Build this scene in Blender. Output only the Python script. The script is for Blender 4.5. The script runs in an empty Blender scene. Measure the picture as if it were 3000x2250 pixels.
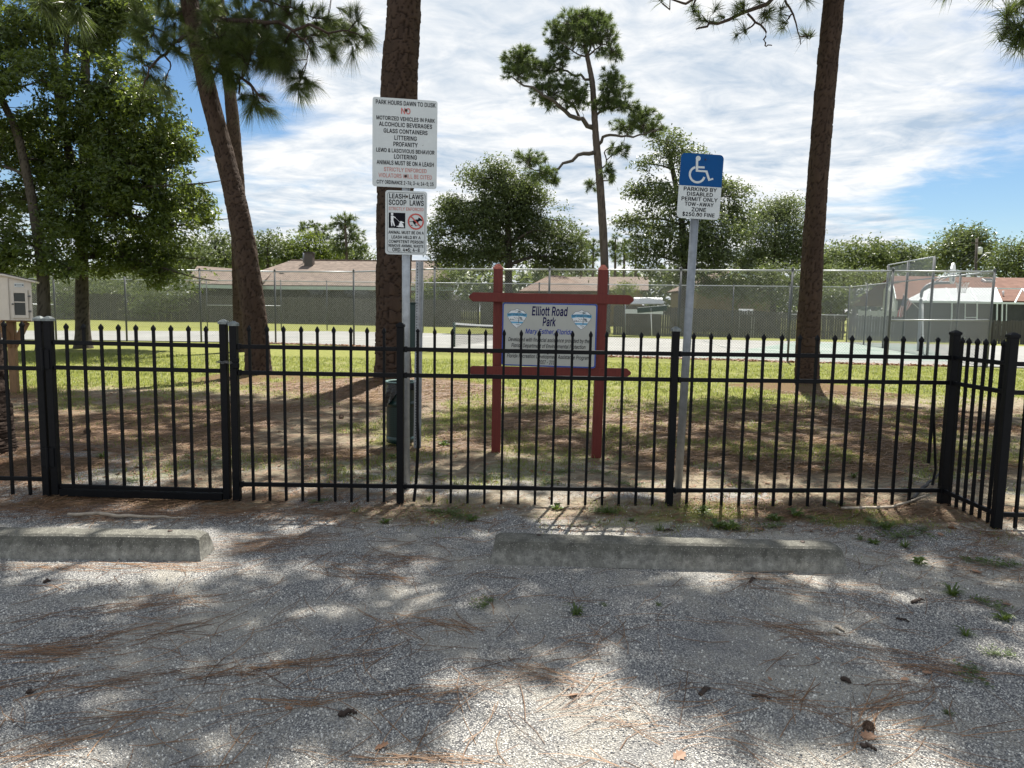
import bpy, bmesh, math, random
import numpy as np
from mathutils import Vector, Matrix

random.seed(11)
rng = np.random.default_rng(11)
S = bpy.context.scene
C = S.collection

# ------------------------------------------------------------------ camera
F = 2080.0; CAMH = 1.3
PITCH = math.radians(5.85); ROLL = math.radians(1.0)
cam_d = bpy.data.cameras.new('camera')
cam_d.sensor_width = 36.0
cam_d.lens = F / 3000.0 * 36.0
cam_d.clip_start = 0.05; cam_d.clip_end = 3000
cam = bpy.data.objects.new('camera', cam_d); C.objects.link(cam)
RM = Matrix.Rotation(math.pi/2 - PITCH, 3, 'X') @ Matrix.Rotation(ROLL, 3, 'Z')
cam.matrix_world = Matrix.Translation((0, 0, CAMH)) @ RM.to_4x4()
S.camera = cam

# ------------------------------------------------------------------ sun, sky, exposure
SUN_EL = math.radians(62); SUN_AZ = math.radians(17)      # azimuth clockwise from +Y
sd = Vector((math.sin(SUN_AZ)*math.cos(SUN_EL), math.cos(SUN_AZ)*math.cos(SUN_EL), math.sin(SUN_EL)))
sun_d = bpy.data.lights.new('sun', 'SUN'); sun_d.energy = 5.0; sun_d.angle = math.radians(0.5)
sun_d.color = (1.0, 0.95, 0.86)
sun = bpy.data.objects.new('sun', sun_d); C.objects.link(sun)
sun.rotation_euler = sd.to_track_quat('Z', 'Y').to_euler()

W = bpy.data.worlds.new('World'); S.world = W; W.use_nodes = True
wn = W.node_tree.nodes; wl = W.node_tree.links; wn.clear()
def wnode(t, **k):
    n = wn.new(t)
    for a, b in k.items(): setattr(n, a, b)
    return n
def wmath(op, a, b=None, clamp=False):
    n = wnode('ShaderNodeMath', operation=op, use_clamp=clamp)
    for i, v in enumerate((a, b)):
        if v is None: continue
        if isinstance(v, (int, float)): n.inputs[i].default_value = v
        else: wl.new(v, n.inputs[i])
    return n.outputs[0]
out = wnode('ShaderNodeOutputWorld'); bgA = wnode('ShaderNodeBackground'); bgB = wnode('ShaderNodeBackground')
mixw = wnode('ShaderNodeMixShader')
sky = wnode('ShaderNodeTexSky', sky_type='NISHITA', sun_disc=False)
sky.sun_elevation = SUN_EL; sky.sun_rotation = SUN_AZ
sky.air_density = 1.1; sky.dust_density = 0.2; sky.ozone_density = 4.0
SKY_STR = 0.052; CLOUD_STR = 0.48
bgA.inputs['Strength'].default_value = SKY_STR
hsv = wnode('ShaderNodeHueSaturation'); hsv.inputs['Saturation'].default_value = 1.12; wl.new(sky.outputs[0], hsv.inputs['Color']); wl.new(hsv.outputs[0], bgA.inputs['Color'])
tc = wnode('ShaderNodeTexCoord'); sep = wnode('ShaderNodeSeparateXYZ'); wl.new(tc.outputs['Generated'], sep.inputs[0])
zz = wmath('ADD', wmath('MAXIMUM', sep.outputs['Z'], 0.0), 0.10)
comb = wnode('ShaderNodeCombineXYZ')
wl.new(wmath('DIVIDE', sep.outputs['X'], zz), comb.inputs[0]); wl.new(wmath('DIVIDE', sep.outputs['Y'], zz), comb.inputs[1])
def wnoise(scale, detail, rough, dist, sx=1.0, sy=1.0, off=(0, 0, 0), rot=0.0):
    mp = wnode('ShaderNodeMapping'); wl.new(comb.outputs[0], mp.inputs[0])
    mp.inputs['Scale'].default_value = (sx, sy, 1); mp.inputs['Location'].default_value = off
    mp.inputs['Rotation'].default_value = (0, 0, rot)
    n = wnode('ShaderNodeTexNoise'); wl.new(mp.outputs[0], n.inputs['Vector'])
    n.inputs['Scale'].default_value = scale; n.inputs['Detail'].default_value = detail
    n.inputs['Roughness'].default_value = rough; n.inputs['Distortion'].default_value = dist
    return n.outputs['Fac']
def wblob(v, a, b):                     # soft patch of the sky round direction v
    d = wnode('ShaderNodeVectorMath', operation='DOT_PRODUCT'); wl.new(tc.outputs['Generated'], d.inputs[0])
    d.inputs[1].default_value = Vector(v).normalized()
    m = wnode('ShaderNodeMapRange', interpolation_type='SMOOTHSTEP'); wl.new(d.outputs['Value'], m.inputs[0])
    m.inputs[1].default_value = math.cos(math.radians(b)); m.inputs[2].default_value = math.cos(math.radians(a))
    return m.outputs[0]
def pixdir(px, py):
    return RM @ Vector(((px-1500)/F, -(py-1125)/F, -1))
n1 = wnoise(0.55, 8, 0.60, 0.5, 1.0, 1.35, (3.1, 1.2, 0), 0.25)
n2 = wnoise(2.6, 7, 0.6, 0.6, 1.0, 1.2, (0.4, 5.2, 0), 0.3)
cov = wmath('ADD', wmath('MULTIPLY', n1, 0.62), wmath('MULTIPLY', n2, 0.38))
cov = wmath('SUBTRACT', cov, wmath('MULTIPLY', wblob(pixdir(2990, 590), 2, 9), 0.13))
cov = wmath('SUBTRACT', cov, wmath('MULTIPLY', wblob(pixdir(330, 60), 3, 15), 0.23))
cov = wmath('ADD', cov, wmath('MULTIPLY', wblob(pixdir(1700, 200), 12, 34), 0.10))
rmp = wnode('ShaderNodeMapRange', interpolation_type='SMOOTHSTEP'); wl.new(cov, rmp.inputs[0])
rmp.inputs[1].default_value = 0.36; rmp.inputs[2].default_value = 0.56
n3a = wnoise(1.5, 6, 0.6, 0.6, 1.0, 1.3, (7.7, 2.2, 0), 0.2); n3b = wnoise(5.2, 6, 0.62, 0.7, 1.0, 1.15, (1.7, 8.2, 0), 0.25)
n3 = wmath('ADD', wmath('MULTIPLY', n3a, 0.66), wmath('MULTIPLY', n3b, 0.34))
cr = wnode('ShaderNodeValToRGB'); wl.new(n3, cr.inputs[0])
cr.color_ramp.elements[0].position = 0.36; cr.color_ramp.elements[0].color = (0.46, 0.57, 0.70, 1)
cr.color_ramp.elements[1].position = 0.57; cr.color_ramp.elements[1].color = (1.0, 1.0, 0.99, 1)
wl.new(cr.outputs[0], bgB.inputs['Color']); bgB.inputs['Strength'].default_value = CLOUD_STR
wl.new(wmath('MULTIPLY', rmp.outputs[0], 0.96), mixw.inputs[0])
wl.new(bgA.outputs[0], mixw.inputs[1]); wl.new(bgB.outputs[0], mixw.inputs[2]); wl.new(mixw.outputs[0], out.inputs[0])

S.view_settings.view_transform = 'Standard'; S.view_settings.look = 'None'
S.view_settings.gamma = 1; S.view_settings.use_curve_mapping = False
S.view_settings.exposure = 1.16
S.render.engine = 'CYCLES'
S.cycles.max_bounces = 8; S.cycles.transparent_max_bounces = 12; S.cycles.diffuse_bounces = 3

# ------------------------------------------------------------------ placing: a photo point to a world point
RN = np.array(RM)
def ray(px, py): return RN @ np.array([(px-1500)/F, -(py-1125)/F, -1.0])
def G(px, py, z=0.0):
    d = ray(px, py); t = (z-CAMH)/d[2]; return np.array([0, 0, CAMH]) + t*d
def P(px, py, Y):
    d = ray(px, py); return np.array([0, 0, CAMH]) + d*Y/d[1]

# ------------------------------------------------------------------ noise in numpy
def _h(i, j, s): 
    v = np.sin(i*127.1 + j*311.7 + s*74.7)*43758.5453
    return v - np.floor(v)
def vnoise(x, y, s=0):
    x = np.asarray(x, float); y = np.asarray(y, float)
    i = np.floor(x); j = np.floor(y); fx = x-i; fy = y-j
    fx = fx*fx*(3-2*fx); fy = fy*fy*(3-2*fy)
    a = _h(i, j, s); b = _h(i+1, j, s); c = _h(i, j+1, s); d = _h(i+1, j+1, s)
    return (a*(1-fx)+b*fx)*(1-fy) + (c*(1-fx)+d*fx)*fy
def fbm(x, y, s=0, o=4):
    t = 0; a = 0.5; n = 0
    for k in range(o):
        t = t + a*vnoise(np.asarray(x)*2**k, np.asarray(y)*2**k, s+k*13); n += a; a *= 0.5
    return t/n
def sstep(a, b, x):
    t = np.clip((x-a)/(b-a), 0, 1); return t*t*(3-2*t)

# ------------------------------------------------------------------ mesh building
class MB:
    def __init__(self): self.V = []; self.Fs = []; self.n = 0; self.T = []
    def add(self, V, Fl, mi=0, tint=0.5):
        V = np.asarray(V, float).reshape(-1, 3)
        for f in Fl:
            f = np.asarray(f, int)
            if f.ndim == 1: f = f[None, :]
            self.Fs.append((f + self.n, mi))
        self.V.append(V); self.n += len(V)
        self.T.append(np.broadcast_to(np.asarray(tint, float), (len(V),)) if np.ndim(tint) == 0 else np.asarray(tint, float))
        return self
    def box(self, c, s, rot=None, bev=0.0, mi=0, tint=0.5):
        sx, sy, sz = [v/2 for v in s]
        if bev > 0:
            V = []; idx = {}
            for X in (-1, 1):
                for Y in (-1, 1):
                    for Z in (-1, 1):
                        for ax in range(3):
                            p = [X*sx, Y*sy, Z*sz]
                            for a in range(3):
                                if a != ax: p[a] -= bev*(X, Y, Z)[a]
                            idx[(X, Y, Z, ax)] = len(V); V.append(p)
            Fl = []
            for ax in range(3):
                o = [a for a in range(3) if a != ax]
                for sg in (-1, 1):
                    q = []
                    for u, v in ((-1, -1), (1, -1), (1, 1), (-1, 1)):
                        k = [0, 0, 0]; k[ax] = sg; k[o[0]] = u; k[o[1]] = v
                        q.append(idx[(*k, ax)])
                    if sg*(1 if ax != 1 else -1) < 0: q = q[::-1]
                    Fl.append(q)
            for ax in range(3):
                o = [a for a in range(3) if a != ax]
                for u in (-1, 1):
                    for v in (-1, 1):
                        k0 = [0]*3; k1 = [0]*3; k0[ax] = -1; k1[ax] = 1
                        for k in (k0, k1): k[o[0]] = u; k[o[1]] = v
                        Fl.append([idx[(*k0, o[0])], idx[(*k1, o[0])], idx[(*k1, o[1])], idx[(*k0, o[1])]])
            for X in (-1, 1):
                for Y in (-1, 1):
                    for Z in (-1, 1): Fl.append([idx[(X, Y, Z, a)] for a in range(3)])
            V = np.array(V)
        else:
            V = np.array([[x, y, z] for x in (-sx, sx) for y in (-sy, sy) for z in (-sz, sz)])
            Fl = [[0, 1, 3, 2], [4, 6, 7, 5], [0, 4, 5, 1], [2, 3, 7, 6], [0, 2, 6, 4], [1, 5, 7, 3]]
        if rot is not None: V = V @ np.array(rot).T
        return self.add(V + np.array(c), Fl, mi, tint)
    def beam(self, a, b, w, h, bev=0.0, up=(0, 0, 1), mi=0):
        a = np.array(a, float); b = np.array(b, float); d = b-a; L = np.linalg.norm(d); d = d/L
        u = np.array(up, float)
        if abs(d @ u) > 0.95: u = np.array([0, 1.0, 0])
        s = np.cross(d, u); s /= np.linalg.norm(s); u = np.cross(s, d)
        return self.box((a+b)/2, (L, w, h), np.stack([d, -s, u], 1), bev, mi)
    def tube(self, pts, rad, n=8, cap=True, mi=0, tint=0.5):
        pts = np.asarray(pts, float); m = len(pts)
        rad = np.broadcast_to(np.asarray(rad, float), (m,))
        t = np.gradient(pts, axis=0); t /= np.linalg.norm(t, axis=1)[:, None] + 1e-12
        ref = np.array([0, 0, 1.0]) if abs(t.mean(0)[2]) < 0.8*np.linalg.norm(t.mean(0))+1e-9 else np.array([0, 1.0, 0])
        s = np.cross(t, ref); s /= np.linalg.norm(s, axis=1)[:, None] + 1e-12
        u = np.cross(s, t)
        a = np.arange(n)*2*np.pi/n
        V = pts[:, None, :] + rad[:, None, None]*(np.cos(a)[None, :, None]*s[:, None, :] + np.sin(a)[None, :, None]*u[:, None, :])
        i = np.arange(m-1)[:, None]*n; j = np.arange(n)[None, :]; k = (j+1) % n
        q = np.stack([i+j, i+k, i+n+k, i+n+j], -1).reshape(-1, 4)
        Fl = [q[:, ::-1]]
        if cap: Fl += [np.arange(n), ((m-1)*n + np.arange(n))[::-1]]
        return self.add(V.reshape(-1, 3), Fl, mi, tint)
    def lathe(self, prof, n, c=(0, 0, 0), rot0=0.0, mi=0, cap=True):
        a = np.arange(n)*2*np.pi/n + rot0
        V = np.array([[r*math.cos(t), r*math.sin(t), z] for r, z in prof for t in a]) + np.array(c)
        m = len(prof); i = np.arange(m-1)[:, None]*n; j = np.arange(n)[None, :]; k = (j+1) % n
        Fl = [np.stack([i+j, i+k, i+n+k, i+n+j], -1).reshape(-1, 4)]
        if cap: Fl += [np.arange(n)[::-1], (m-1)*n + np.arange(n)]
        return self.add(V, Fl, mi)
    def prism(self, poly, y0, y1, mi=0):              # polygon in x,z extruded along y
        n = len(poly)
        V = [[x, y0, z] for x, z in poly] + [[x, y1, z] for x, z in poly]
        Fl = [list(range(n)), list(range(2*n-1, n-1, -1))] + [[i, n+i, n+(i+1) % n, (i+1) % n] for i in range(n)]
        return self.add(V, Fl, mi)
    def slab(self, q, th, mi=0):                      # polygon in space with thickness below
        q = np.asarray(q, float); nrm = np.cross(q[1]-q[0], q[2]-q[0]); nrm /= np.linalg.norm(nrm)
        if nrm[2] < 0: nrm = -nrm
        n = len(q); V = np.concatenate([q, q - nrm*th])
        Fl = [list(range(n)), list(range(2*n-1, n-1, -1))] + [[i, n+i, n+(i+1) % n, (i+1) % n] for i in range(n)]
        return self.add(V, Fl, mi)
    def build(self, name, mats, parent=None, smooth=False, rel=None):
        V = np.concatenate(self.V); me = bpy.data.meshes.new(name)
        if rel is not None: V = V - np.asarray(rel)
        ls = []; lt = []; mi = []
        for f, m in self.Fs:
            ls.append(f.reshape(-1)); lt.append(np.full(len(f), f.shape[1])); mi.append(np.full(len(f), m))
        ls = np.concatenate(ls); lt = np.concatenate(lt); mi = np.concatenate(mi)
        me.vertices.add(len(V)); me.vertices.foreach_set('co', V.astype(np.float32).ravel())
        me.loops.add(len(ls)); me.loops.foreach_set('vertex_index', ls.astype(np.int32))
        me.polygons.add(len(lt)); st = np.concatenate([[0], np.cumsum(lt)[:-1]])
        me.polygons.foreach_set('loop_start', st.astype(np.int32)); me.polygons.foreach_set('loop_total', lt.astype(np.int32))
        me.polygons.foreach_set('material_index', mi.astype(np.int32))
        me.polygons.foreach_set('use_smooth', np.full(len(lt), smooth))
        at = me.attributes.new('tint', 'FLOAT', 'POINT'); at.data.foreach_set('value', np.concatenate(self.T).astype(np.float32))
        me.update(calc_edges=True)
        for m in (mats if isinstance(mats, (list, tuple)) else [mats]): me.materials.append(m)
        o = bpy.data.objects.new(name, me); C.objects.link(o)
        if parent is not None: o.parent = parent
        return o
    def fix(self, o):                                 # consistent outward normals
        bm = bmesh.new(); bm.from_mesh(o.data); bmesh.ops.recalc_face_normals(bm, faces=bm.faces); bm.to_mesh(o.data); bm.free(); return o

def tag(o, label, cat=None, group=None, kind=None):
    if label: o['label'] = label
    if cat: o['category'] = cat
    if group: o['group'] = group
    if kind: o['kind'] = kind
    return o
def thing(name, loc, label, cat, group=None, rz=0.0):
    o = bpy.data.objects.new(name, None); o.empty_display_size = 0.2; C.objects.link(o)
    o.location = Vector([float(v) for v in loc]); o.rotation_euler = (0, 0, rz)
    return tag(o, label, cat, group)
def inst(name, data, parent, loc=(0, 0, 0), rot=(0, 0, 0), sc=(1, 1, 1)):
    o = bpy.data.objects.new(name, data); C.objects.link(o); o.parent = parent
    o.location = [float(v) for v in loc]; o.rotation_euler = rot; o.scale = sc
    return o

# ------------------------------------------------------------------ materials
class Mat:
    def __init__(self, name):
        self.m = bpy.data.materials.new(name); self.m.use_nodes = True
        self.t = self.m.node_tree; self.b = self.t.nodes['Principled BSDF']; self.out = self.t.nodes['Material Output']
        self._c = None
    def n(self, t, **k):
        x = self.t.nodes.new(t)
        for a, b in k.items(): setattr(x, a, b)
        return x
    def l(self, a, b): self.t.links.new(a, b)
    def co(self, kind='Object'):
        if self._c is None: self._c = self.n('ShaderNodeTexCoord')
        return self._c.outputs[kind]
    def map(self, sc=(1, 1, 1), kind='Object', rot=(0, 0, 0)):
        m = self.n('ShaderNodeMapping'); self.l(self.co(kind), m.inputs[0]); m.inputs['Scale'].default_value = sc; m.inputs['Rotation'].default_value = rot
        return m.outputs[0]
    def noise(self, scale, detail=4, rough=0.55, vec=None, dist=0.0):
        x = self.n('ShaderNodeTexNoise'); x.inputs['Scale'].default_value = scale; x.inputs['Detail'].default_value = detail
        x.inputs['Roughness'].default_value = rough; x.inputs['Distortion'].default_value = dist
        self.l(vec if vec is not None else self.co(), x.inputs['Vector']); return x.outputs['Fac']
    def vor(self, scale, feature='F1', vec=None, rnd=1.0):
        x = self.n('ShaderNodeTexVoronoi', feature=feature); x.inputs['Scale'].default_value = scale
        x.inputs['Randomness'].default_value = rnd
        self.l(vec if vec is not None else self.co(), x.inputs['Vector']); return x
    def ramp(self, fac, stops, interp='LINEAR'):
        x = self.n('ShaderNodeValToRGB'); self.l(fac, x.inputs[0]); e = x.color_ramp.elements; x.color_ramp.interpolation = interp
        while len(e) < len(stops): e.new(0.5)
        for k, (p, c) in enumerate(stops):
            e[k].position = p; e[k].color = (*c, 1) if len(c) == 3 else c
        return x.outputs[0]
    def mix(self, fac, a, b, mode='MIX'):
        x = self.n('ShaderNodeMix', data_type='RGBA', blend_type=mode)
        for s, v in ((x.inputs[0], fac), (x.inputs[6], a), (x.inputs[7], b)):
            if isinstance(v, (int, float)): s.default_value = v
            elif isinstance(v, (tuple, list)): s.default_value = (*v, 1)
            else: self.l(v, s)
        return x.outputs[2]
    def math(self, op, a, b=None, clamp=False):
        x = self.n('ShaderNodeMath', operation=op, use_clamp=clamp)
        for i, v in enumerate((a, b)):
            if v is None: continue
            if isinstance(v, (int, float)): x.inputs[i].default_value = v
            else: self.l(v, x.inputs[i])
        return x.outputs[0]
    def attr(self, name):
        x = self.n('ShaderNodeAttribute'); x.attribute_name = name; return x.outputs['Fac']
    def bump(self, h, strength=0.3, dist=0.01):
        x = self.n('ShaderNodeBump'); x.inputs['Strength'].default_value = strength; x.inputs['Distance'].default_value = dist
        self.l(h, x.inputs['Height']); self.l(x.outputs[0], self.b.inputs['Normal']); return self
    def base(self, c):
        if isinstance(c, (tuple, list)): self.b.inputs['Base Color'].default_value = (*c, 1)
        else: self.l(c, self.b.inputs['Base Color'])
        return self
    def set(self, rough=0.6, metal=0.0, spec=0.5):
        self.b.inputs['Roughness'].default_value = rough; self.b.inputs['Metallic'].default_value = metal
        self.b.inputs['Specular IOR Level'].default_value = spec; return self

def sc3(c, k): return tuple(max(0, v*k) for v in c)
def plain(name, c, rough=0.6, metal=0.0, var=0.25, scale=6.0, bump=0.15, bscale=60.0, spec=0.5, bd=0.004, stretch=(1, 1, 1)):
    M = Mat(name).set(rough, metal, spec)
    v = M.map(stretch)
    M.base(M.ramp(M.noise(scale, 6, 0.6, v), [(0.25, sc3(c, 1-var)), (0.75, sc3(c, 1+var))]))
    if bump: M.bump(M.noise(bscale, 4, 0.6, v), bump, bd)
    return M.m
def leafmat(name, a, b, trans=0.35, tcol=(0.16, 0.22, 0.03), rough=0.45, spec=0.5):
    M = Mat(name).set(rough, 0, spec)
    col = M.mix(M.attr('tint'), a, b); M.base(col)
    tr = M.n('ShaderNodeBsdfTranslucent'); M.l(M.mix(0.5, col, tcol), tr.inputs[0])
    mx = M.n('ShaderNodeMixShader'); mx.inputs[0].default_value = trans
    M.l(M.b.outputs[0], mx.inputs[1]); M.l(tr.outputs[0], mx.inputs[2]); M.l(mx.outputs[0], M.out.inputs['Surface'])
    return M.m
def barkmat(name, a, b, crack):
    M = Mat(name).set(0.9, 0, 0.2)
    v = M.map((1, 1, 0.35))
    c = M.mix(M.attr('tint'), a, b)
    c = M.mix(M.noise(14, 6, 0.7, v), c, sc3(b, 0.62), 'MIX')
    c = M.mix(M.attr('crack'), crack, c)
    M.base(c); M.bump(M.noise(45, 6, 0.7, v), 0.7, 0.02)
    return M.m

m_black = plain('black_iron_paint', (0.004, 0.0045, 0.006), 0.55, 0, 0.35, 9, 0.05, 90, spec=0.16)
m_cap = plain('weathered_cap', (0.16, 0.18, 0.18), 0.55, 0.2, 0.5, 30, 0.1, 60)
m_galv = plain('galvanised_steel', (0.36, 0.38, 0.40), 0.45, 0.55, 0.22, 25, 0.05, 80)
m_galvd = plain('dull_galvanised_steel', (0.24, 0.26, 0.28), 0.5, 0.4, 0.25, 18, 0.05, 80)
m_wire = plain('chain_link_wire', (0.34, 0.35, 0.35), 0.45, 0.35, 0.1, 5, 0)
m_chpost = plain('fence_pipe', (0.10, 0.107, 0.115), 0.6, 0.2, 0.2, 5, 0.05)
m_red = Mat('barn_red_stain').set(0.62, 0, 0.4)
_v = m_red.map((1.0, 1.0, 9.0)); _w = m_red.map((9.0, 9.0, 1.0))
m_red.base(m_red.mix(m_red.noise(9, 6, 0.65, _w), (0.085, 0.0125, 0.010), (0.185, 0.030, 0.022)))
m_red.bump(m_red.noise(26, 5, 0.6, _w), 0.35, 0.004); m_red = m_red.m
m_redcap = plain('faded_red_post_top', (0.42, 0.13, 0.09), 0.7, 0, 0.4, 60, 0.3, 60)
m_signw = plain('sign_white', (0.53, 0.57, 0.58), 0.5, 0, 0.05, 10, 0.02)
m_board = plain('board_grey', (0.43, 0.44, 0.41), 0.5, 0, 0.05, 8, 0.02, spec=.25)
m_txt = plain('black_lettering', (0.006, 0.007, 0.011), 0.6, 0, 0.1, 10, 0, spec=.1)
m_txtred = plain('faded_red_lettering', (0.48, 0.13, 0.12), 0.5, 0, 0.3, 40, 0)
m_txtfade = plain('very_faded_red_lettering', (0.46, 0.21, 0.19), 0.5, 0, 0.25, 40, 0)
m_navy = plain('navy_lettering', (0.008, 0.008, 0.075), 0.6, 0, 0.1, 10, 0, spec=.1)
m_blue = plain('sign_blue', (0.001, 0.062, 0.215), 0.5, 0, 0.06, 8, 0, spec=.15)
m_blue2 = plain('border_blue', (0.012, 0.055, 0.33), 0.4, 0, 0.1, 8, 0)
m_bluetx = plain('blue_lettering', (0.015, 0.04, 0.30), 0.5, 0, 0.1, 8, 0)
m_crestw = plain('crest_white', (0.72, 0.75, 0.77), 0.4, 0, 0.04, 8, 0)
m_crestb = plain('crest_blue', (0.10, 0.36, 0.58), 0.4, 0, 0.08, 8, 0)
m_crestg = plain('crest_grey', (0.10, 0.14, 0.17), 0.5, 0, 0.1, 8, 0)
m_bolt = plain('rusty_bolt', (0.05, 0.03, 0.022), 0.6, 0.3, 0.3, 80, 0)
m_canal = plain('dark_green_enamel', (0.006, 0.030, 0.026), 0.4, 0, 0.2, 12, 0.03)
M = Mat('perforated_green_steel').set(0.4, 0, 0.5)
_vv = M.vor(55, 'F1', M.map((1, 1, 1), 'UV'), 0.0)
M.base(M.ramp(_vv.outputs['Distance'], [(0.30, (0.002, 0.006, 0.005)), (0.36, (0.006, 0.028, 0.025))])); m_perf = M.m
m_bag = plain('black_bin_bag', (0.01, 0.01, 0.011), 0.25, 0, 0.2, 20, 0.6, 25, bd=0.01)
m_libw = plain('cream_paint', (0.60, 0.56, 0.49), 0.55, 0, 0.05, 12, 0.05)
m_shing = plain('dark_shingle', (0.06, 0.06, 0.065), 0.8, 0, 0.3, 30, 0.3)
m_pinew = plain('treated_pine', (0.22, 0.125, 0.06), 0.65, 0, 0.25, 6, 0.15, 30, stretch=(8, 8, 1))
M = Mat('window_glass').set(0.08, 0, 0.5).base((0.02, 0.025, 0.025)); m_glass = M.m
m_white = plain('white_paint', (0.74, 0.75, 0.75), 0.5, 0, 0.05, 6, 0.02)
m_brassh = plain('hinge_metal', (0.12, 0.12, 0.12), 0.4, 0.6, 0.2, 30, 0)

M = Mat('weathered_concrete').set(0.85, 0, 0.3)
cc = M.ramp(M.noise(22, 8, 0.75), [(0.36, (0.19, 0.186, 0.168)), (0.5, (0.29, 0.283, 0.252)), (0.64, (0.41, 0.40, 0.355))])
sx_ = M.n('ShaderNodeSeparateXYZ'); M.l(M.co(), sx_.inputs[0])
st = M.ramp(M.math('ADD', M.noise(16, 10, 0.85, M.map((1, 1, 0.4))), M.math('MULTIPLY', M.math('SUBTRACT', sx_.outputs['Z'], 0.035), 4.5, True)), [(0.42, (1, 1, 1)), (0.72, (0.42, 0.42, 0.40))])
cc = M.mix(1.0, cc, st, 'MULTIPLY')
sp = M.vor(110); cc = M.mix(M.ramp(sp.outputs['Distance'], [(0.18, (.8, .8, .8)), (0.34, (0, 0, 0))]), cc, M.ramp(sp.outputs['Color'], [(0.3, (0.10, 0.095, 0.085)), (0.75, (0.40, 0.385, 0.34))]))
M.base(cc); M.bump(M.noise(60, 8, 0.75), 0.6, 0.012); m_conc = M.m

M = Mat('court_concrete').set(0.8, 0, 0.3)
cc = M.ramp(M.noise(0.35, 8, 0.65), [(0.3, (0.175, 0.175, 0.166)), (0.7, (0.235, 0.235, 0.222))])
cc = M.mix(M.ramp(M.noise(1.3, 6, 0.7, M.map((1, 0.35, 1))), [(0.56, (0, 0, 0)), (0.74, (0.55, 0.55, 0.55))]), cc, (0.30, 0.31, 0.30))
ck = M.vor(0.22, 'DISTANCE_TO_EDGE', M.map((1.0, 0.6, 1)))
cc = M.mix(M.ramp(ck.outputs['Distance'], [(0.004, (0.8, 0.8, 0.8)), (0.009, (0, 0, 0))]), cc, (0.16, 0.16, 0.16))
M.base(cc); m_court = M.m
M = Mat('worn_green_court_paint').set(0.7, 0, 0.3)
M.base(M.ramp(M.noise(0.6, 8, 0.7), [(0.35, (0.10, 0.155, 0.13)), (0.62, (0.20, 0.23, 0.21))])); m_greenp = M.m
m_line = plain('dark_court_line', (0.10, 0.13, 0.13), 0.7, 0, 0.2, 3, 0)
m_whline = plain('faded_white_court_line', (0.72, 0.72, 0.70), 0.7, 0, 0.1, 3, 0)

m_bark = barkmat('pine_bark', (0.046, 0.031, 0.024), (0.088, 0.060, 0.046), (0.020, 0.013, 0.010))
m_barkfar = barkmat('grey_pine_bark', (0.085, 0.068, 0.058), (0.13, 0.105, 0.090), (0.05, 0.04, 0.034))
m_barkg = barkmat('oak_bark', (0.060, 0.050, 0.040), (0.11, 0.095, 0.078), (0.02, 0.017, 0.014))
m_twig = plain('twig_bark', (0.045, 0.030, 0.023), 0.9, 0, 0.3, 6, 0.3, 40)
m_twigg = plain('grey_limb_bark', (0.06, 0.05, 0.042), 0.9, 0, 0.3, 6, 0.3, 40)
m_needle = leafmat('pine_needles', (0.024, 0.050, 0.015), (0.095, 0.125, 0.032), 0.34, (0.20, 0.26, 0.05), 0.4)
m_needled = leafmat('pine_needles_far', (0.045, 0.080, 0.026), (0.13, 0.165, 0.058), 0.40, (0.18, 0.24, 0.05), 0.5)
m_leaf = leafmat('laurel_leaves', (0.018, 0.040, 0.012), (0.088, 0.125, 0.026), 0.38, (0.32, 0.40, 0.05), 0.36, 0.5)
m_leafy = leafmat('yellow_green_leaves', (0.050, 0.090, 0.016), (0.120, 0.160, 0.026), 0.42, (0.26, 0.32, 0.04), 0.5)
m_leafd = leafmat('oak_leaves', (0.022, 0.042, 0.016), (0.105, 0.135, 0.050), 0.36, (0.24, 0.30, 0.07), 0.45, 0.45)
m_leafm = leafmat('magnolia_leaves', (0.026, 0.050, 0.016), (0.120, 0.150, 0.060), 0.36, (0.26, 0.32, 0.08), 0.33, 0.6)
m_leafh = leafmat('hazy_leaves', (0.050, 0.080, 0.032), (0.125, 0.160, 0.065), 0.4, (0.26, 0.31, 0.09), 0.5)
m_grass = leafmat('grass_blades', (0.080, 0.115, 0.018), (0.220, 0.245, 0.060), 0.45, (0.42, 0.46, 0.09), 0.5)
m_weed = leafmat('weed_leaves', (0.050, 0.085, 0.018), (0.105, 0.150, 0.035), 0.4, (0.22, 0.30, 0.05), 0.45)
m_straw = leafmat('dry_pine_needles', (0.065, 0.030, 0.014), (0.26, 0.145, 0.070), 0.1, (0.3, 0.15, 0.06), 0.6)
m_brown = leafmat('dry_leaves', (0.16, 0.075, 0.038), (0.34, 0.19, 0.11), 0.15, (0.35, 0.18, 0.08), 0.6)

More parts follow.
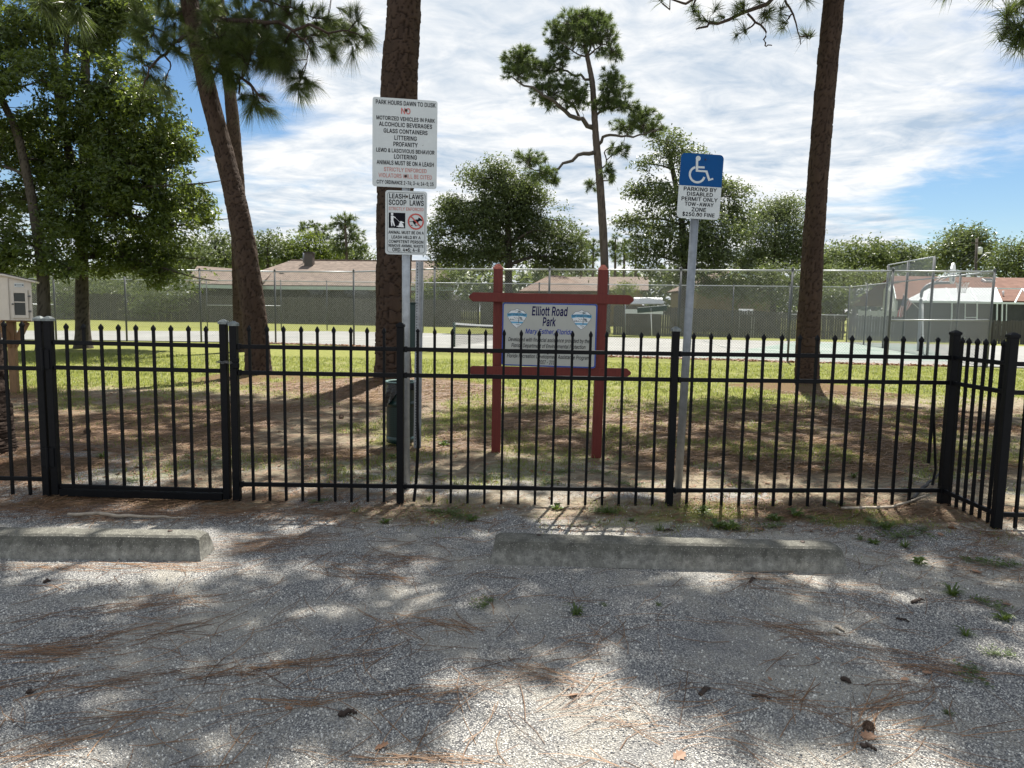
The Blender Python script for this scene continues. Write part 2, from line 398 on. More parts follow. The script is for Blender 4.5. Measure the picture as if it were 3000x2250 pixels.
# ------------------------------------------------------------------ ground
TREES = [(-4.64, 13.0, .55), (-7.82, 20.5, .5), (-1.99, 11.75, .9), (5.36, 12.85, .6), (-13.7, 22.5, .5), (-4.25, 5.7, .5), (7.6, 7.2, .6)]
def masks(x, y):
    n = fbm(x*0.55, y*0.55, 3, 4); n2 = fbm(x*1.7+9, y*1.7, 7, 4); n3 = fbm(x*0.25+4, y*0.25+2, 17, 3)
    gravel = 1 - sstep(4.55, 5.5, y + (n-0.5)*1.6 - np.clip(x-1.6, 0, 3)*0.0 + np.clip(x-1.8, 0, 2.0)*0.55)
    gravel = gravel*(1-.8*sstep(4.2, 4.55, y+(n2-.5)*.5)*sstep(5.3, 4.9, y)*sstep(.25, .5, n2+.25*sstep(1.0, 2.0, x)))
    gravel = np.maximum(gravel, 0.85*sstep(0.45, 0.58, n2)*sstep(4.7, 5.0, y)*(1-sstep(5.6, 7.0, y)))
    grass = sstep(9.4, 11.6, y + (n-0.5)*3.0 + 0.8*sstep(-1.5, 0.5, x)*sstep(4.0, 1.5, x) - 0.7*sstep(3, 6, x))
    patch = sstep(0.44, 0.60, n2)*sstep(4.8, 5.4, y)*(0.85 - 0.45*sstep(-2.6, -3.6, x)*sstep(9.5, 8, y))
    mid = 0.62*sstep(-1.8, -0.6, x)*sstep(3.0, 1.4, x)*sstep(5.8, 7.4, y)*sstep(0.38, 0.55, n2)
    grass = np.maximum(np.maximum(grass*(0.55+0.45*sstep(0.30, 0.45, n2)), patch*0.62), mid)
    front = sstep(4.95, 4.6, y)*sstep(3.7, 4.4, y + (n-0.5))*sstep(0.48, 0.62, n2)*sstep(-1.2, 0.2, x)*0.6
    side = sstep(1.7, 2.6, x + (n-.5)*1.2)*sstep(2.0, 2.6, y)*sstep(5.0, 4.6, y)
    grass = np.maximum(grass, np.maximum(front, side*0.5*sstep(0.5, 0.64, n2)))
    straw = np.zeros_like(x)
    for tx, ty, r in TREES:
        d = np.hypot(x-tx, (y-ty)*0.9) + (n2-0.5)*1.2
        straw = np.maximum(straw, sstep(r*3.2, r*1.1, d)); grass = grass*(0.12+0.88*sstep(r*1.2, r*2.6, d))
    straw = np.maximum(straw, sstep(5.2, 6.2, y)*sstep(11.5, 9.8, y)*(0.35+0.65*sstep(0.4, 0.6, n)))
    straw = np.maximum(straw, side*0.55)
    straw = np.maximum(straw, 0.8*sstep(-1.2, -2.4, x)*sstep(4.15, 4.4, y)*sstep(5.0, 4.75, y))
    straw = np.maximum(straw, 0.62*sstep(4.2, 4.5, y+(n2-.5)*.4)*sstep(5.2, 4.8, y)*sstep(.3, .55, n))
    grass = np.where(y > 17.0, np.maximum(grass, sstep(16, 18, y)*0.9), grass)
    return np.clip(gravel, 0, 1), np.clip(grass, 0, 1), np.clip(straw, 0, 1)
def height(x, y):
    z = (fbm(x*0.8, y*0.8, 5, 3)-0.5)*0.035 + (fbm(x*5, y*5, 25, 3)-0.5)*0.012
    for tx, ty, r in TREES:
        d = np.hypot(x-tx, y-ty); z = z + 0.16*r*np.exp(-(d/(1.5*r))**2)
    z = z + 0.05*np.exp(-((x-3.2)/0.5)**2-((y-4.5)/0.45)**2)
    return z*(1-sstep(15.0, 16.5, y))
def axis(a, b, st, lo, hi, g):
    m = list(np.arange(a, b+1e-6, st)); s = st
    while m[-1] < hi: s *= g; m.append(m[-1]+s)
    s = st; pre = []
    p = a
    while p > lo: s *= g; p -= s; pre.append(p)
    return np.array(pre[::-1] + m)
gx = axis(-5.5, 5.5, 0.045, -500, 500, 1.06); gy = axis(1.2, 7.5, 0.04, -60, 900, 1.05)
XX, YY = np.meshgrid(gx, gy); xf = XX.ravel(); yf = YY.ravel()
mb = MB(); nx = len(gx); ny = len(gy)
i = np.arange(ny-1)[:, None]*nx; j = np.arange(nx-1)[None, :]
mb.add(np.stack([xf, yf, height(xf, yf)], 1), [np.stack([i+j, i+j+1, i+nx+j+1, i+nx+j], -1).reshape(-1, 4)])
M = Mat('ground_cover').set(0.95, 0, 0.15)
gcell = M.vor(150); gcell2 = M.vor(48)
gcol = M.ramp(gcell.outputs['Color'], [(0.05, (0.12, 0.12, 0.125)), (0.35, (0.37, 0.365, 0.355)), (0.62, (0.56, 0.545, 0.505)), (0.95, (0.82, 0.80, 0.74))])
gcol = M.mix(M.ramp(gcell.outputs['Distance'], [(0.35, (0, 0, 0)), (0.62, (0.85, 0.85, 0.85))]), gcol, (0.10, 0.10, 0.105))
gcol = M.mix(M.ramp(M.noise(1.3, 8, 0.7), [(0.46, (0, 0, 0)), (0.62, (0.72, 0.72, 0.72))]), gcol, (0.47, 0.435, 0.365))
gcol = M.mix(M.ramp(M.noise(0.9, 7, 0.7, M.map((1, 1.6, 1), rot=(0, 0, .6))), [(0.50, (0, 0, 0)), (0.66, (0.5, 0.5, 0.5))]), gcol, (0.20, 0.20, 0.205))
vst = M.map((26, 90, 1), rot=(0, 0, 0.5)); vst2 = M.map((80, 22, 1), rot=(0, 0, 0.2))
scol = M.ramp(M.noise(1.0, 6, 0.7, vst), [(0.3, (0.030, 0.021, 0.011)), (0.5, (0.105, 0.068, 0.034)), (0.72, (0.38, 0.255, 0.130))])
scol = M.mix(M.noise(1.0, 5, 0.7, vst2), scol, (0.112, 0.074, 0.038))
dcol = M.ramp(M.noise(14, 8, 0.75), [(0.3, (0.11, 0.09, 0.062)), (0.7, (0.33, 0.285, 0.205))])
grcol = M.ramp(M.noise(9, 8, 0.75), [(0.3, (0.085, 0.10, 0.024)), (0.52, (0.165, 0.175, 0.045)), (0.75, (0.30, 0.27, 0.11))])
def brk(a, s, sharp=0.25):
    nz = M.noise(s, 6, 0.7); return M.ramp(M.math('ADD', M.attr(a), M.math('MULTIPLY', M.math('SUBTRACT', nz, 0.5), 0.9)), [(0.5-sharp, (0, 0, 0)), (0.5+sharp, (1, 1, 1))])
c0 = M.mix(brk('straw', 7), dcol, scol)
c0 = M.mix(brk('gravel', 6), c0, gcol)
c0 = M.mix(brk('grass', 8), c0, grcol)
M.base(c0)
hh = M.math('MULTIPLY', M.math('SUBTRACT', 1.0, gcell.outputs['Distance']), M.attr('gravel'))
M.bump(M.math('ADD', hh, M.math('MULTIPLY', M.noise(60, 6, 0.7), 0.8)), 0.9, 0.012)
ground = mb.build('ground', M.m, smooth=True); tag(ground, None, None, None, 'structure')
gm, gs, gt = masks(xf, yf)
for nm, ar in (('gravel', gm), ('grass', gs), ('straw', gt)):
    a = ground.data.attributes.new(nm, 'FLOAT', 'POINT'); a.data.foreach_set('value', ar.astype(np.float32))
def hz(x, y): return float(height(np.array([float(x)]), np.array([float(y)]))[0])

# ------------------------------------------------------------------ tennis court slab
NEARPX = [(-600, 992), (-190, 995), (165, 998), (372, 1000), (590, 1003), (808, 1007), (1037, 1014), (1272, 1030), (1605, 1040), (1985, 1051), (2307, 1061), (2597, 1069), (2890, 1077)]
NEARG = [G(px, py) for px, py in NEARPX]                 # near edge of the court, foot points
def NF(X): return np.interp(X, [p[0] for p in NEARG], [p[1] for p in NEARG])
FFL = lambda X: 39.75 - 0.165*X          # far chain-link line
edge = [(p[0], p[1]+.12, .03) for p in NEARG] + [(40, 12.5, .03), (46, 33.5, .03)] + [(*G(px, py)[:2], .03) for px, py in ((2980, 1016), (2490, 1004), (2000, 995), (1440, 981), (1000, 972), (300, 971), (-600, 968))]
mb = MB(); mb.add([(x, y, z) for x, y, z in edge]+[(x, y, z-.12) for x, y, z in edge], [list(range(len(edge)))]+[[k, (k+1) % len(edge), len(edge)+(k+1) % len(edge), len(edge)+k] for k in range(len(edge))])
court = MB.fix(None, mb.build('tennis_court', m_court)); tag(court, None, None, None, 'structure')
mb = MB(); q = [G(2030, 1052), G(2330, 1003), G(2700, 1012), G(2795, 1062), G(2560, 1059), G(2300, 1054)]
q = [(p[0], p[1], 0.034) for p in q]; mb.add(q, [list(range(len(q)))])
tag(mb.build('court_paint', m_greenp), None, None, None, 'structure')
mb = MB()
def gline(a, b, w, z=0.038):
    a = np.array([*G(*a)[:2], z]); b = np.array([*G(*b)[:2], z]); d = (b-a); d /= np.linalg.norm(d); s = np.array([-d[1], d[0], 0])*w/2
    mb.add([a-s, a+s, b+s, b-s], [[0, 1, 2, 3]])
gline((2490, 1004), (2700, 1040), .10); gline((2700, 1040), (2800, 1062), .10)
gline((2735, 1012), (2795, 1040), .06); gline((830, 992), (990, 975), .05); gline((2060, 1000), (2130, 1022), .05); gline((1270, 985), (1420, 977), .05)
tag(mb.build('court_crack', m_line), None, None, None, 'structure')
mb = MB(); gline((1350, 1012), (1900, 1021), .06); gline((800, 1008), (1330, 985), .06); gline((1900, 998), (2300, 1030), .06)
tag(mb.build('court_line', m_whline), None, None, None, 'structure')

# ------------------------------------------------------------------ chain-link fences
def mesh_wires(mb, A, B, z0, z1, pitch=0.078, r=0.0029):
    A = np.array(A, float); B = np.array(B, float); L = np.linalg.norm(B-A); d = (B-A)/L; nrm = np.array([-d[1], d[0]])
    h = z1-z0; V = []; 
    for sg in (1, -1):
        for u0 in np.arange(-h, L+h, pitch):
            ua, va = u0, 0.0; ub, vb = u0+sg*h*1.0, h
            lo, hi = (0, L)
            t0, t1 = 0.0, 1.0
            du = ub-ua
            ta = (lo-ua)/du; tb = (hi-ua)/du
            if ta > tb: ta, tb = tb, ta
            t0 = max(t0, ta); t1 = min(t1, tb)
            if t1-t0 < 0.01: continue
            for t in (t0, t1):
                p = A + d*(ua+du*t) + nrm*0.0025*sg; V.append((p[0], p[1], z0+h*t))
    V = np.array(V).reshape(-1, 2, 3); n = len(V)
    e = V[:, 1]-V[:, 0]; e /= np.linalg.norm(e, axis=1)[:, None]
    nn = np.array([nrm[0], nrm[1], 0.0]); s = np.cross(e, nn[None, :])
    a = np.array([0, 2*np.pi/3, 4*np.pi/3])
    off = r*(np.cos(a)[None, :, None]*nn[None, None, :] + np.sin(a)[None, :, None]*s[:, None, :])
    VV = np.concatenate([V[:, 0][:, None]+off, V[:, 1][:, None]+off], 1).reshape(-1, 3)
    b = np.arange(n)[:, None]*6
    Fq = np.concatenate([b+np.array([[k, (k+1) % 3, 3+(k+1) % 3, 3+k]]) for k in range(3)], 0)
    mb.add(VV, [Fq])
def chainlink(label, pts, heights, name='chain_link_fence', posts=None, midrails=(), wr=0.0022, pr=0.032, group=None):
    t = thing(name, (pts[0][0], pts[0][1], 0), label, 'fence', group); rel = (pts[0][0], pts[0][1], 0)
    mw = MB()
    for k in range(len(pts)-1):
        A, B = pts[k], pts[k+1]; h0, h1 = heights[k], heights[k+1]
        n = max(1, int(round(math.hypot(B[0]-A[0], B[1]-A[1])/8)))
        for s in range(n):
            a = np.array(A)+(np.array(B)-np.array(A))*s/n; b = np.array(A)+(np.array(B)-np.array(A))*(s+1)/n
            mesh_wires(mw, a, b, 0.05, h0+(h1-h0)*(s+0.5)/n-0.01, r=wr)
        rm = MB(); rm.tube([(A[0], A[1], h0), (B[0], B[1], h1)], 0.024, 8); rm.build('rail', m_galv, t, True, rel)
    o = mw.build('wire_mesh', m_wire, t, False, rel); o['kind'] = 'stuff'
    for (x, y, h) in posts:
        pm = MB(); pm.tube([(x, y, -0.2), (x, y, h+0.03)], pr, 10); pm.lathe([(pr*1.15, h+.03), (pr*1.15, h+.05), (pr*.5, h+.09), (.004, h+.10)], 10, (x, y, 0))
        pm.build('post', m_chpost, t, True, rel)
    for (a, b) in midrails:
        rm = MB(); rm.tube([a, b], 0.022, 8); rm.build('middle_rail', m_galv, t, True, rel)
    return t
def online(px, py, line):                 # the ground point of a photo column on a fence line: X with Y=line(X)
    d = ray(px, py)[:2]; lo = line(0); s = line(1)-line(0)
    k = lo/(d[1]-s*d[0]); return np.array([d[0]*k, d[1]*k])
def topz(px, py, xy): return float(P(px, py, xy[1])[2])
nposts_px = [(-190, 786), (165, 787), (372, 787), (590, 787), (808, 786), (1037, 788), (1272, 790), (1605, 791), (1985, 793), (2307, 796), (2597, 798), (2912, 797)]
npost = [NEARG[k+1][:2] for k in range(12)]
nz = [topz(px, py, p) for (px, py), p in zip(nposts_px, npost)]
NH = float(np.mean(nz)); HA, HB = float(np.polyval(np.polyfit([p[0] for p in npost], nz, 1), npost[0][0])), float(np.polyval(np.polyfit([p[0] for p in npost], nz, 1), npost[-1][0]))
def nh(x): return HA+(HB-HA)*(x-npost[0][0])/(npost[-1][0]-npost[0][0])
print('near fence tops', [round(v, 2) for v in nz], 'Y', [round(float(p[1]), 1) for p in npost])
L0 = NEARG[0][:2]
mr = [((npost[-2][0], npost[-2][1], P(2610, 938, npost[-2][1])[2]), (npost[-1][0], npost[-1][1], P(2900, 938, npost[-1][1])[2])),
      ((npost[0][0], npost[0][1], 1.25), (npost[1][0], npost[1][1], P(163, 893, npost[1][1])[2]))]
chainlink('grey chain link fence along the near edge of the tennis court', [L0]+npost, [nh(L0[0])]+[nh(p[0]) for p in npost],
          posts=[(p[0], p[1], nh(p[0])) for p in npost] + [(L0[0], L0[1], nh(L0[0]))], midrails=mr)
fposts_px = [(604, 820), (822, 822), (957, 826), (1240, 830), (1580, 834), (1990, 838), (2150, 838), (2315, 838), (2490, 838)]
fpost = [online(px, py, FFL) for px, py in fposts_px]
fz = [topz(px, py, p) for (px, py), p in zip(fposts_px, fpost)]; ff = np.polyfit([p[0] for p in fpost], fz, 1)
def fh(x): return float(np.polyval(ff, x))
print('far fence tops', [round(v, 2) for v in fz])
FL0 = np.array([-34.0, FFL(-34.0)])
fmr = [((fpost[0][0], fpost[0][1], P(613, 894, fpost[0][1])[2]), (fpost[1][0], fpost[1][1], P(820, 896, fpost[1][1])[2])),
       ((fpost[7][0], fpost[7][1], P(2318, 921, fpost[7][1])[2]), (fpost[8][0], fpost[8][1], P(2490, 924, fpost[8][1])[2]))]
chainlink('grey chain link fence along the far edge of the tennis court before the wooden fence', [FL0, fpost[-1]], [fh(-34), fh(fpost[-1][0])],
          posts=[(p[0], p[1], fh(p[0])) for p in fpost] + [(FL0[0], FL0[1], fh(-34))], midrails=fmr, wr=0.0023)
SA = npost[-1]; SB = fpost[-1]
def side(px):                              # the point of the side line under a photo column
    d = ray(px, 950)[:2]; e = SB-SA; M2 = np.array([[d[0], -e[0]], [d[1], -e[1]]]); k = np.linalg.solve(M2, SA); return SA + e*k[1]
hA, hB = nh(SA[0]), fh(SB[0])
def sh(p): return hA + (hB-hA)*np.linalg.norm(p-SA)/np.linalg.norm(SB-SA)
sp_ = [side(px) for px in (2803, 2720, 2648, 2591, 2534)]
t = chainlink('grey chain link side fence with a raised backstop section behind the hoop', [SA, SB], [hA, hB],
              posts=[(p[0], p[1], sh(p)) for p in (sp_[0], sp_[4])], wr=0.0026)
rel = np.array([SA[0], SA[1], 0])
b1, b2, b3 = side(2723), side(2648), side(2591)
hz1, hz3 = topz(2723, 752, b1), topz(2592, 776, b3); hz2 = (hz1+hz3)/2
mw = MB(); mesh_wires(mw, b1, b3, sh(b1), min(hz1, hz3)); o = mw.build('backstop_mesh', m_wire, t, False, rel); o['kind'] = 'stuff'
for p, h in ((b1, hz1), (b2, hz2), (b3, hz3)):
    pm = MB(); pm.tube([(p[0], p[1], -.2), (p[0], p[1], h)], 0.045, 10); pm.build('backstop_post', m_chpost, t, True, rel)
pm = MB(); pm.tube([(*b1, hz1), (*b3, hz3)], 0.025, 8); pm.build('backstop_rail', m_galv, t, True, rel)

# ------------------------------------------------------------------ trees: helpers
def catmull(pts, n):
    pts = np.asarray(pts, float); m = len(pts)
    ext = np.concatenate([[2*pts[0]-pts[1]], pts, [2*pts[-1]-pts[-2]]])
    out = []
    for t in np.linspace(0, m-1-1e-9, n):
        k = int(t); u = t-k; p0, p1, p2, p3 = ext[k:k+4]
        out.append(0.5*((2*p1)+(-p0+p2)*u+(2*p0-5*p1+4*p2-p3)*u*u+(-p0+3*p1-3*p2+p3)*u**3))
    return np.array(out)
def trunk(parent, rel, pts, radii, mat, sides=40, step=0.03, pw=0.10, ph=0.22, depth=0.018, flare=0.35, name='trunk', seed=0):
    pts = np.asarray(pts, float); L = np.sum(np.linalg.norm(np.diff(pts, axis=0), axis=1)); n = max(8, int(L/step))
    c = catmull(pts, n); r = np.interp(np.linspace(0, 1, n), np.linspace(0, 1, len(radii)), radii)
    s = np.linspace(0, L, n); r = r*(1+flare*np.exp(-s/0.22))
    a = np.arange(sides)/sides
    U, Sg = np.meshgrid(a, s)
    nu = max(4, int(round(2*np.pi*np.mean(radii)/pw)))
    u = U*nu + 0.35*(fbm(U*nu*2, Sg/ph*2, seed+3, 2)-.5); v = Sg/ph + 0.5*(fbm(U*nu*1.3, Sg/ph*1.3, seed+5, 2)-.5)
    iu = np.floor(u); iv = np.floor(v); f1 = np.full(u.shape, 9.0); f2 = f1.copy(); idt = np.zeros(u.shape)
    for du in (-1, 0, 1):
        for dv in (-1, 0, 1):
            cu = np.mod(iu+du, nu); cv = iv+dv
            ju = iu+du+_h(cu, cv, seed+1)*0.9; jv = cv+_h(cu, cv, seed+2)*0.9
            d = np.hypot(u-ju, v-jv); tn = _h(cu, cv, seed+9)
            new = d < f1; f2 = np.where(new, f1, np.minimum(f2, d)); idt = np.where(new, tn, idt); f1 = np.where(new, d, f1)
    crack = sstep(0.0, 0.13, f2-f1)
    lob = 1+0.10*flare*np.exp(-Sg/0.35)*np.sin(U*2*np.pi*5+seed) + 0.05*np.sin(U*2*np.pi*2+Sg*0.7+seed)
    R = r[:, None]*lob + depth*(crack*(0.55+0.9*idt)-0.7) + depth*0.6*(fbm(U*nu*4, Sg/ph*4, seed+8, 3)-.5)
    t = np.gradient(c, axis=0); t /= np.linalg.norm(t, axis=1)[:, None]
    sx = np.cross(t, np.array([0, 1.0, 0])); sx /= np.linalg.norm(sx, axis=1)[:, None]; uy = np.cross(t, sx)
    ang = a*2*np.pi
    V = c[:, None, :] + R[..., None]*(np.cos(ang)[None, :, None]*sx[:, None, :] + np.sin(ang)[None, :, None]*uy[:, None, :])
    i = np.arange(n-1)[:, None]*sides; j = np.arange(sides)[None, :]; k = (j+1) % sides
    mb = MB(); mb.add(V.reshape(-1, 3), [np.stack([i+j, i+k, i+sides+k, i+sides+j], -1).reshape(-1, 4)], 0, idt.ravel())
    o = mb.build(name, mat, parent, True, rel)
    at = o.data.attributes.new('crack', 'FLOAT', 'POINT'); at.data.foreach_set('value', crack.ravel().astype(np.float32))
    return c, r
def unit(v): return v/(np.linalg.norm(v, axis=-1, keepdims=True)+1e-9)
def needles(mb, pos, dirs, k, L, w, spread=0.6, droop=0.18, back=0.35, tints=None):
    n = len(pos); p = np.repeat(pos, k, 0); d0 = np.repeat(dirs, k, 0)
    d = unit(d0 + rng.normal(0, spread, (n*k, 3)))
    ln = L*rng.uniform(0.6, 1.1, (n*k, 1))*np.repeat(rng.uniform(.65, 1.1, n), k)[:, None]; b = p - d0*rng.uniform(0, 1, (n*k, 1))*L*back
    m = b + d*ln*0.55 - np.array([0, 0, 1])*droop*ln*0.25; tip = b + d*ln - np.array([0, 0, 1])*droop*ln
    s = unit(np.cross(d, rng.normal(0, 1, (n*k, 3))))*w/2
    V = np.stack([b-s, b+s, m+s*.9, m-s*.9, tip], 1).reshape(-1, 3); q = np.arange(n*k)[:, None]*5
    tt = np.repeat(np.repeat(rng.uniform(0, 1, n) if tints is None else tints, k)*0.6+rng.uniform(0, .4, n*k), 5)
    mb.add(V, [q+np.array([[0, 1, 2, 3]]), q+np.array([[3, 2, 4]])], 0, tt)
def lobe_points(lobes, per, shell=0.5):
    ps = []; ids = []
    for i, (c, r) in enumerate(lobes):
        n = per[i]; d = unit(rng.normal(0, 1, (n, 3))); u = rng.uniform(0, 1, (n, 1))**shell
        ps.append(np.array(c)+d*u*np.array(r)); ids += [i]*n
    return np.concatenate(ps), np.array(ids)
def twigs(mb, targets, skel, srad, r0, sides=3, bend=0.12, frac=1.0, zbias=0.6):
    for t in targets:
        if frac < 1 and rng.uniform() > frac: continue
        w = skel-t; d2 = w[:, 0]**2+w[:, 1]**2+(w[:, 2]*(1+0*zbias))**2 + np.where(w[:, 2] > 0.2, 2.0, 0)*np.abs(w[:, 2])
        k = int(np.argmin(d2)); a = skel[k]; L = np.linalg.norm(t-a)
        if L < 0.03: continue
        m1 = a+(t-a)*.35+rng.normal(0, bend*L, 3)*.6; m2 = a+(t-a)*.7+rng.normal(0, bend*L, 3)*.6
        ra = min(srad[k]*0.7, r0*(0.6+0.5*L)); mb.tube([a, m1, m2, t], [ra, ra*.75, ra*.55, ra*.35], sides, False)
def pine(name, label, trunks, limbs, lobes, per, k, L, w, mats=None, bark=None, group=None, sides=40, step=0.03, pw=.1, ph=.22, depth=.018, flare=.35, twr=0.012, spread=.6, droop=.2, limb_r=.05, limb_sides=7, twfrac=1.0, cat='tree', seed=0, shell=.5, nvis=None):
    mn = mats or m_needle; base = np.array(trunks[0][0][0]); base[2] = 0
    root = thing(name, base, label, cat, group); sk = []; sr = []
    for q, (pts, rad) in enumerate(trunks):
        c, r = trunk(root, base, pts, rad, bark or m_bark, sides, step, pw, ph, depth, flare if q == 0 else 0.0, seed=seed+q*31); st = max(1, len(c)//60)
        sk.append(c[len(c)//4::st]); sr.append(r[len(r)//4::st])
    mb = MB()
    for pts, ra, rb in limbs:
        c = catmull(pts, 14); c[1:-1] += rng.normal(0, 0.012*np.linalg.norm(c[-1]-c[0]), (12, 3))
        rr = np.linspace(ra, rb, 14); lb_ = MB(); lb_.tube(c, rr, limb_sides, True); lb_.build('limb', m_twigg if bark else m_twig, root, True, base); sk.append(c[2:]); sr.append(rr[2:])
    sk = np.concatenate(sk); sr = np.concatenate(sr)
    pos, ids = lobe_points(lobes, per, shell)
    sub = []; subr = []
    for i, (c, r) in enumerate(lobes):           # a branch into every lobe
        kk = int(np.argmin(np.linalg.norm(sk-np.array(c), axis=1) + np.where(sk[:, 2] > c[2]+.3, 1.5, 0))); a = sk[kk]; c = np.array(c)
        if np.linalg.norm(c-a) < 0.15: continue
        cc_ = catmull([a, a+(c-a)*.5+rng.normal(0, .06*np.linalg.norm(c-a), 3), c], 8); rr = np.linspace(min(sr[kk]*.8, limb_r), limb_r*.3, 8)
        mb.tube(cc_, rr, 6, False); sub.append(cc_[2:]); subr.append(rr[2:])
    if sub: sk = np.concatenate([sk]+sub); sr = np.concatenate([sr]+subr)
    dv = []
    for p in pos:
        kk = int(np.argmin(np.linalg.norm(sk-p, axis=1))); dv.append(p-sk[kk])
    dv = unit(np.array(dv) + rng.normal(0, .08, (len(dv), 3)) + np.array([0, 0, 0.02]))
    twigs(mb, pos, sk, sr, twr, 3, frac=twfrac)
    if mb.n: o = mb.build('twigs', m_twigg if bark else m_twig, root, True, base); o['kind'] = 'stuff'
    nb = MB(); nv = len(pos) if nvis is None else int(sum(per[:nvis]))
    if nv: needles(nb, pos[:nv], dv[:nv], k, L, w, spread, droop)
    if nv < len(pos): needles(nb, pos[nv:], dv[nv:], 40, .30, .016, .62, .2)  # unseen lobes: fewer, wider needles, there to cast shade
    nb.build('crown', mn, root, False, base)
    return root
def leaves(mb, cen, outd, k, size, cr, flat=0.6, ratio=0.42, tints=None, up=0.6):
    n = len(cen); N = n*k
    c = np.repeat(cen, k, 0)+rng.normal(0, 1, (N, 3))*np.array([cr, cr, cr*flat])
    nr = unit(np.repeat(outd, k, 0)*.4 + np.array([0, 0, up]) + rng.normal(0, .55, (N, 3)))
    ax = unit(np.cross(nr, rng.normal(0, 1, (N, 3)))); sd_ = np.cross(nr, ax)
    ln = size*rng.uniform(.65, 1.2, (N, 1)); wd = ln*ratio
    V = np.stack([c-ax*ln*.5, c+sd_*wd*.5+nr*ln*.08, c+ax*ln*.5-np.array([0, 0, 1])*ln*.08, c-sd_*wd*.5+nr*ln*.08], 1).reshape(-1, 3)
    q = np.arange(N)[:, None]*4
    tt = np.repeat(np.clip(np.repeat(rng.uniform(0, 1, n) if tints is None else tints, k)*.55+rng.uniform(0, .45, N), 0, 1), 4)
    mb.add(V, [q+np.array([[0, 1, 2]]), q+np.array([[0, 2, 3]])], 0, tt)
def broadleaf(name, label, trunks, lobes, n_clump, k, size, cr, mat, bark=None, group=None, limb_r=.06, gap=0.38, twfrac=.3, sides=20, step=.06, cat='tree', shell=.45, flat=.6, ratio=.42, seed=0, twr=.012, depth=.008, flare=.35, pw=.07):
    base = np.array(trunks[0][0][0]); base[2] = 0
    root = thing(name, base, label, cat, group); sk = []; sr = []
    for q, (pts, rad) in enumerate(trunks):
        c, r = trunk(root, base, pts, rad, bark or m_barkg, sides, step, pw, .12, depth, flare if q == 0 else 0.0, seed=seed+q*17); st = max(1, len(c)//40)
        sk.append(c[len(c)//5::st]); sr.append(r[len(r)//5::st])
    sk = np.concatenate(sk); sr = np.concatenate(sr); mb = MB(); sub = []; subr = []
    for c, r in lobes:
        c = np.array(c); w = sk-c; kk = int(np.argmin(np.linalg.norm(w, axis=1)+np.where(w[:, 2] > -.1*abs(r[0]), 1.5*np.abs(w[:, 2])+.5, 0))); a = sk[kk]
        L = np.linalg.norm(c-a); cc_ = catmull([a, a+(c-a)*.45+np.array([0, 0, .10*L])+rng.normal(0, .05*L, 3), c, c+(c-a)*.25], 10); rr = np.linspace(min(sr[kk]*.8, limb_r*(.6+.12*L)), .01, 10)
        if sides >= 20:
            lb_ = MB(); lb_.tube(cc_, rr, 6, True); lb_.build('limb', m_twigg, root, True, base)
        else: mb.tube(cc_, rr, 6, False)
        sub.append(cc_[3:]); subr.append(rr[3:])
    vol = np.array([r[0]*r[1]*r[2] for _, r in lobes])**0.75; per = np.maximum(3, (n_clump*vol/vol.sum()).astype(int))
    pos, ids = lobe_points(lobes, per, shell)
    rm = np.mean([r[0] for _, r in lobes]); g = fbm(pos[:, 0]/rm*1.9+pos[:, 1]/rm*1.1, pos[:, 2]/rm*1.9-pos[:, 1]/rm*.7, seed+2, 3)
    keep = g > gap; pos = pos[keep]; ids = ids[keep]; g = g[keep]
    cs = np.array([c for c, _ in lobes]); od = unit(pos-cs[ids])
    twigs(mb, pos, np.concatenate(sub), np.concatenate(subr), twr, 3, frac=twfrac)
    if mb.n: o = mb.build('twigs', m_twigg, root, True, base); o['kind'] = 'stuff'
    lb = MB(); leaves(lb, pos, od, k, size, cr, flat, ratio, np.clip(rng.uniform(0, 1, len(pos))*.6+(g-.35)*1.2, 0, 1)); lb.build('crown', mat, root, False, base)
    return root
def pl(px, py, Y, rpx, rpy=None, ry=None):        # a lobe given by photo point, distance and radius in photo pixels
    rx = rpx/F*Y; rz = (rpy or rpx)/F*Y
    return (P(px, py, Y), (rx, ry or (rx+rz)/2, rz))
# ------------------------------------------------------------------ near pines (trunks in the park, unseen crowns above the picture laid out to shade the ground)
def cnt(r, Y, dens=2.2, tuft=.24):
    return [max(2, int(a[1][0]*a[1][2]*math.pi/(tuft*tuft)*dens)) for a in r]
def flat(c, r, rz=.5): return (np.array(c, float), (r, r, rz))
def shade_lobe(gx_, gy_, h, r): return flat((gx_+.155*h, gy_+.508*h, h), r)  # unseen crown lobe, placed so its shadow lands on the given ground point
NT = 105
HK = 58                                                      # needles of a tuft high above
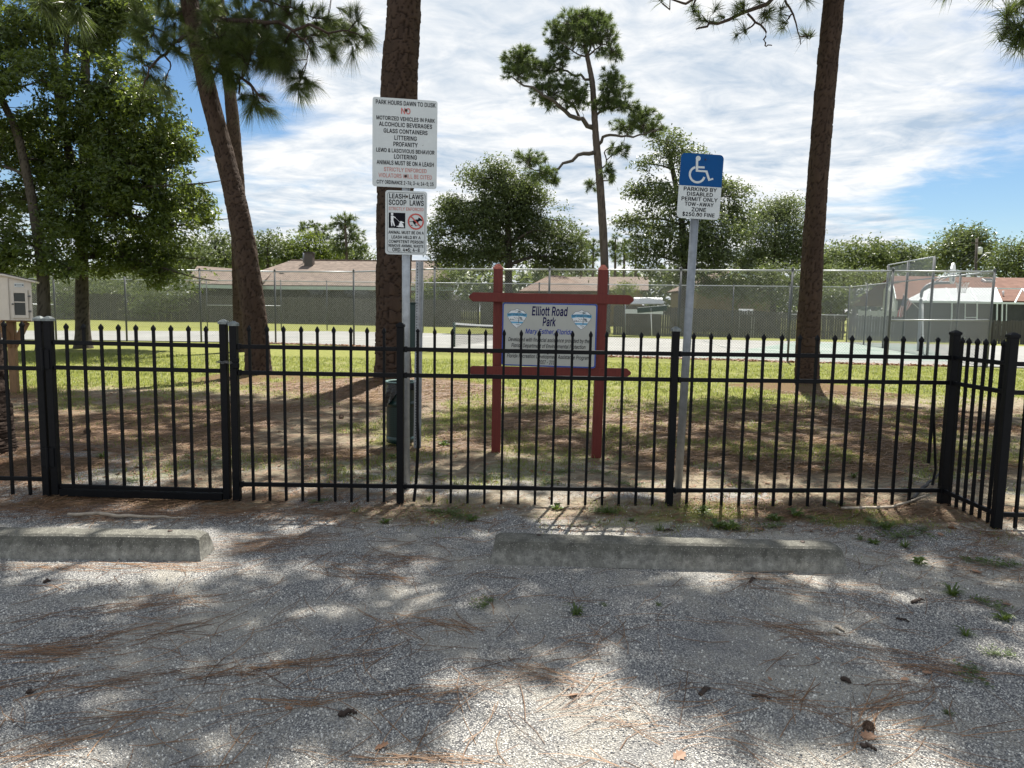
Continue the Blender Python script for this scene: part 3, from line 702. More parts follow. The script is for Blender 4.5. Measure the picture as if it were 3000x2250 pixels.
# big straight pine behind the park rules sign
tb = G(1150, 1130); Yb = tb[1]
tr = [np.array([*(tb[:2]), -.1]), P(1152, 900, Yb), P(1158, 600, Yb), P(1170, 250, Yb), P(1186, -60, Yb), P(1200, -700, Yb), P(1212, -1700, Yb)]
up = [shade_lobe(*v) for v in ((-5.4, 7.2, 9.4, 1.3), (-3.0, 7.4, 9.6, 1.3), (-2.2, 6.2, 9.0, 1.2), (-4.2, 8.4, 10.2, 1.3), (-1.8, 8.5, 10, 1.2), (-3.2, 9.3, 10.6, 1.2), (-.3, 7.7, 9.4, 1.0), (.9, 7.0, 9.0, 1.0), (.2, 8.9, 10, .9), (-.9, 5.6, 8.4, 1.0), (.6, 5.8, 8.4, .9), (-4.0, 6.2, 9.0, 1.2))] + [flat((-1.2, 11.6, 13.6), 1.7, 1.0)]
lm = [([P(1190, -600, Yb), (-2.4, 12, 9.2), (-4.0, 12, 9.3)], .06, .02), ([P(1190, -560, Yb), (-1.6, 11.4, 9.3), (-.8, 10.9, 9.1)], .06, .02), ([P(1190, -600, Yb), (-.6, 12, 9.2), (2.2, 11.6, 9.1)], .06, .02), ([P(1190, -650, Yb), (-2.2, 12.6, 9.8), (-2.6, 13.5, 10.1)], .06, .02)]
pine('pine_tree', 'thick straight pine trunk rising behind the white park rules sign', [(tr, [.31, .295, .285, .275, .265, .22, .12])], lm, up, [NT]*len(up), HK, .30, .0085,
     sides=72, step=.022, pw=.078, ph=.30, depth=.024, flare=.42, twr=.012, seed=3, nvis=0)
# leaning pine right of the disabled parking sign
tb = G(2365, 1136); Yb = tb[1]
tr = [np.array([*(tb[:2]), -.1]), P(2367, 1000, Yb), P(2384, 700, Yb), P(2410, 350, Yb), P(2445, -20, Yb), P(2490, -500, Yb), P(2530, -1300, Yb)]
vis = [pl(2080, 55, Yb-1, 45, 40), pl(2150, 25, Yb-.8, 60, 40), pl(2240, 30, Yb-.6, 60, 35), pl(2310, 55, Yb-.5, 50, 40), pl(2370, 105, Yb-.2, 25, 30), pl(2190, 85, Yb-.7, 50, 25), pl(2030, 20, Yb-1.2, 35, 30), pl(1950, 0, Yb-1.4, 40, 25), pl(2340, -20, Yb-.3, 60, 40)]
up = [shade_lobe(*v) for v in ((2.4, 7.6, 9.2, 1.3), (3.4, 8.8, 9.8, 1.3), (2.5, 9.6, 10.2, 1.2), (4.6, 8.2, 9.6, 1.3), (4.2, 6.4, 8.6, 1.2), (5.4, 9.6, 10.2, 1.3), (2.2, 6.1, 8.6, 1.1), (6.5, 8.6, 9.8, 1.3), (3.5, 10.3, 10.4, 1.1), (5.8, 7.0, 9.0, 1.2), (3.2, 5.5, 8.4, 1.0))] + [flat((5.9, 13, 12.6), 1.5, 1.0)]
lm = [([P(2440, -60, Yb), P(2330, -40, Yb-.4), P(2190, 40, Yb-.7), P(2080, 70, Yb-1), P(2040, 85, Yb-1.1)], .05, .012), ([P(2190, 40, Yb-.7), P(2240, 90, Yb-.6), P(2240, 130, Yb-.6), P(2262, 133, Yb-.6)], .02, .008), ([P(2300, 0, Yb-.5), P(2330, 60, Yb-.4), P(2345, 130, Yb-.4)], .02, .007),
      ([P(2445, -120, Yb), P(2200, -90, Yb-1), P(2020, 0, Yb-1.3), P(1940, 10, Yb-1.5)], .045, .01), ([P(2485, -500, Yb), (5.4, 12, 8.9), (4.4, 11.4, 8.8)], .06, .02), ([P(2490, -540, Yb), (4.4, 12.6, 9.2), (3.8, 12.4, 9.2)], .06, .02), ([P(2490, -540, Yb), (6.6, 12.6, 9.2), (7.6, 12.8, 9.5)], .06, .02)]
pine('pine_tree', 'slightly leaning pine with a bare trunk just right of the disabled parking sign', [(tr, [.205, .195, .185, .175, .165, .14, .09])], lm, vis+up, cnt(vis, Yb, 1.25)+[NT]*len(up), 72, .27, .0062,
     sides=56, step=.024, pw=.062, ph=.22, depth=.015, flare=.35, seed=14, spread=.62, nvis=len(vis))
# two pines that cross, left
tb = G(760, 1107); Yb = tb[1]
tr = [np.array([*(tb[:2]), -.1]), P(748, 960, Yb), P(725, 780, Yb), P(697, 620, Yb), P(665, 482, Yb), P(603, 241, Yb), P(555, 0, Yb), P(520, -260, Yb), P(500, -700, Yb)]
L1 = [(600, 60, 110, 60), (720, 55, 110, 60), (850, 40, 110, 50), (960, 55, 80, 50), (1035, 105, 40, 50), (975, 150, 35, 40), (650, 190, 60, 60), (720, 190, 90, 55), (820, 175, 70, 55), (880, 225, 40, 40), (745, 290, 35, 35), (450, 105, 55, 50), (500, 50, 60, 50), (425, 190, 40, 45), (530, 140, 40, 40), (485, 235, 25, 40), (590, 230, 22, 25), (410, 60, 40, 50), (780, 120, 110, 50), (900, 110, 60, 50), (670, -40, 140, 50), (860, -50, 130, 40), (470, -40, 110, 40), (760, 300, 40, 35), (700, 275, 25, 25), (870, 255, 40, 28), (1045, 60, 35, 45), (1065, 115, 20, 35), (640, 110, 90, 60), (740, 140, 90, 60), (830, 150, 70, 50), (600, 130, 50, 50)]
vis = [pl(a, b, Yb+rng.uniform(-.7, .6), c, d) for a, b, c, d in L1]
up = [shade_lobe(*v) for v in ((-6.4, 8.8, 10, 1.3), (-7.4, 7.6, 9.4, 1.3), (-5.4, 9.6, 10.4, 1.1))] + [flat((-5.6, 13.4, 11), 1.5)]
lm = [([P(558, 95, Yb), P(520, 120, Yb-.2), P(480, 160, Yb-.4), P(445, 200, Yb-.5), P(420, 258, Yb-.5)], .04, .010), ([P(480, 160, Yb-.4), P(500, 190, Yb-.4), P(486, 225, Yb-.4)], .018, .007), ([P(520, 120, Yb-.2), P(470, 90, Yb-.4), P(430, 80, Yb-.5)], .02, .008),
      ([P(590, 190, Yb), P(680, 215, Yb-.5), P(745, 262, Yb-.7), P(790, 300, Yb-.7)], .035, .010), ([P(560, 20, Yb), P(700, 60, Yb-.4), P(830, 70, Yb-.5), P(960, 90, Yb-.6), P(1050, 100, Yb-.6)], .05, .010), ([P(830, 70, Yb-.5), P(900, 130, Yb-.4), P(900, 180, Yb-.4)], .02, .007),
      ([P(545, -60, Yb), P(700, -20, Yb+.3), P(880, 30, Yb+.2)], .045, .01), ([P(500, -700, Yb), (-5.8, 13.4, 9.8), (-5.2, 13.6, 9.9)], .05, .02)]
pine('pine_tree', 'leaning pine with long drooping needles, the nearer of the two that cross', [(tr, [.215, .205, .195, .185, .17, .155, .14, .12, .08])], lm, vis+up, cnt(vis, Yb, 3.3, .27)+[NT]*len(up), 120, .36, .0040,
     sides=56, step=.026, pw=.06, ph=.22, depth=.016, flare=.38, seed=25, spread=.40, droop=.36, nvis=len(vis))
tb = G(712, 1030); Yb = tb[1]
tr = [np.array([*(tb[:2]), -.1]), P(708, 900, Yb), P(702, 700, Yb), P(692, 500, Yb), P(680, 330, Yb), P(655, 120, Yb), P(635, -120, Yb)]
vis = [pl(620, 120, Yb, 70, 45), pl(700, 110, Yb, 70, 45), pl(560, 40, Yb, 60, 50), pl(760, 60, Yb, 70, 40), pl(640, 30, Yb, 90, 40), pl(690, 230, Yb, 25, 25)]
pine('pine_tree', 'farther of the two crossing pines, with its foot in the grass by the court', [(tr, [.255, .235, .215, .19, .17, .14, .09])], [], vis, cnt(vis, Yb, 2.4, .35), 70, .34, .008,
     sides=40, step=.04, pw=.09, ph=.18, depth=.015, flare=.4, seed=36, spread=.5, droop=.25)
# the tree at the left edge, just behind the fence
tr = [(-4.33, 5.7, -.1), (-4.36, 5.72, .5), (-4.5, 5.75, 2.0), (-4.75, 5.8, 4.5), (-4.9, 5.9, 8), (-4.9, 6, 10.5)]
up = [shade_lobe(*v) for v in ((-1.9, 4.3, 6.8, .55), (-1.25, 2.85, 6.8, .7), (-.35, 2.65, 7.0, .68), (-.75, 3.75, 7.2, .7), (-.95, 2.2, 6.6, .55), (-2.3, 2.75, 6.4, .6), (.1, 3.5, 7.4, .5), (.42, 2.95, 7.2, .62), (-3.0, 2.85, 6.4, .75), (-1.7, 2.3, 6.5, .4), (-.2, 4.35, 7.4, .4), (-1.1, 4.65, 7.2, .3), (-3.0, 4.4, 6.9, .4))] + [flat((-4.6, 6.6, 9.2), 1.3)]
lm = [([(-4.8, 5.8, 5.2), (-3.0, 6, 6.2), (-.2, 6.5, 6.9), (1.2, 7.0, 7.2)], .07, .02), ([(-4.8, 5.8, 5.4), (-3.0, 6.2, 6.2), (.6, 6.2, 6.8)], .05, .02), ([(-4.8, 5.8, 5.6), (-5.0, 6.6, 6.6)], .05, .02)]
pine('pine_tree', 'rough trunk cut off by the left edge of the picture, just behind the black fence', [(tr, [.27, .235, .21, .19, .15, .10])], [*lm, ([(-4.8, 5.8, 4.9), (-4.7, 6.4, 5.0), P(240, -30, 7.0), P(170, 20, 7.0)], .025, .008)], [pl(150, 5, 7, 40, 25), pl(220, 30, 7, 25, 25), *up], [5, 4]+[62]*len(up), HK+20, .30, .0075,
     sides=56, step=.02, pw=.07, ph=.13, depth=.022, flare=.55, seed=47, nvis=2)
# the tree outside the picture whose branch tips hang in at the top right
tr = [(7.6, 7.2, -.1), (7.6, 7.2, 2), (7.5, 7.25, 5), (7.4, 7.3, 8), (7.4, 7.3, 10.5)]
vis = [pl(2985, 35, 6.3, 45, 40), pl(2975, 110, 6.3, 45, 35), pl(3040, 70, 6.3, 50, 60)]
vis2 = [pl(2800, -40, 6.6, 60, 25), pl(2890, -35, 6.5, 40, 25)]
up = [shade_lobe(*v) for v in ((1.2, 2.95, 6.8, .58), (2.05, 3.0, 6.6, .6), (.85, 4.55, 7.2, .33), (2.0, 4.5, 6.9, .36), (1.3, 3.95, 7.0, .45), (.95, 2.45, 6.4, .45), (2.6, 2.85, 6.2, .5), (3.1, 3.7, 6.4, .75), (1.75, 2.2, 6.2, .38), (2.5, 4.2, 6.6, .45), (3.6, 2.5, 6, .7), (1.85, 3.85, 6.9, .4))] + [flat((6.8, 7.0, 8.6), 1.4), flat((8.4, 6.6, 7.4), 1.3)]
lm = [([(7.55, 7.2, 3.4), P(3100, -40, 6.6), P(3020, 20, 6.35), P(2985, 60, 6.3), P(2950, 78, 6.3)], .035, .008), ([P(3020, 20, 6.35), P(3010, 90, 6.3), P(2985, 120, 6.3)], .014, .007), ([(7.5, 7.2, 4.8), (5.8, 6.9, 5.8), (3.3, 6.6, 6.5), (2.0, 6.4, 6.7)], .07, .02), ([(7.5, 7.2, 4.6), (6.2, 6.4, 5.4), (4.0, 6.0, 6.1)], .06, .02)]
pine('pine_tree', 'pine branch tips hanging in at the top right corner against the clouds', [(tr, [.24, .21, .19, .16, .1])], lm, vis+vis2+up, [5, 5, 6, 3, 2]+[60]*len(up), 90, .25, .0048,
     sides=40, step=.04, pw=.08, ph=.15, depth=.016, seed=58, spread=.6, nvis=5)

# ------------------------------------------------------------------ the tall lone pine beyond the court
Y3 = 47.0; px3 = [(1776, 880), (1771, 771), (1759, 555), (1747, 419), (1740, 313), (1735, 241), (1721, 169), (1712, 120), (1706, 70)]
tr = [P(x, y, Y3) for x, y in px3]; tr[0][2] = 0
def q3(l, dy=0): return [P(x, y, Y3+dy*k/(len(l)-1)) for k, (x, y) in enumerate(l)]
lm = [(q3([(1745, 446), (1700, 452), (1660, 475), (1625, 496), (1590, 500), (1545, 488)], -1), .15, .03), (q3([(1625, 496), (1610, 520), (1600, 540)]), .05, .02),
      (q3([(1738, 374), (1700, 350), (1650, 322), (1600, 285), (1550, 255), (1500, 225)], -2), .17, .04), (q3([(1700, 350), (1680, 310), (1640, 285), (1600, 262)], 1), .09, .03),
      (q3([(1736, 242), (1700, 222), (1650, 205), (1600, 185), (1540, 160)], 1.5), .10, .03), (q3([(1650, 205), (1640, 170), (1610, 150)], 1), .05, .02),
      (q3([(1714, 150), (1690, 105), (1665, 70)]), .07, .02), (q3([(1718, 160), (1745, 110), (1755, 60)], 1), .07, .02), (q3([(1721, 165), (1770, 130), (1800, 150)], -1), .06, .02), (q3([(1721, 169), (1680, 150), (1640, 120)], -1), .06, .02),
      (q3([(1752, 425), (1775, 395), (1830, 402), (1880, 395), (1940, 370)], -1.5), .11, .03), (q3([(1745, 340), (1790, 315), (1850, 320), (1900, 345)], 1), .09, .03), (q3([(1740, 310), (1770, 270), (1800, 235)]), .07, .02),
      (q3([(1757, 505), (1775, 480), (1770, 445), (1800, 430), (1840, 428)], 1), .06, .02), (q3([(1757, 520), (1740, 540), (1720, 545)]), .04, .02)]
L3 = [(1690, 75, 75, 45), (1740, 105, 75, 55), (1640, 105, 45, 50), (1795, 155, 32, 28), (1650, 165, 45, 22), (1720, 50, 50, 22), (1530, 180, 60, 38), (1600, 205, 58, 34), (1515, 215, 42, 25), (1660, 250, 58, 32), (1590, 255, 40, 24), (1600, 295, 48, 24), (1690, 290, 48, 32), (1790, 230, 38, 34), (1805, 268, 45, 33), (1770, 300, 38, 28), (1830, 312, 45, 26), (1885, 350, 60, 32), (1905, 378, 48, 20), (1830, 372, 48, 22), (1550, 468, 50, 30), (1590, 508, 46, 26), (1622, 535, 24, 16), (1815, 440, 36, 20), (1780, 500, 18, 26), (1728, 545, 20, 18), (1795, 525, 14, 16), (1540, 155, 30, 20), (1760, 60, 40, 26)]
lob = [pl(a, b, Y3+rng.uniform(-1, 1), c*1.06, d*.98) for a, b, c, d in L3]
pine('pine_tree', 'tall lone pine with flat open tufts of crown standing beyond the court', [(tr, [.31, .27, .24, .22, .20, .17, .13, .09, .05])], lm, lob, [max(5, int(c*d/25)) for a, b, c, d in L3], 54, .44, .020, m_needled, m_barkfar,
     sides=20, step=.12, pw=.2, ph=.4, depth=.02, flare=.25, twr=.03, limb_r=.07, limb_sides=6, seed=61, spread=.75, droop=.05, shell=.6)

# ------------------------------------------------------------------ the leafy trees at the left
Yo = 20.8
base = online(243, 1000, lambda X: 22.0); by = 20.8
def po(l, Y=Yo): return [P(x, y, Y) for x, y in l]
tr = po([(243, 1010), (240, 800), (246, 600), (250, 400), (250, 200), (252, -60), (255, -250)]); tr[0][2] = 0
fk = po([(242, 640), (210, 480), (178, 330), (160, 200), (140, 90), (118, 20), (100, -80)])
fk2 = po([(182, 340), (192, 220), (196, 110), (206, 0)], Yo-.3)
LO = [(230, 60, 120), (330, 110, 100), (300, 270, 130), (430, 310, 95), (230, 420, 140), (400, 440, 130), (510, 420, 80), (270, 590, 150), (430, 590, 120), (545, 590, 75), (600, 640, 45), (300, 735, 110), (440, 730, 100), (530, 755, 60), (380, 20, 70), (260, -80, 150), (560, 540, 55), (500, 660, 80), (350, 520, 120), (560, 810, 55), (460, 800, 60)]
lob = [pl(a, b, Yo+rng.uniform(-1.6, 1.3), r, r*.78) for a, b, r in LO]
broadleaf('laurel_tree', 'big glossy leaved tree left of the crossing pines, leaves sweeping to the fence top', [(tr, [.20, .17, .15, .13, .11, .08, .05]), (fk, [.12, .11, .10, .09, .08, .06, .04]), (fk2, [.08, .07, .06, .05])], lob, 6800, 11, .155, .115, m_leaf, limb_r=.05, gap=.38, seed=71, twfrac=.22, sides=28, step=.05)
tr = po([(128, 1000), (125, 800), (97, 604), (72, 482), (48, 386), (0, 280), (-60, 150)], 19.4); tr[0][2] = 0
LO = [(60, 80, 120), (110, 240, 120), (50, 410, 120), (90, 590, 120), (110, 715, 110), (0, 300, 120), (-100, 500, 150), (-100, 200, 150), (-60, 700, 130), (160, 480, 80), (150, 640, 80), (20, 180, 90), (10, 760, 80), (190, 780, 60)]
lob = [pl(a, b, 19.4+rng.uniform(-1.4, 1.4), r, r*.78) for a, b, r in LO]
broadleaf('laurel_tree', 'dark leaning leafy tree at the far left above the little library box', [(tr, [.16, .14, .12, .11, .10, .08, .05])], lob, 3900, 11, .155, .115, m_leaf, limb_r=.05, gap=.40, seed=82, twfrac=.22, sides=24, step=.05)

# ------------------------------------------------------------------ trees beyond the court
def far(name, label, Y, lob, trunkpx, n, k, size, cr, mat, gap=.34, tr=.3, seed=0, group=None, shell=.45, flat=.6, lobr=1.0):
    t = [P(x, y, Y) for x, y in trunkpx]; t[0][2] = 0
    lo = [pl(a, b, Y+rng.uniform(-.35, .35)*c/F*Y*2, c*lobr, d*lobr) for a, b, c, d in lob]
    return broadleaf(name, label, [(t, list(np.linspace(tr, tr*.35, len(t))))], lo, n, k, size, cr, mat, limb_r=tr*.35, gap=gap, sides=12, step=.3, twfrac=.12, seed=seed, group=group, shell=shell, flat=flat, pw=.25, twr=.03)
far('oak_tree', 'big dark rounded oak behind the red framed park sign', 66, [(1400, 520, 58, 42), (1452, 498, 50, 40), (1505, 540, 55, 48), (1350, 625, 66, 50), (1300, 690, 58, 55), (1405, 650, 75, 62), (1480, 625, 62, 55), (1560, 600, 60, 55), (1622, 645, 50, 48), (1665, 712, 52, 56), (1580, 700, 75, 58), (1500, 720, 85, 58), (1400, 740, 85, 48), (1310, 755, 58, 40), (1690, 768, 45, 34), (1620, 772, 66, 32), (1545, 550, 45, 36), (1325, 596, 36, 30), (1440, 570, 60, 50), (1530, 640, 60, 60)],
    [(1490, 900), (1490, 760), (1485, 620), (1470, 520)], 4300, 13, .31, .40, m_leafd, .36, .4, 91, shell=.34)
far('magnolia_tree', 'open glossy magnolia rising behind the disabled parking sign', 49, [(1950, 420, 60, 42), (2010, 470, 65, 52), (1900, 480, 42, 34), (1880, 560, 50, 42), (1960, 590, 80, 62), (2060, 560, 80, 60), (2140, 575, 68, 52), (2170, 640, 52, 52), (1900, 660, 68, 60), (2000, 690, 95, 70), (2100, 700, 90, 70), (1830, 650, 36, 28), (1880, 740, 60, 55), (2050, 760, 110, 40), (2080, 825, 70, 45), (2160, 835, 60, 45), (1960, 800, 70, 35)],
    [(2000, 900), (2005, 740), (1990, 600), (1965, 470), (1955, 410)], 3200, 12, .26, .25, m_leafm, .40, .28, 102, shell=.36)
far('bay_tree', 'fine leaved grey green tree between the magnolia and the leaning pine trunk', 56, [(2250, 625, 55, 42), (2310, 610, 50, 42), (2220, 690, 65, 60), (2310, 690, 68, 70), (2260, 755, 100, 45), (2350, 740, 42, 52), (2190, 770, 60, 40)], [(2270, 900), (2270, 760), (2275, 640)], 1700, 15, .22, .40, m_leafh, .30, .2, 113)
far('oak_tree', 'round green tree behind the brown roofed house, left of the utility pole', 80, [(2830, 700, 60, 42), (2775, 735, 45, 45), (2880, 745, 45, 48), (2820, 770, 80, 40), (2850, 720, 50, 45)], [(2825, 880), (2825, 760), (2828, 690)], 520, 14, .42, .6, m_leafm, .3, .3, 124)
far('oak_tree', 'dark tree at the right edge behind the house roof', 74, [(2960, 740, 50, 42), (2930, 785, 45, 36), (3010, 765, 60, 60), (3090, 740, 80, 70), (2960, 800, 60, 30)], [(2990, 880), (2990, 760), (2985, 720)], 460, 14, .4, .6, m_leafd, .3, .3, 135)
ORD = ['first', 'second', 'third', 'fourth', 'fifth', 'sixth', 'seventh', 'eighth', 'ninth']
fk_lab = 'tree from the left in the distant line right of the leaning pine'
for q, (x, y, rx, ry, mt) in enumerate([(2440, 752, 55, 32, m_leafh), (2505, 742, 48, 32, m_leafd), (2560, 735, 44, 30, m_leafd), (2612, 745, 46, 30, m_leafh), (2665, 752, 44, 28, m_leafd), (2400, 770, 45, 30, m_leafd), (2715, 765, 45, 26, m_leafh)]):
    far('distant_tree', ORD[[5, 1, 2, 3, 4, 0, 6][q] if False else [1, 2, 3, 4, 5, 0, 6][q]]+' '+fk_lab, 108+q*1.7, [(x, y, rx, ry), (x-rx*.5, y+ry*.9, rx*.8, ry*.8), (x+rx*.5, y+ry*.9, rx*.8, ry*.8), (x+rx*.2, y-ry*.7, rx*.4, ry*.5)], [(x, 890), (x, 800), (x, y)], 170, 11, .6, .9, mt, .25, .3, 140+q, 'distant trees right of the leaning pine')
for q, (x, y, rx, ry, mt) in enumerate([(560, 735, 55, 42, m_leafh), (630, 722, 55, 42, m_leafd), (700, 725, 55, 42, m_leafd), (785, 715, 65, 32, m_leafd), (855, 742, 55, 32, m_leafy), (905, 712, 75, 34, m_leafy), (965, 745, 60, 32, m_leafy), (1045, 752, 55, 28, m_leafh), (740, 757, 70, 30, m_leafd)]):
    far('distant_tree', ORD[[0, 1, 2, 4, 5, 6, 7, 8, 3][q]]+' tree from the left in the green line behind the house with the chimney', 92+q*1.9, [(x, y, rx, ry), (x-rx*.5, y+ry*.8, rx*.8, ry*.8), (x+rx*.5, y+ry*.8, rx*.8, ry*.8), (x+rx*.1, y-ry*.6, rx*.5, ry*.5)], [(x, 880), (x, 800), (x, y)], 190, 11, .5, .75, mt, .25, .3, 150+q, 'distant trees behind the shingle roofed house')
def farpine(label, Y, tpx, lob, dens=30, group=None, seed=0):
    t = [P(x, y, Y) for x, y in tpx]; t[0][2] = 0
    lo = [pl(a, b, Y+rng.uniform(-1, 1), c, d) for a, b, c, d in lob]
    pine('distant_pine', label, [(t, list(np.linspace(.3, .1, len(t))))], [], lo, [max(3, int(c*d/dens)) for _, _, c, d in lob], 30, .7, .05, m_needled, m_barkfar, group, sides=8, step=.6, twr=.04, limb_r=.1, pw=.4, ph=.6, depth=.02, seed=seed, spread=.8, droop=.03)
farpine('dark crowned distant pine just left of the thick straight trunk, above the roof', 96, [(1018, 860), (1016, 760), (1010, 640)], [(1000, 655, 38, 25), (1035, 690, 38, 32), (985, 700, 30, 22), (1020, 640, 30, 15), (1055, 725, 28, 26), (1000, 730, 40, 20)], 22)
farpine('pale thin distant pine above the roof between the crossing pines and the thick trunk', 104, [(925, 860), (925, 760), (922, 655)], [(915, 660, 40, 12), (950, 672, 30, 12), (885, 668, 25, 10), (930, 690, 36, 14)], 22)
for q, (x, yt) in enumerate([(1700, 690), (1735, 712), (1800, 700), (1826, 720), (1860, 705)]):
    farpine(ORD[q]+' thin distant pine from the left in the gap by the tall lone pine', 100+q*3, [(x, 870), (x+2, 790), (x+3, yt)], [(x-12, yt+8, 26, 16), (x+14, yt+22, 26, 16), (x-6, yt+45, 30, 14), (x+8, yt-8, 18, 10)], 26, 'distant pines by the tall lone pine')

# shrubs along the back
def bush(label, Y, lob, n, k, size, cr, mat, group=None, seed=0, name='shrub', gap=.3):
    x = np.mean([l[0] for l in lob]); t = [np.array([*(P(x, 950, Y)[:2]), 0]), P(x, np.mean([l[1] for l in lob]), Y)]
    lo = [pl(a, b, Y+rng.uniform(-.5, .5), c, d) for a, b, c, d in lob]
    return broadleaf(name, label, [(t, [.08, .04])], lo, n, k, size, cr, mat, limb_r=.03, gap=gap, sides=8, step=.2, twfrac=.1, seed=seed, group=group, twr=.02, cat='shrub', pw=.2)
bush('pale green shrub seen through the chain link behind the little library box', 62.5, [(60, 850, 80, 60), (10, 880, 70, 60), (120, 800, 60, 40), (-60, 850, 80, 70)], 330, 14, .22, .4, m_leafd, seed=171)
bush('light green shrub seen through the chain link right of the grey tree trunk', 58, [(200, 840, 60, 50), (190, 890, 50, 40), (260, 820, 50, 45)], 260, 14, .22, .4, m_leafh, seed=172)
bush('dark shrub seen through the chain link under the glossy tree', 62.5, [(330, 850, 60, 55), (380, 890, 50, 45), (300, 900, 40, 40)], 260, 14, .22, .4, m_leafd, seed=173)
bush('loose pale shrub seen through the chain link left of the crossing pines', 57, [(440, 850, 60, 55), (500, 880, 55, 50), (540, 830, 50, 45), (420, 900, 50, 35)], 330, 14, .22, .4, m_leafh, seed=174)
bush('yellow green shrub beside the perforated steel post, above the wooden fence', 60, [(1270, 855, 55, 42), (1310, 815, 40, 32), (1245, 880, 50, 30)], 260, 14, .22, .4, m_leafy, seed=175)
bush('low green shrub above the wooden fence left of the red sign frame', 60, [(1385, 875, 50, 26), (1420, 860, 40, 26)], 160, 14, .2, .35, m_leafh, seed=176)
bush('small bright shrub above the fence seen between the red posts and the squeegee', 58, [(1840, 842, 32, 18), (1815, 855, 24, 14)], 80, 12, .2, .3, m_leafy, seed=177)
bush('dark mass of hedge seen through the chain link left of the leaning pine', 47.5, [(2230, 845, 70, 60), (2300, 850, 60, 55), (2170, 860, 55, 50), (2260, 800, 80, 40), (2340, 830, 50, 50)], 420, 14, .22, .35, m_leafd, seed=178)
bush('mid green hedge seen through the chain link right of the leaning pine', 60, [(2430, 805, 60, 32), (2500, 810, 60, 28), (2560, 812, 50, 26), (2400, 840, 60, 40)], 330, 14, .24, .4, m_leafh, seed=179)
bush('dark hedge low behind the fence right of the leaning pine', 50, [(2410, 880, 50, 40), (2460, 870, 40, 35)], 200, 14, .22, .35, m_leafd, seed=180)
# woods far behind, too far to count
mb = MB(); n = 5200
x = rng.uniform(-150, 160, n); y = rng.uniform(126, 140, n); top = 6.5+4*fbm(x*.06, y*.0+1, 9, 3); z = top*rng.uniform(0.05, 1, n)**.6
leaves(mb, np.stack([x, y, z], 1), np.tile([0, -1.0, 0.3], (n, 1)), 5, 1.5, .8, .7, .6)
o = mb.build('woods', m_leafh); tag(o, 'unbroken band of far woods closing the view under the trees', 'woods', None, 'stuff')
# ------------------------------------------------------------------ houses and garden fences behind the court
def brickmat():
    M = Mat('chimney_brick').set(0.85, 0, .2); b = M.n('ShaderNodeTexBrick'); M.l(M.map((1, 1, 1), 'Generated'), b.inputs[0])
    b.inputs['Color1'].default_value = (.05, .026, .02, 1); b.inputs['Color2'].default_value = (.085, .043, .032, 1); b.inputs['Mortar'].default_value = (.10, .09, .08, 1); b.inputs['Scale'].default_value = 9
    M.base(b.outputs[0]); return M.m
def shingle(name, a, b, c):
    M = Mat(name).set(0.9, 0, .2); v = M.map((1.2, 1.2, 5))
    cl = M.vor(2.2, 'F1', v); M.base(M.mix(M.noise(.5, 5, .6), M.ramp(cl.outputs['Color'], [(.2, a), (.5, b), (.85, c)]), b)); M.bump(cl.outputs['Distance'], .4, .03); return M.m
m_rtan = shingle('tan_shingles', (.085, .068, .058), (.15, .118, .098), (.22, .175, .145)); m_rbrn = shingle('dark_brown_shingles', (.10, .07, .055), (.15, .11, .09), (.20, .15, .12)); m_rred = shingle('red_brown_shingles', (.10, .052, .038), (.145, .078, .058), (.19, .11, .085))
m_brick = brickmat(); m_fascia = plain('pale_green_fascia', (.46, .55, .50), .6, 0, .08, 3, 0); m_walld = plain('dark_brick_wall', (.038, .036, .034), .85, 0, .25, 6, .1); m_wally = plain('yellow_stucco', (.20, .155, .09), .8, 0, .1, 3, .1)  # the brick wall is one dark tone, varied only by noise
m_siding = plain('white_siding', (.62, .66, .66), .6, 0, .06, 3, 0); m_plast = plain('translucent_roof_panel', (.44, .47, .48), .4, 0, .12, 2, 0); m_screen = plain('insect_screen', (.035, .04, .042), .7, 0, .3, 4, 0); m_alu = plain('white_aluminium', (.62, .70, .70), .4, 0, .05, 4, 0)
M = Mat('weathered_boards').set(.9, 0, .2); M.base(M.mix(M.attr('tint'), M.ramp(M.noise(7, 6, .7, M.map((6, 6, .6))), [(.3, (.045, .043, .040)), (.7, (.105, .10, .092))]), (.085, .082, .076))); m_wood = M.m
def rel_of(t): return tuple(t.location)
def part(t, name, mat, fn, label=None, smooth=False, fix=True, parent=None):
    mb = MB(); fn(mb); o = mb.build(name, mat, parent or t, smooth, rel_of(t))
    if parent is not None and parent.type == 'MESH': pass
    if fix: MB.fix(None, o)
    if label: o['label'] = label
    return o
# left house with the chimney
t = thing('house', [*P(860, 900, 66)[:2], 0], 'low house with a tan shingle roof, pale green fascia and brick chimney', 'house')
e = [P(640, 834, 65), P(1330, 839, 65), P(1330, 839, 82), P(640, 834, 82)]; e[2][2] = e[1][2]; e[3][2] = e[0][2]; r0 = P(852, 763, 72.5); r1 = P(1290, 766, 72.5)
part(t, 'roof', m_rtan, lambda b: (b.slab([e[0], e[1], r1, r0], .12), b.slab([e[3], e[0], r0], .12), b.slab([e[2], e[3], r0, r1], .12), b.slab([e[1], e[2], r1], .12)))
part(t, 'ridge_cap', m_rbrn, lambda b: b.tube([r0+[0, 0, .02], r1+[0, 0, .02]], .09, 6))
w0, w1, w2, w3 = P(540, 829, 63.5), P(760, 835, 63.5), P(800, 796, 69), P(578, 779, 69)
part(t, 'wing_roof', m_rtan, lambda b: (b.slab([w0, w1, w2, w3], .12), b.slab([w3, w2, w2+[0, 6, -1.8], w3+[0, 6, -1.8]], .12)))
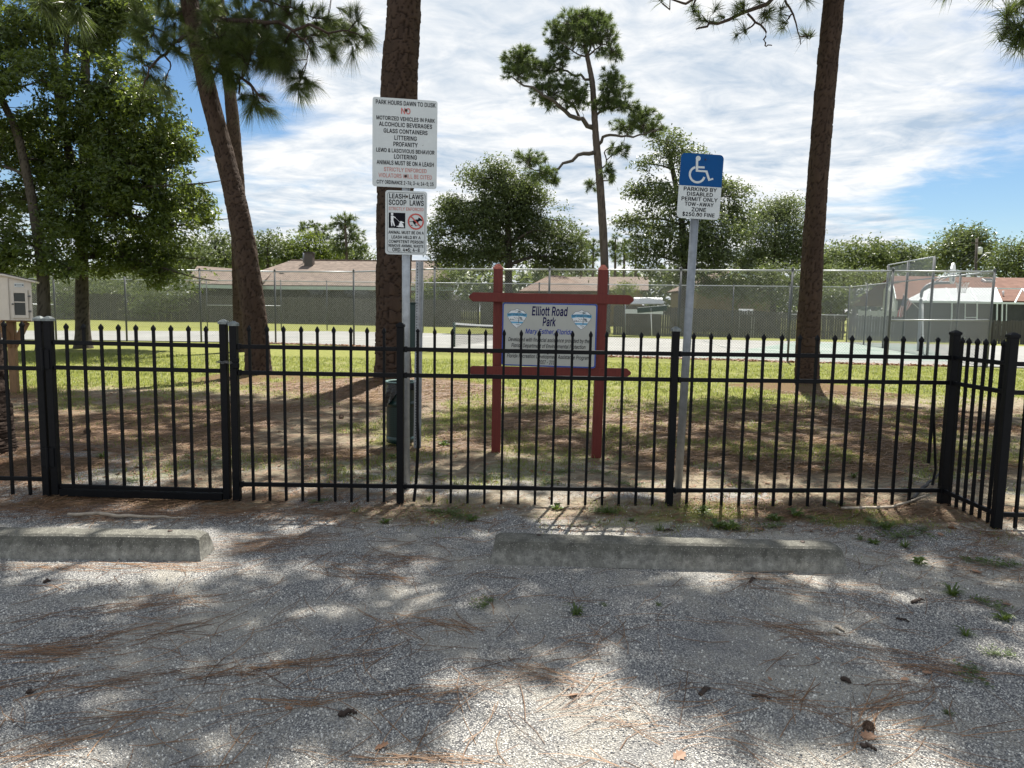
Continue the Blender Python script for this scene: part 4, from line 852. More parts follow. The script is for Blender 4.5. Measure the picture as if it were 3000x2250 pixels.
part(t, 'fascia', m_fascia, lambda b: (b.beam(e[0]+[0, -.06, -.24], e[1]+[0, -.06, -.24], .05, .30), b.beam(w0+[0, -.06, -.24], w1+[0, -.06, -.24], .05, .30)))
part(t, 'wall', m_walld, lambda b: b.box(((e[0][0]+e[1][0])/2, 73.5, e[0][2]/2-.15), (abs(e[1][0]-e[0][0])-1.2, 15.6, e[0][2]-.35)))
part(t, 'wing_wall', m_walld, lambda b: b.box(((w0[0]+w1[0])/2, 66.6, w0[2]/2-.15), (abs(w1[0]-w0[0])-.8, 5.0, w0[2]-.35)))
for q, (x0, x1) in enumerate([(905, 950), (1005, 1080)]):
    a, b_ = P(x0, 846, 65.62), P(x1, 866, 65.62)
    fr = part(t, 'window', m_walld, lambda b: b.box(((a[0]+b_[0])/2, 65.68, (a[2]+b_[2])/2), (abs(b_[0]-a[0]), .07, abs(a[2]-b_[2]))))
    mbp = MB(); mbp.box(((a[0]+b_[0])/2, 65.63, (a[2]+b_[2])/2), (abs(b_[0]-a[0])-.16, .04, abs(a[2]-b_[2])-.16)); mbp.build('pane', m_glass, fr, False, rel_of(t))
c0 = P(894, 742, 71); c1 = P(919, 790, 71)
ch = part(t, 'chimney', m_brick, lambda b: b.box(((c0[0]+c1[0])/2, 71, (c0[2]+c1[2])/2), (c1[0]-c0[0], .75, c0[2]-c1[2])))
mbp = MB(); mbp.box(((c0[0]+c1[0])/2, 71, c0[2]+.06), (c1[0]-c0[0]+.14, .9, .12)); mbp.build('cap', m_walld, ch, False, rel_of(t))
part(t, 'flue_pipe', m_galvd, lambda b: b.tube([P(889, 770, 71.5), P(889, 738, 71.5)], .07, 8), smooth=True, fix=False)
part(t, 'roof_vent', m_walld, lambda b: b.box(P(826, 803, 68.4), (.42, .3, .24), bev=.04))
# middle houses
t = thing('house', [*P(1620, 900, 62)[:2], 0], 'house with a dark hipped roof seen between the red sign posts', 'house')
e = [P(1520, 852, 58), P(1760, 852, 58)]; e += [e[1]+[0, 10, 0], e[0]+[0, 10, 0]]; ap = P(1610, 806, 62.5); ap2 = P(1650, 808, 62.5)
part(t, 'roof', m_rbrn, lambda b: (b.slab([e[0], e[1], ap2, ap], .1), b.slab([e[1], e[2], ap2], .1), b.slab([e[2], e[3], ap, ap2], .1), b.slab([e[3], e[0], ap], .1)))
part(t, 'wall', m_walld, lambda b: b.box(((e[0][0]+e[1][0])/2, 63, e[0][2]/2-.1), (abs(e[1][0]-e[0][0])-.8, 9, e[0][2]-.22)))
t = thing('house', [*P(1770, 900, 75)[:2], 0], 'house with a long tan roof behind the right red sign post', 'house')
e = [P(1640, 850, 70), P(1900, 850, 70), P(1900, 811, 76), P(1650, 811, 76)]
part(t, 'roof', m_rtan, lambda b: (b.slab(e, .1), b.slab([e[3], e[2], e[2]+[0, 6, -1.6], e[3]+[0, 6, -1.6]], .1)))
part(t, 'wall', m_wally, lambda b: b.box(((e[0][0]+e[1][0])/2, 75.9, e[0][2]/2-.1), (e[1][0]-e[0][0]-1, 11, e[0][2]-.25)))
t = thing('house', [*P(2140, 900, 57)[:2], 0], 'yellow gabled house with a white rake board behind the disabled parking sign post', 'house')
g = [P(2030, 848, 55), P(2150, 792, 55), P(2270, 848, 55)]; lo0 = g[0].copy(); lo1 = g[2].copy(); lo0[2] = 0; lo1[2] = 0
part(t, 'wall', m_wally, lambda b: (b.add([lo0+[.3, 0, 0], lo1-[.3, 0, 0], g[2]-[.3, 0, .1], g[1]-[0, 0, .15], g[0]+[.3, 0, -.1], lo0+[.3, 9, 0], lo1+[-.3, 9, 0], g[2]+[-.3, 9, -.1], g[1]+[0, 9, -.15], g[0]+[.3, 9, -.1]],
     [[0, 1, 2, 3, 4], [5, 6, 7, 8, 9], [0, 5, 9, 4], [1, 6, 7, 2], [0, 1, 6, 5]])))
o5 = np.array([0, -.4, .05]); o6 = np.array([0, 9.4, .05])
part(t, 'roof', m_rbrn, lambda b: (b.slab([g[0]+o5, g[1]+o5, g[1]+o6, g[0]+o6], .1), b.slab([g[1]+o5, g[2]+o5, g[2]+o6, g[1]+o6], .1)))
part(t, 'rake_board', m_alu, lambda b: (b.beam(g[0]+[0, -.44, -.08], g[1]+[0, -.44, -.08], .05, .2), b.beam(g[1]+[0, -.44, -.08], g[2]+[0, -.44, -.08], .05, .2)))
# white shed roof
t = thing('shed', [*P(1898, 900, 48)[:2], 0], 'small shed with a bright white roof behind the court squeegee', 'shed')
a, b_, c_, d_ = P(1846, 889, 46.5), P(1945, 888, 46.5), P(1940, 871, 49), P(1858, 871, 49)
part(t, 'roof', m_white, lambda b: b.slab([a, b_, c_, d_], .06))
part(t, 'wall', m_wally, lambda b: b.box(((a[0]+b_[0])/2, 48, a[2]/2-.05), (b_[0]-a[0]-.1, 2.4, a[2]-.2)))
t = thing('notice_board', [*P(1887, 985, 39.6)[:2], 0], 'long white board fixed low on the far court fence under the squeegee head', 'board')
part(t, 'panel', m_siding, lambda b: b.box(P(1887, 913, 39.55), (2.1, .03, .24)))
part(t, 'leg', m_galvd, lambda b: b.tube([[*P(1832, 985, 39.58)[:2], 0], P(1832, 890, 39.58)], .025, 6), smooth=True, fix=False)
# right house with the screened porch
t = thing('house', [*P(2800, 950, 52)[:2], 0], 'brown roofed house with a screened porch, white roof panels and a flag', 'house')
ra, rb, rc, rd = P(2613, 808, 57), P(3120, 816, 55), P(3120, 884, 47.5), P(2626, 876, 50)
part(t, 'roof', m_rred, lambda b: (b.slab([ra, rb, rc, rd], .12), b.slab([ra, rb, rb+[0, 7, -2.2], ra+[0, 7, -2.2]], .12)))
part(t, 'rake_board', m_alu, lambda b: b.beam(ra+[-.05, -.02, -.05], rd+[-.05, -.02, -.05], .05, .22))
gl = [P(2590, 838, 59.5), ra+[0, 0, -.12], rd+[0, 0, -.12], np.array([rd[0], rd[1], 0]), np.array([P(2590, 838, 59.5)[0], 59.5, 0])]
part(t, 'gable_wall', m_siding, lambda b: b.add(gl + [p+[.12, 0, 0] for p in gl], [[0, 1, 2, 3, 4], [9, 8, 7, 6, 5], [0, 1, 6, 5], [1, 2, 7, 6], [2, 3, 8, 7], [3, 4, 9, 8]]))
part(t, 'wall', m_walld, lambda b: b.beam((rd[0]+.2, 50.4, 1.35), (rc[0], 48.4, 1.35), .2, 2.6))
s0 = P(2895, 822, 54.2)
sk_ = part(t, 'skylight', m_white, lambda b: b.box(s0, (.8, .5, .16), Matrix.Rotation(math.radians(22), 3, 'X')))
mbp = MB(); mbp.box(s0+[0, -.03, .09], (.6, .36, .04), Matrix.Rotation(math.radians(22), 3, 'X')); mbp.build('pane', m_glass, sk_, False, rel_of(t))
part(t, 'vent_pipe', m_white, lambda b: b.tube([P(2939, 866, 49.6), P(2939, 852, 49.6)], .06, 8), smooth=True, fix=False)
YP = 45.0
tops = [(2663, 874), (2721, 845), (2771, 844), (2842, 843), (2917, 843)]; bots = [(2663, 880), (2712, 881), (2791, 882), (2863, 883), (2935, 885)]
for k in range(4):
    q = [P(*tops[k], YP+3.6 if k else YP+1.2), P(*tops[k+1], YP+3.6), P(*bots[k+1], YP), P(*bots[k], YP)]
    part(t, 'roof_panel', m_plast, lambda b: b.slab(q, .05))
def pb(name, a, b_, w=.07, Ya=YP, Yb=YP, m=None): part(t, name, m or m_alu, lambda b: b.beam(P(*a, Ya), P(*b_, Yb), w, w))
for k in range(1, 5): pb('rafter', tops[k], bots[k], .07, YP+3.55, YP-.05)
pb('rafter', (2920, 845), (2995, 846), .08, YP+3.4, YP+3.4); pb('rafter', (2995, 846), (2972, 890), .08, YP+3.4, YP-.05); pb('rafter', (2995, 846), (3030, 890), .08, YP+3.4, YP-.05)
pb('porch_beam', (2660, 883), (3060, 890), .12, YP-.06, YP-.06)
for x in (2702, 2728, 2789, 2828, 2863, 2921, 2936, 2949, 3010): pb('porch_post', (x, 886), (x-2, 990), .07 if x not in (2728, 2828, 2949) else .045, YP-.08, YP-.08)
pb('porch_rail', (2828, 930), (2863, 930), .05, YP-.08, YP-.08)
for x0, x1 in ((2662, 2702), (2704, 2788), (2791, 2862), (2865, 2920), (2938, 3060)):
    a, b_ = P(x0, 888, YP+.05), P(x1, 990, YP+.05); part(t, 'screen_panel', m_screen, lambda b: b.box(((a[0]+b_[0])/2, YP+.05, (a[2]+b_[2])/2), (b_[0]-a[0], .02, a[2]-b_[2])))
# white garden fence left of it
t = thing('garden_fence', [*P(2560, 960, 52)[:2], 0], 'white panel fence between the hedge and the brown roofed house', 'fence')
a, b_ = P(2517, 910, 51.5), P(2632, 912, 50.2)
for k in range(4):
    u0 = a+(b_-a)*k/4; u1 = a+(b_-a)*(k+1)/4; u0 = u0.copy(); u1 = u1.copy(); part(t, 'panel', m_siding, lambda b: b.beam((u0[0]+.05, u0[1], u0[2]/2), (u1[0]-.05, u1[1], u1[2]/2), .05, u0[2]))
for k in range(5):
    u0 = a+(b_-a)*k/4; part(t, 'post', m_siding, lambda b: b.box((u0[0], u0[1]-.04, u0[2]/2+.04), (.11, .11, u0[2]+.08)))
# small white chair by the hedge
t = thing('garden_chair', [*P(2180, 985, 43.5)[:2], 0], 'white garden bench before the dark hedge, seen through the chain link', 'bench')
a, b_ = P(2164, 905, 43.5), P(2206, 922, 43.5)
part(t, 'backrest', m_white, lambda b: b.box(((a[0]+b_[0])/2, 43.5, (a[2]+b_[2])/2), (b_[0]-a[0], .05, a[2]-b_[2]), bev=.01))
part(t, 'seat', m_white, lambda b: b.box(((a[0]+b_[0])/2, 43.25, b_[2]-.1), (b_[0]-a[0], .45, .04)))
for sx in (a[0]+.05, b_[0]-.05):
    for sy in (43.07, 43.48): part(t, 'leg', m_white, lambda b: b.box((sx, sy, (b_[2]-.12)/2), (.05, .05, b_[2]-.12)))
# wooden board fences
def boards(label, A, B, zA, zB, joined, bw=.14, z0=0.0, jit=.012, broken=None):
    A = np.array(A, float); B = np.array(B, float); L = np.linalg.norm(B-A); d = (B-A)/L; n = int(L/bw); ang = math.atan2(d[1], d[0])
    t = thing('wooden_fence', (*A, 0), label, 'fence'); t_ = np.array([*A, 0])
    if joined:
        mb = MB(); R_ = np.array(Matrix.Rotation(ang, 3, 'Z'))
        for k in range(n):
            p = A+d*(k+.5)*bw; h = zA+(zB-zA)*k/n + rng.uniform(-.05, .03); mb.box((p[0], p[1]+rng.uniform(-jit, jit), h/2), (bw-.014, .02, h), R_, tint=rng.uniform(-1.0, 1.2))
        o = mb.build('boards', m_wood, t, False, t_); o['kind'] = 'stuff'
    else:
        datas = []
        for q in range(4):
            mb = MB(); w = (bw-.014)/2; hgt = 1.0
            mb.prism([(-w, 0), (w, 0), (w, hgt-.03), (w-.03, hgt), (-w+.03, hgt), (-w, hgt-.03)], -.01, .01); V = mb.V; mb.T = [np.full(len(v), (q+.5)/4) for v in V]
            o = mb.build('board', m_wood); datas.append(o.data); bpy.data.objects.remove(o)
        for k in range(n):
            p = d*(k+.5)*bw; h = zA+(zB-zA)*k/n + rng.uniform(-.05, .03); inst('board', datas[int(rng.integers(4))], t, (p[0], p[1]+rng.uniform(-jit, jit), 0), (0, 0, ang), (1, 1, h))
    for k in range(int(L/2.4)+1):
        p = A+d*min(k*2.4, L); h = zA+(zB-zA)*min(k*2.4, L)/L
        mb = MB(); mb.box((p[0]+.06*d[1]*0, p[1]+.08, h/2-.05), (.09, .09, h-.1)); mb.build('post', m_wood, t, False, t_)
    for hz_ in (.3, .8):
        mb = MB(); mb.beam((A[0], A[1]+.045, zA*hz_), (B[0], B[1]+.045, zB*hz_), .04, .09); mb.build('rail', m_wood, t, False, t_)
    return t
def fz_(px, py, XY): return float(P(px, py, XY[1])[2])
pA = np.array([-50, 60.5]); pB = np.array([P(1400, 960, 55)[0], 55.0]); pC = np.array([P(1790, 960, 43)[0], 43.0]); pD = np.array([P(2480, 960, 41.2)[0], 41.2])
pE = np.array([P(2905, 960, 38.6)[0], 38.6]); pF = np.array([P(3240, 960, 37.2)[0], 37.2])
zB_ = fz_(1400, 880, pB)
boards('long grey board fence behind the left half of the court', pA, pB, 2.2, zB_, True)
boards('grey board fence crossing behind the red park sign', pB+[.2, 0], pC, zB_, fz_(1790, 893, pC), True)
boards('grey board fence behind the squeegee and the leaning pine', pC+[.2, 0], pD, fz_(1790, 893, pC), fz_(2480, 922, pD), True)
boards('dark board fence behind the basketball hoop and side chain link', pD+[.2, 0], pE, fz_(2480, 922, pD), fz_(2900, 938, pE), False)
boards('weathered board fence at the right edge in front of the screened porch', pE+[.15, .1], pF, fz_(2910, 938, pE), fz_(3100, 940, pF), False, bw=.13)

# flag on its pole
t = thing('flag', P(2690, 905, 44.6), 'striped flag with a starred blue corner hanging before the screened porch', 'flag')
mp = MB(); mp.tube([P(2646, 862, 44.6), P(2694, 906, 44.6)], .018, 8); mp.build('pole', m_white, t, True, rel_of(t))
m_fr = plain('flag_red', (.40, .035, .045), .8, 0, .05, 4, 0); m_fw = plain('flag_white', (.70, .68, .68), .8, 0, .03, 4, 0); m_fb = plain('flag_blue', (.015, .025, .10), .8, 0, .05, 4, 0)
fc = [P(2647, 864, 44.6), P(2672, 888, 44.6), P(2646, 927, 44.6), P(2631, 932, 44.6)]
NU, NV = 26, 14
mb = MB()
V = []
for v in range(NV):
    for u in range(NU):
        a_ = u/(NU-1); b2 = v/(NV-1)
        top = fc[0]+(fc[1]-fc[0])*b2; bot = fc[3]+(fc[2]-fc[3])*b2
        p = top+(bot-top)*a_; p = p + np.array([.05*math.sin(b2*9+a_*5)*a_, .10*math.sin(b2*11+a_*3)*(.3+a_), 0]); V.append(p)
Fq = []; 
for v in range(NV-1):
    for u in range(NU-1):
        st = 12-v
        m = 2 if (u < 11 and v < 7) else (0 if v % 2 == 0 else 1)
        mb.Fs.append((np.array([[v*NU+u, v*NU+u+1, (v+1)*NU+u+1, (v+1)*NU+u]]), m))
mb.V.append(np.array(V)); mb.T.append(np.full(len(V), .5)); mb.n = len(V)
cloth = mb.build('cloth', [m_fr, m_fw, m_fb], t, True, rel_of(t)); cloth.modifiers.new('thickness', 'SOLIDIFY').thickness = .004
mb = MB()
for v in range(5):
    for u in range(5):
        k = (1+v)*NU+1+u*2; mb.lathe([(.001, -.02), (.022, 0), (.001, .02)], 6, np.array(V[k])+[0, -.03, 0])
mb.build('stars', m_fw, cloth, False, rel_of(t))

# basketball hoop
hb = G(2690, 1031); YH = hb[1]
t = thing('basketball_hoop', (hb[0], hb[1], .03), 'basketball hoop with a curved grey pole and white fan shaped backboard', 'basketball hoop')
arm = [np.array([hb[0], hb[1], .03]), P(2694, 960, YH), P(2699, 868, YH), P(2706, 847, YH), P(2722, 834, YH), P(2745, 829, YH), P(2786, 828, YH)]
mb = MB(); mb.tube(catmull(arm, 40), .055, 12); mb.build('pole', m_galvd, t, True, rel_of(t))
mb = MB(); mb.tube([P(2712, 845, YH), P(2778, 800, YH)], .022, 8); mb.tube([P(2706, 852, YH+.2), P(2775, 812, YH+.2)], .022, 8); mb.build('brace', m_galvd, t, True, rel_of(t))
bc = P(2789, 831, YH); bh = (831-771)/F*YH; bdx = 35/F*YH
fan = [(-.62, .18), (-.62, .45), (-.55, .75), (-.42, .95), (-.22, 1.08), (0, 1.12), (.22, 1.08), (.42, .95), (.55, .75), (.62, .45), (.62, .18), (.35, 0), (-.35, 0)]
fan = [(a*1.0, b*bh/1.12) for a, b in fan]
bd = MB(); bd.prism(fan, -.03, .03); o = bd.build('backboard', m_white, t); MB.fix(None, o); o.location = Vector(bc-np.array(rel_of(t))); o.rotation_euler = (0, 0, math.radians(52))
r2 = MB(); r2.prism([(-.22, .10), (.22, .10), (.22, .38), (-.22, .38)], -.038, -.030); o2 = r2.build('target_square', m_crestg, o); MB.fix(None, o2)
rc_ = bc+np.array([math.cos(math.radians(-38)), math.sin(math.radians(-38)), 0])*.34
mb = MB(); aa = np.linspace(0, 2*np.pi, 25); mb.tube(np.stack([rc_[0]+.23*np.cos(aa), rc_[1]+.23*np.sin(aa), np.full(25, rc_[2]+.06)], 1), .012, 6, False)
mb.build('rim', plain('rim_orange', (.42, .14, .07), .5), t, True, rel_of(t))
mb = MB()
for k in range(12):
    a0 = k*np.pi/6
    for s_ in (1, -1):
        a1 = a0+s_*np.pi/6; mb.tube([(rc_[0]+.23*math.cos(a0), rc_[1]+.23*math.sin(a0), rc_[2]+.05), (rc_[0]+.17*math.cos(a1), rc_[1]+.17*math.sin(a1), rc_[2]-.16), (rc_[0]+.13*math.cos(a0), rc_[1]+.13*math.sin(a0), rc_[2]-.36)], .006, 3, False)
mb.build('net', m_white, t, False, rel_of(t))
# a thin court post
t = thing('court_post', G(2704, 1040), 'slim white post standing on the court beside the basketball pole', 'post')
part(t, 'tube', m_white, lambda b: b.tube([G(2704, 1040), P(2703, 890, G(2704, 1040)[1])], .03, 8), smooth=True, fix=False)
part(t, 'post_cap', m_galvd, lambda b: b.lathe([(.034, 0), (.034, .03), (.005, .05)], 8, P(2703, 891, G(2704, 1040)[1])), smooth=True, fix=False)
# utility pole
t = thing('utility_pole', [*P(2858, 900, 72)[:2], 0], 'wooden utility pole with a grey transformer and a street light arm', 'utility pole')
pz = P(2862, 698, 72)
part(t, 'pole', m_twigg, lambda b: b.tube([[*P(2858, 900, 72)[:2], 0], pz], [.16, .11], 10), smooth=True, fix=False)
part(t, 'transformer', m_siding, lambda b: b.lathe([(.05, 0), (.22, .03), (.22, .62), (.15, .70), (.03, .73)], 12, P(2870, 745, 71.9)), smooth=True, fix=False)
part(t, 'lamp_arm', m_galv, lambda b: b.tube([P(2861, 770, 71.9), P(2878, 750, 71.8), P(2892, 742, 71.7)], .05, 6), smooth=True, fix=False)
part(t, 'lamp_head', m_white, lambda b: b.box(P(2895, 741, 71.7), (.42, .2, .1), bev=.03))
part(t, 'crossarm', m_twigg, lambda b: b.beam(P(2846, 712, 71.9), P(2878, 712, 71.9), .1, .12))
for k, (a, b_) in enumerate([((2858, 732), (2650, 838)), ((2858, 738), (2690, 850)), ((2858, 746), (2790, 800))]):
    mb = MB(); A = P(*a, 71.9); B = P(*b_, 56); u = np.linspace(0, 1, 12)[:, None]; pts = A+(B-A)*u - np.array([0, 0, 1])*(.35*4*u*(1-u)); mb.tube(pts, .018, 4)
    o = mb.build('power_line', m_black); tag(o, ['upper', 'middle', 'lower'][k]+' dark wire sloping left from the utility pole', 'wire', 'wires of the utility pole')
# court squeegee
sq = np.array([*online(1910, 985, lambda X: FFL(X)-.25)]); Ys = sq[1]
t = thing('court_squeegee', (*sq, .03), 'long handled green court squeegee standing head up against the far fence', 'squeegee')
part(t, 'handle', m_white, lambda b: b.tube([(*sq, .03), P(1907, 912, Ys+.05)], .02, 8), smooth=True, fix=False)
part(t, 'head', m_canal, lambda b: b.beam(P(1867, 909, Ys+.02), P(1954, 902, Ys+.02), .10, .30, .03))
part(t, 'bracket', m_galvd, lambda b: b.tube([P(1907, 914, Ys+.0), P(1907, 903, Ys-.05)], .03, 8), smooth=True, fix=False)
# tennis net
n0 = G(1330, 1019); n1 = G(1590, 975); 
t = thing('tennis_net', (n0[0], n0[1], .03), 'sagging tennis net with a white top band across the court', 'tennis net')
zt0 = P(1330, 948, n0[1])[2]
def netz(u): return zt0*(1-.28*math.sin(math.pi*min(u*1.0, 1))**1.0*.9)
us = np.linspace(0, 1, 26); top = np.array([[*(n0[:2]+(n1[:2]-n0[:2])*u), netz(u)] for u in us])
mb = MB(); 
for k in range(25): mb.beam(top[k], top[k+1], .03, .07)
mb.build('top_band', m_white, t, False, rel_of(t))
mb = MB()
for h in np.arange(.05, 1.0, .09):
    p = top.copy(); p[:, 2] = .06 + (top[:, 2]-.06)*h; mb.tube(p, .004, 3, False)
LN = np.linalg.norm(n1[:2]-n0[:2])
for u in np.arange(0, 1, .09/LN): q = n0[:2]+(n1[:2]-n0[:2])*u; mb.tube([(*q, .05), (*q, netz(u))], .004, 3, False)
o = mb.build('net_mesh', m_txt, t, False, rel_of(t)); o['kind'] = 'stuff'
for q in (n0, n1):
    mb = MB(); mb.tube([(q[0], q[1], 0), (q[0], q[1], zt0+.05)], .045, 10); mb.build('net_post', m_canal, t, True, rel_of(t))
# ------------------------------------------------------------------ black iron picket fence
FH = 1.176
def picket_data():
    mb = MB(); s = .0082*math.sqrt(2)
    mb.lathe([(s, 0.0), (s, FH-.042), (s*1.42, FH-.034), (s*1.42, FH-.022), (s*.15, FH)], 4, rot0=math.pi/4); return mb.build('picket', m_black)
pk = picket_data(); pk_me = pk.data; bpy.data.objects.remove(pk)
def post_data(w, h, name='post'):
    mb = MB(); mb.box((0, 0, h/2-.1), (w, w, h+.2), bev=.003); o = mb.build(name, m_black); d = o.data; bpy.data.objects.remove(o); return d
def cap_data(w, mat):
    mb = MB(); s = math.sqrt(2)/2; mb.lathe([((w+.008)*s, 0), ((w+.008)*s, .016), ((w-.006)*s, .022), (w*.25*s, .032)], 4, rot0=math.pi/4); o = mb.build('post_cap', mat); d = o.data; bpy.data.objects.remove(o); return d
PW = .046
post_me = post_data(PW, 1.183); wide_me = post_data(.050, 1.183); gpost_me = post_data(.047, 1.183); cap_b = cap_data(PW, m_black); cap_bw = cap_data(.050, m_black); cap_g = cap_data(.047, m_cap)
RZ = (1.038, .866, .115)
def rails(t, A, B, zs=RZ, w=.024, h=.027, name='rail', offz=(0, 0)):
    o_ = np.array(t.location)
    for z in zs:
        mb = MB(); a = np.array([*A, z+offz[0]])-o_; b = np.array([*B, z+offz[1]])-o_; mb.beam(a, b, w, h, .002); mb.build(name, m_black, t)
def pickets(t, A, B, n, skip=(), z=(0, 0), me=None, lead=.5):
    A = np.array(A); B = np.array(B); d = B-A; ang = math.atan2(d[1], d[0])
    for k in range(n):
        if k in skip: continue
        u = (k+1)/(n+1); p = A+d*u; inst('picket', me or pk_me, t, (p[0]-t.location[0], p[1]-t.location[1], .004+z[0]+(z[1]-z[0])*u-t.location[2]), (rng.normal(0, .002), rng.normal(0, .003), ang))
def fpost(t, p, data, cap, z=0, h=1.183, rz=0.0, tilt=0.0):
    o = inst('post', data, t, (p[0]-t.location[0], p[1]-t.location[1], z), (0, tilt, rz)); c = inst('post_cap', cap, o, (0, 0, h)); return o
fp = {'L0': (-5.06, 4.735), 'LP': (-3.135, 4.711), 'GP': (-1.832, 4.665), 'C1': (-.740, 4.685), 'C2': (1.076, 4.70), 'CR': (3.005, 4.835), 'SD': (2.985, 4.25), 'R2': (4.83, 4.235)}
def mid(a, b, k): a = np.array(fp[a]); b = np.array(fp[b]); return a+(b-a)*k
tL = thing('iron_fence', (*fp['L0'], 0), 'short black picket fence run left of the gate, running out of the picture', 'fence')
fpost(tL, fp['L0'], post_me, cap_b); fpost(tL, fp['LP'], gpost_me, cap_g, .0, 1.183); rails(tL, fp['L0'], fp['LP']); pickets(tL, fp['L0'], fp['LP'], 15)
tF = thing('iron_fence', (*fp['GP'], 0), 'long black picket fence with square posts from the gate to the right corner and back', 'fence')
fpost(tF, fp['GP'], gpost_me, cap_g, -.01, 1.183); fpost(tF, fp['C1'], post_me, cap_b); fpost(tF, fp['C2'], post_me, cap_g, .004); fpost(tF, fp['CR'], wide_me, cap_bw, .01, rz=.0); fpost(tF, fp['SD'], wide_me, cap_bw, .012, rz=-.1); fpost(tF, fp['R2'], post_me, cap_b, .01)
for a, b, n, sk in (('GP', 'C1', 9, ()), ('C1', 'C2', 15, (0,)), ('C2', 'CR', 15, (14,)), ('CR', 'SD', 6, ()), ('SD', 'R2', 15, ())):
    rails(tF, fp[a], fp[b]); pickets(tF, fp[a], fp[b], n, sk)
def bent(label, pts):
    mb = MB(); o_ = np.array(tF.location); mb.tube(np.array(pts)-o_, .0105, 4)
    o = mb.build('picket', m_black, tF); o['label'] = label
p = mid('C1', 'C2', 1/16); inst('picket', pk_me, tF, (p[0]-tF.location[0], p[1]-tF.location[1], FH*.42), (0, 0, 0), (1, 1, .58))
bent('picket bent at its lower end', [(p[0], p[1], .55), (p[0]+.004, p[1]+.01, .40), (p[0]-.012, p[1]+.03, .13), (p[0]-.022, p[1]-.005, .01)])
p = mid('C2', 'CR', 15/16); inst('picket', pk_me, tF, (p[0]-tF.location[0], p[1]-tF.location[1], FH*.26), (0, 0, 0), (1, 1, .74))
bent('loose picket leaning over to the corner post', [(p[0], p[1], .90), (p[0]+.03, p[1]+.03, .62), (p[0]+.085, p[1]+.05, .25), (p[0]+.07, p[1]+.05, .14)])
for key in ('GP', 'C1', 'C2', 'CR'):               # rail brackets
    for z in RZ:
        mb = MB(); mb.box((fp[key][0]-tF.location[0]+.036, fp[key][1]-tF.location[1], z), (.018, .036, .038), bev=.003); mb.build('rail_bracket', m_black, tF)
# gate
ga = np.array([fp['LP'][0]+.062, fp['LP'][1]-.002]); gb = np.array([fp['GP'][0]-.066, fp['GP'][1]+.002])
tG = thing('gate', (*ga, 0), 'closed black iron picket gate with a chain on its right post', 'gate')
o_ = np.array([*ga, 0])
for q in (ga, gb):
    mb = MB(); mb.box((q[0]-ga[0], q[1]-ga[1], .598), (.046, .046, 1.17), bev=.003); st_ = mb.build('stile', m_black, tG); inst('post_cap', cap_g, st_, (q[0]-ga[0], q[1]-ga[1], 1.183))
rails(tG, ga+[.0275, 0], gb-[.0275, 0], (1.041, .875, .070)); rails(tG, ga+[.0275, 0], gb-[.0275, 0], (.028,), .046, .046, 'bottom_rail')
n = 9
for k in range(n):
    q = ga+(gb-ga)*(k+1)/(n+1)*1.0; inst('picket', pk_me, tG, (q[0]-ga[0], q[1]-ga[1], .055), (0, 0, 0), (1, 1, (FH-.06)/FH))
for z in (.93, .27):
    mb = MB(); mb.tube([(-.032, -.030, z-.075), (-.032, -.030, z+.075)], .010, 8); mb.box((-.006, -.026, z), (.034, .008, .13), bev=.002); mb.box((-.058, -.026, z), (.034, .008, .13), bev=.002); mb.build('hinge', m_black, tG)
mb = MB(); xg = gb[0]-ga[0]; yg = gb[1]-ga[1]
for k in range(11):
    aa = np.linspace(0, 2*np.pi, 9); cx = xg-.03+.012*k; cz = .935+.004*math.sin(k*1.7); 
    V_ = np.stack([cx+.010*np.cos(aa), np.full(9, yg-.037-.004*(k % 2)) + (.005*np.sin(aa) if k % 2 else 0), cz+.006*np.sin(aa)], 1); mb.tube(V_, .0024, 5, False)
mb.build('chain', m_brassh, tG)
mb = MB(); mb.box((xg+.092, yg-.045, .915), (.045, .022, .04), bev=.006); mb.box((xg+.088, yg-.04, .95), (.05, .016, .03), bev=.004); mb.build('latch', m_black, tG)

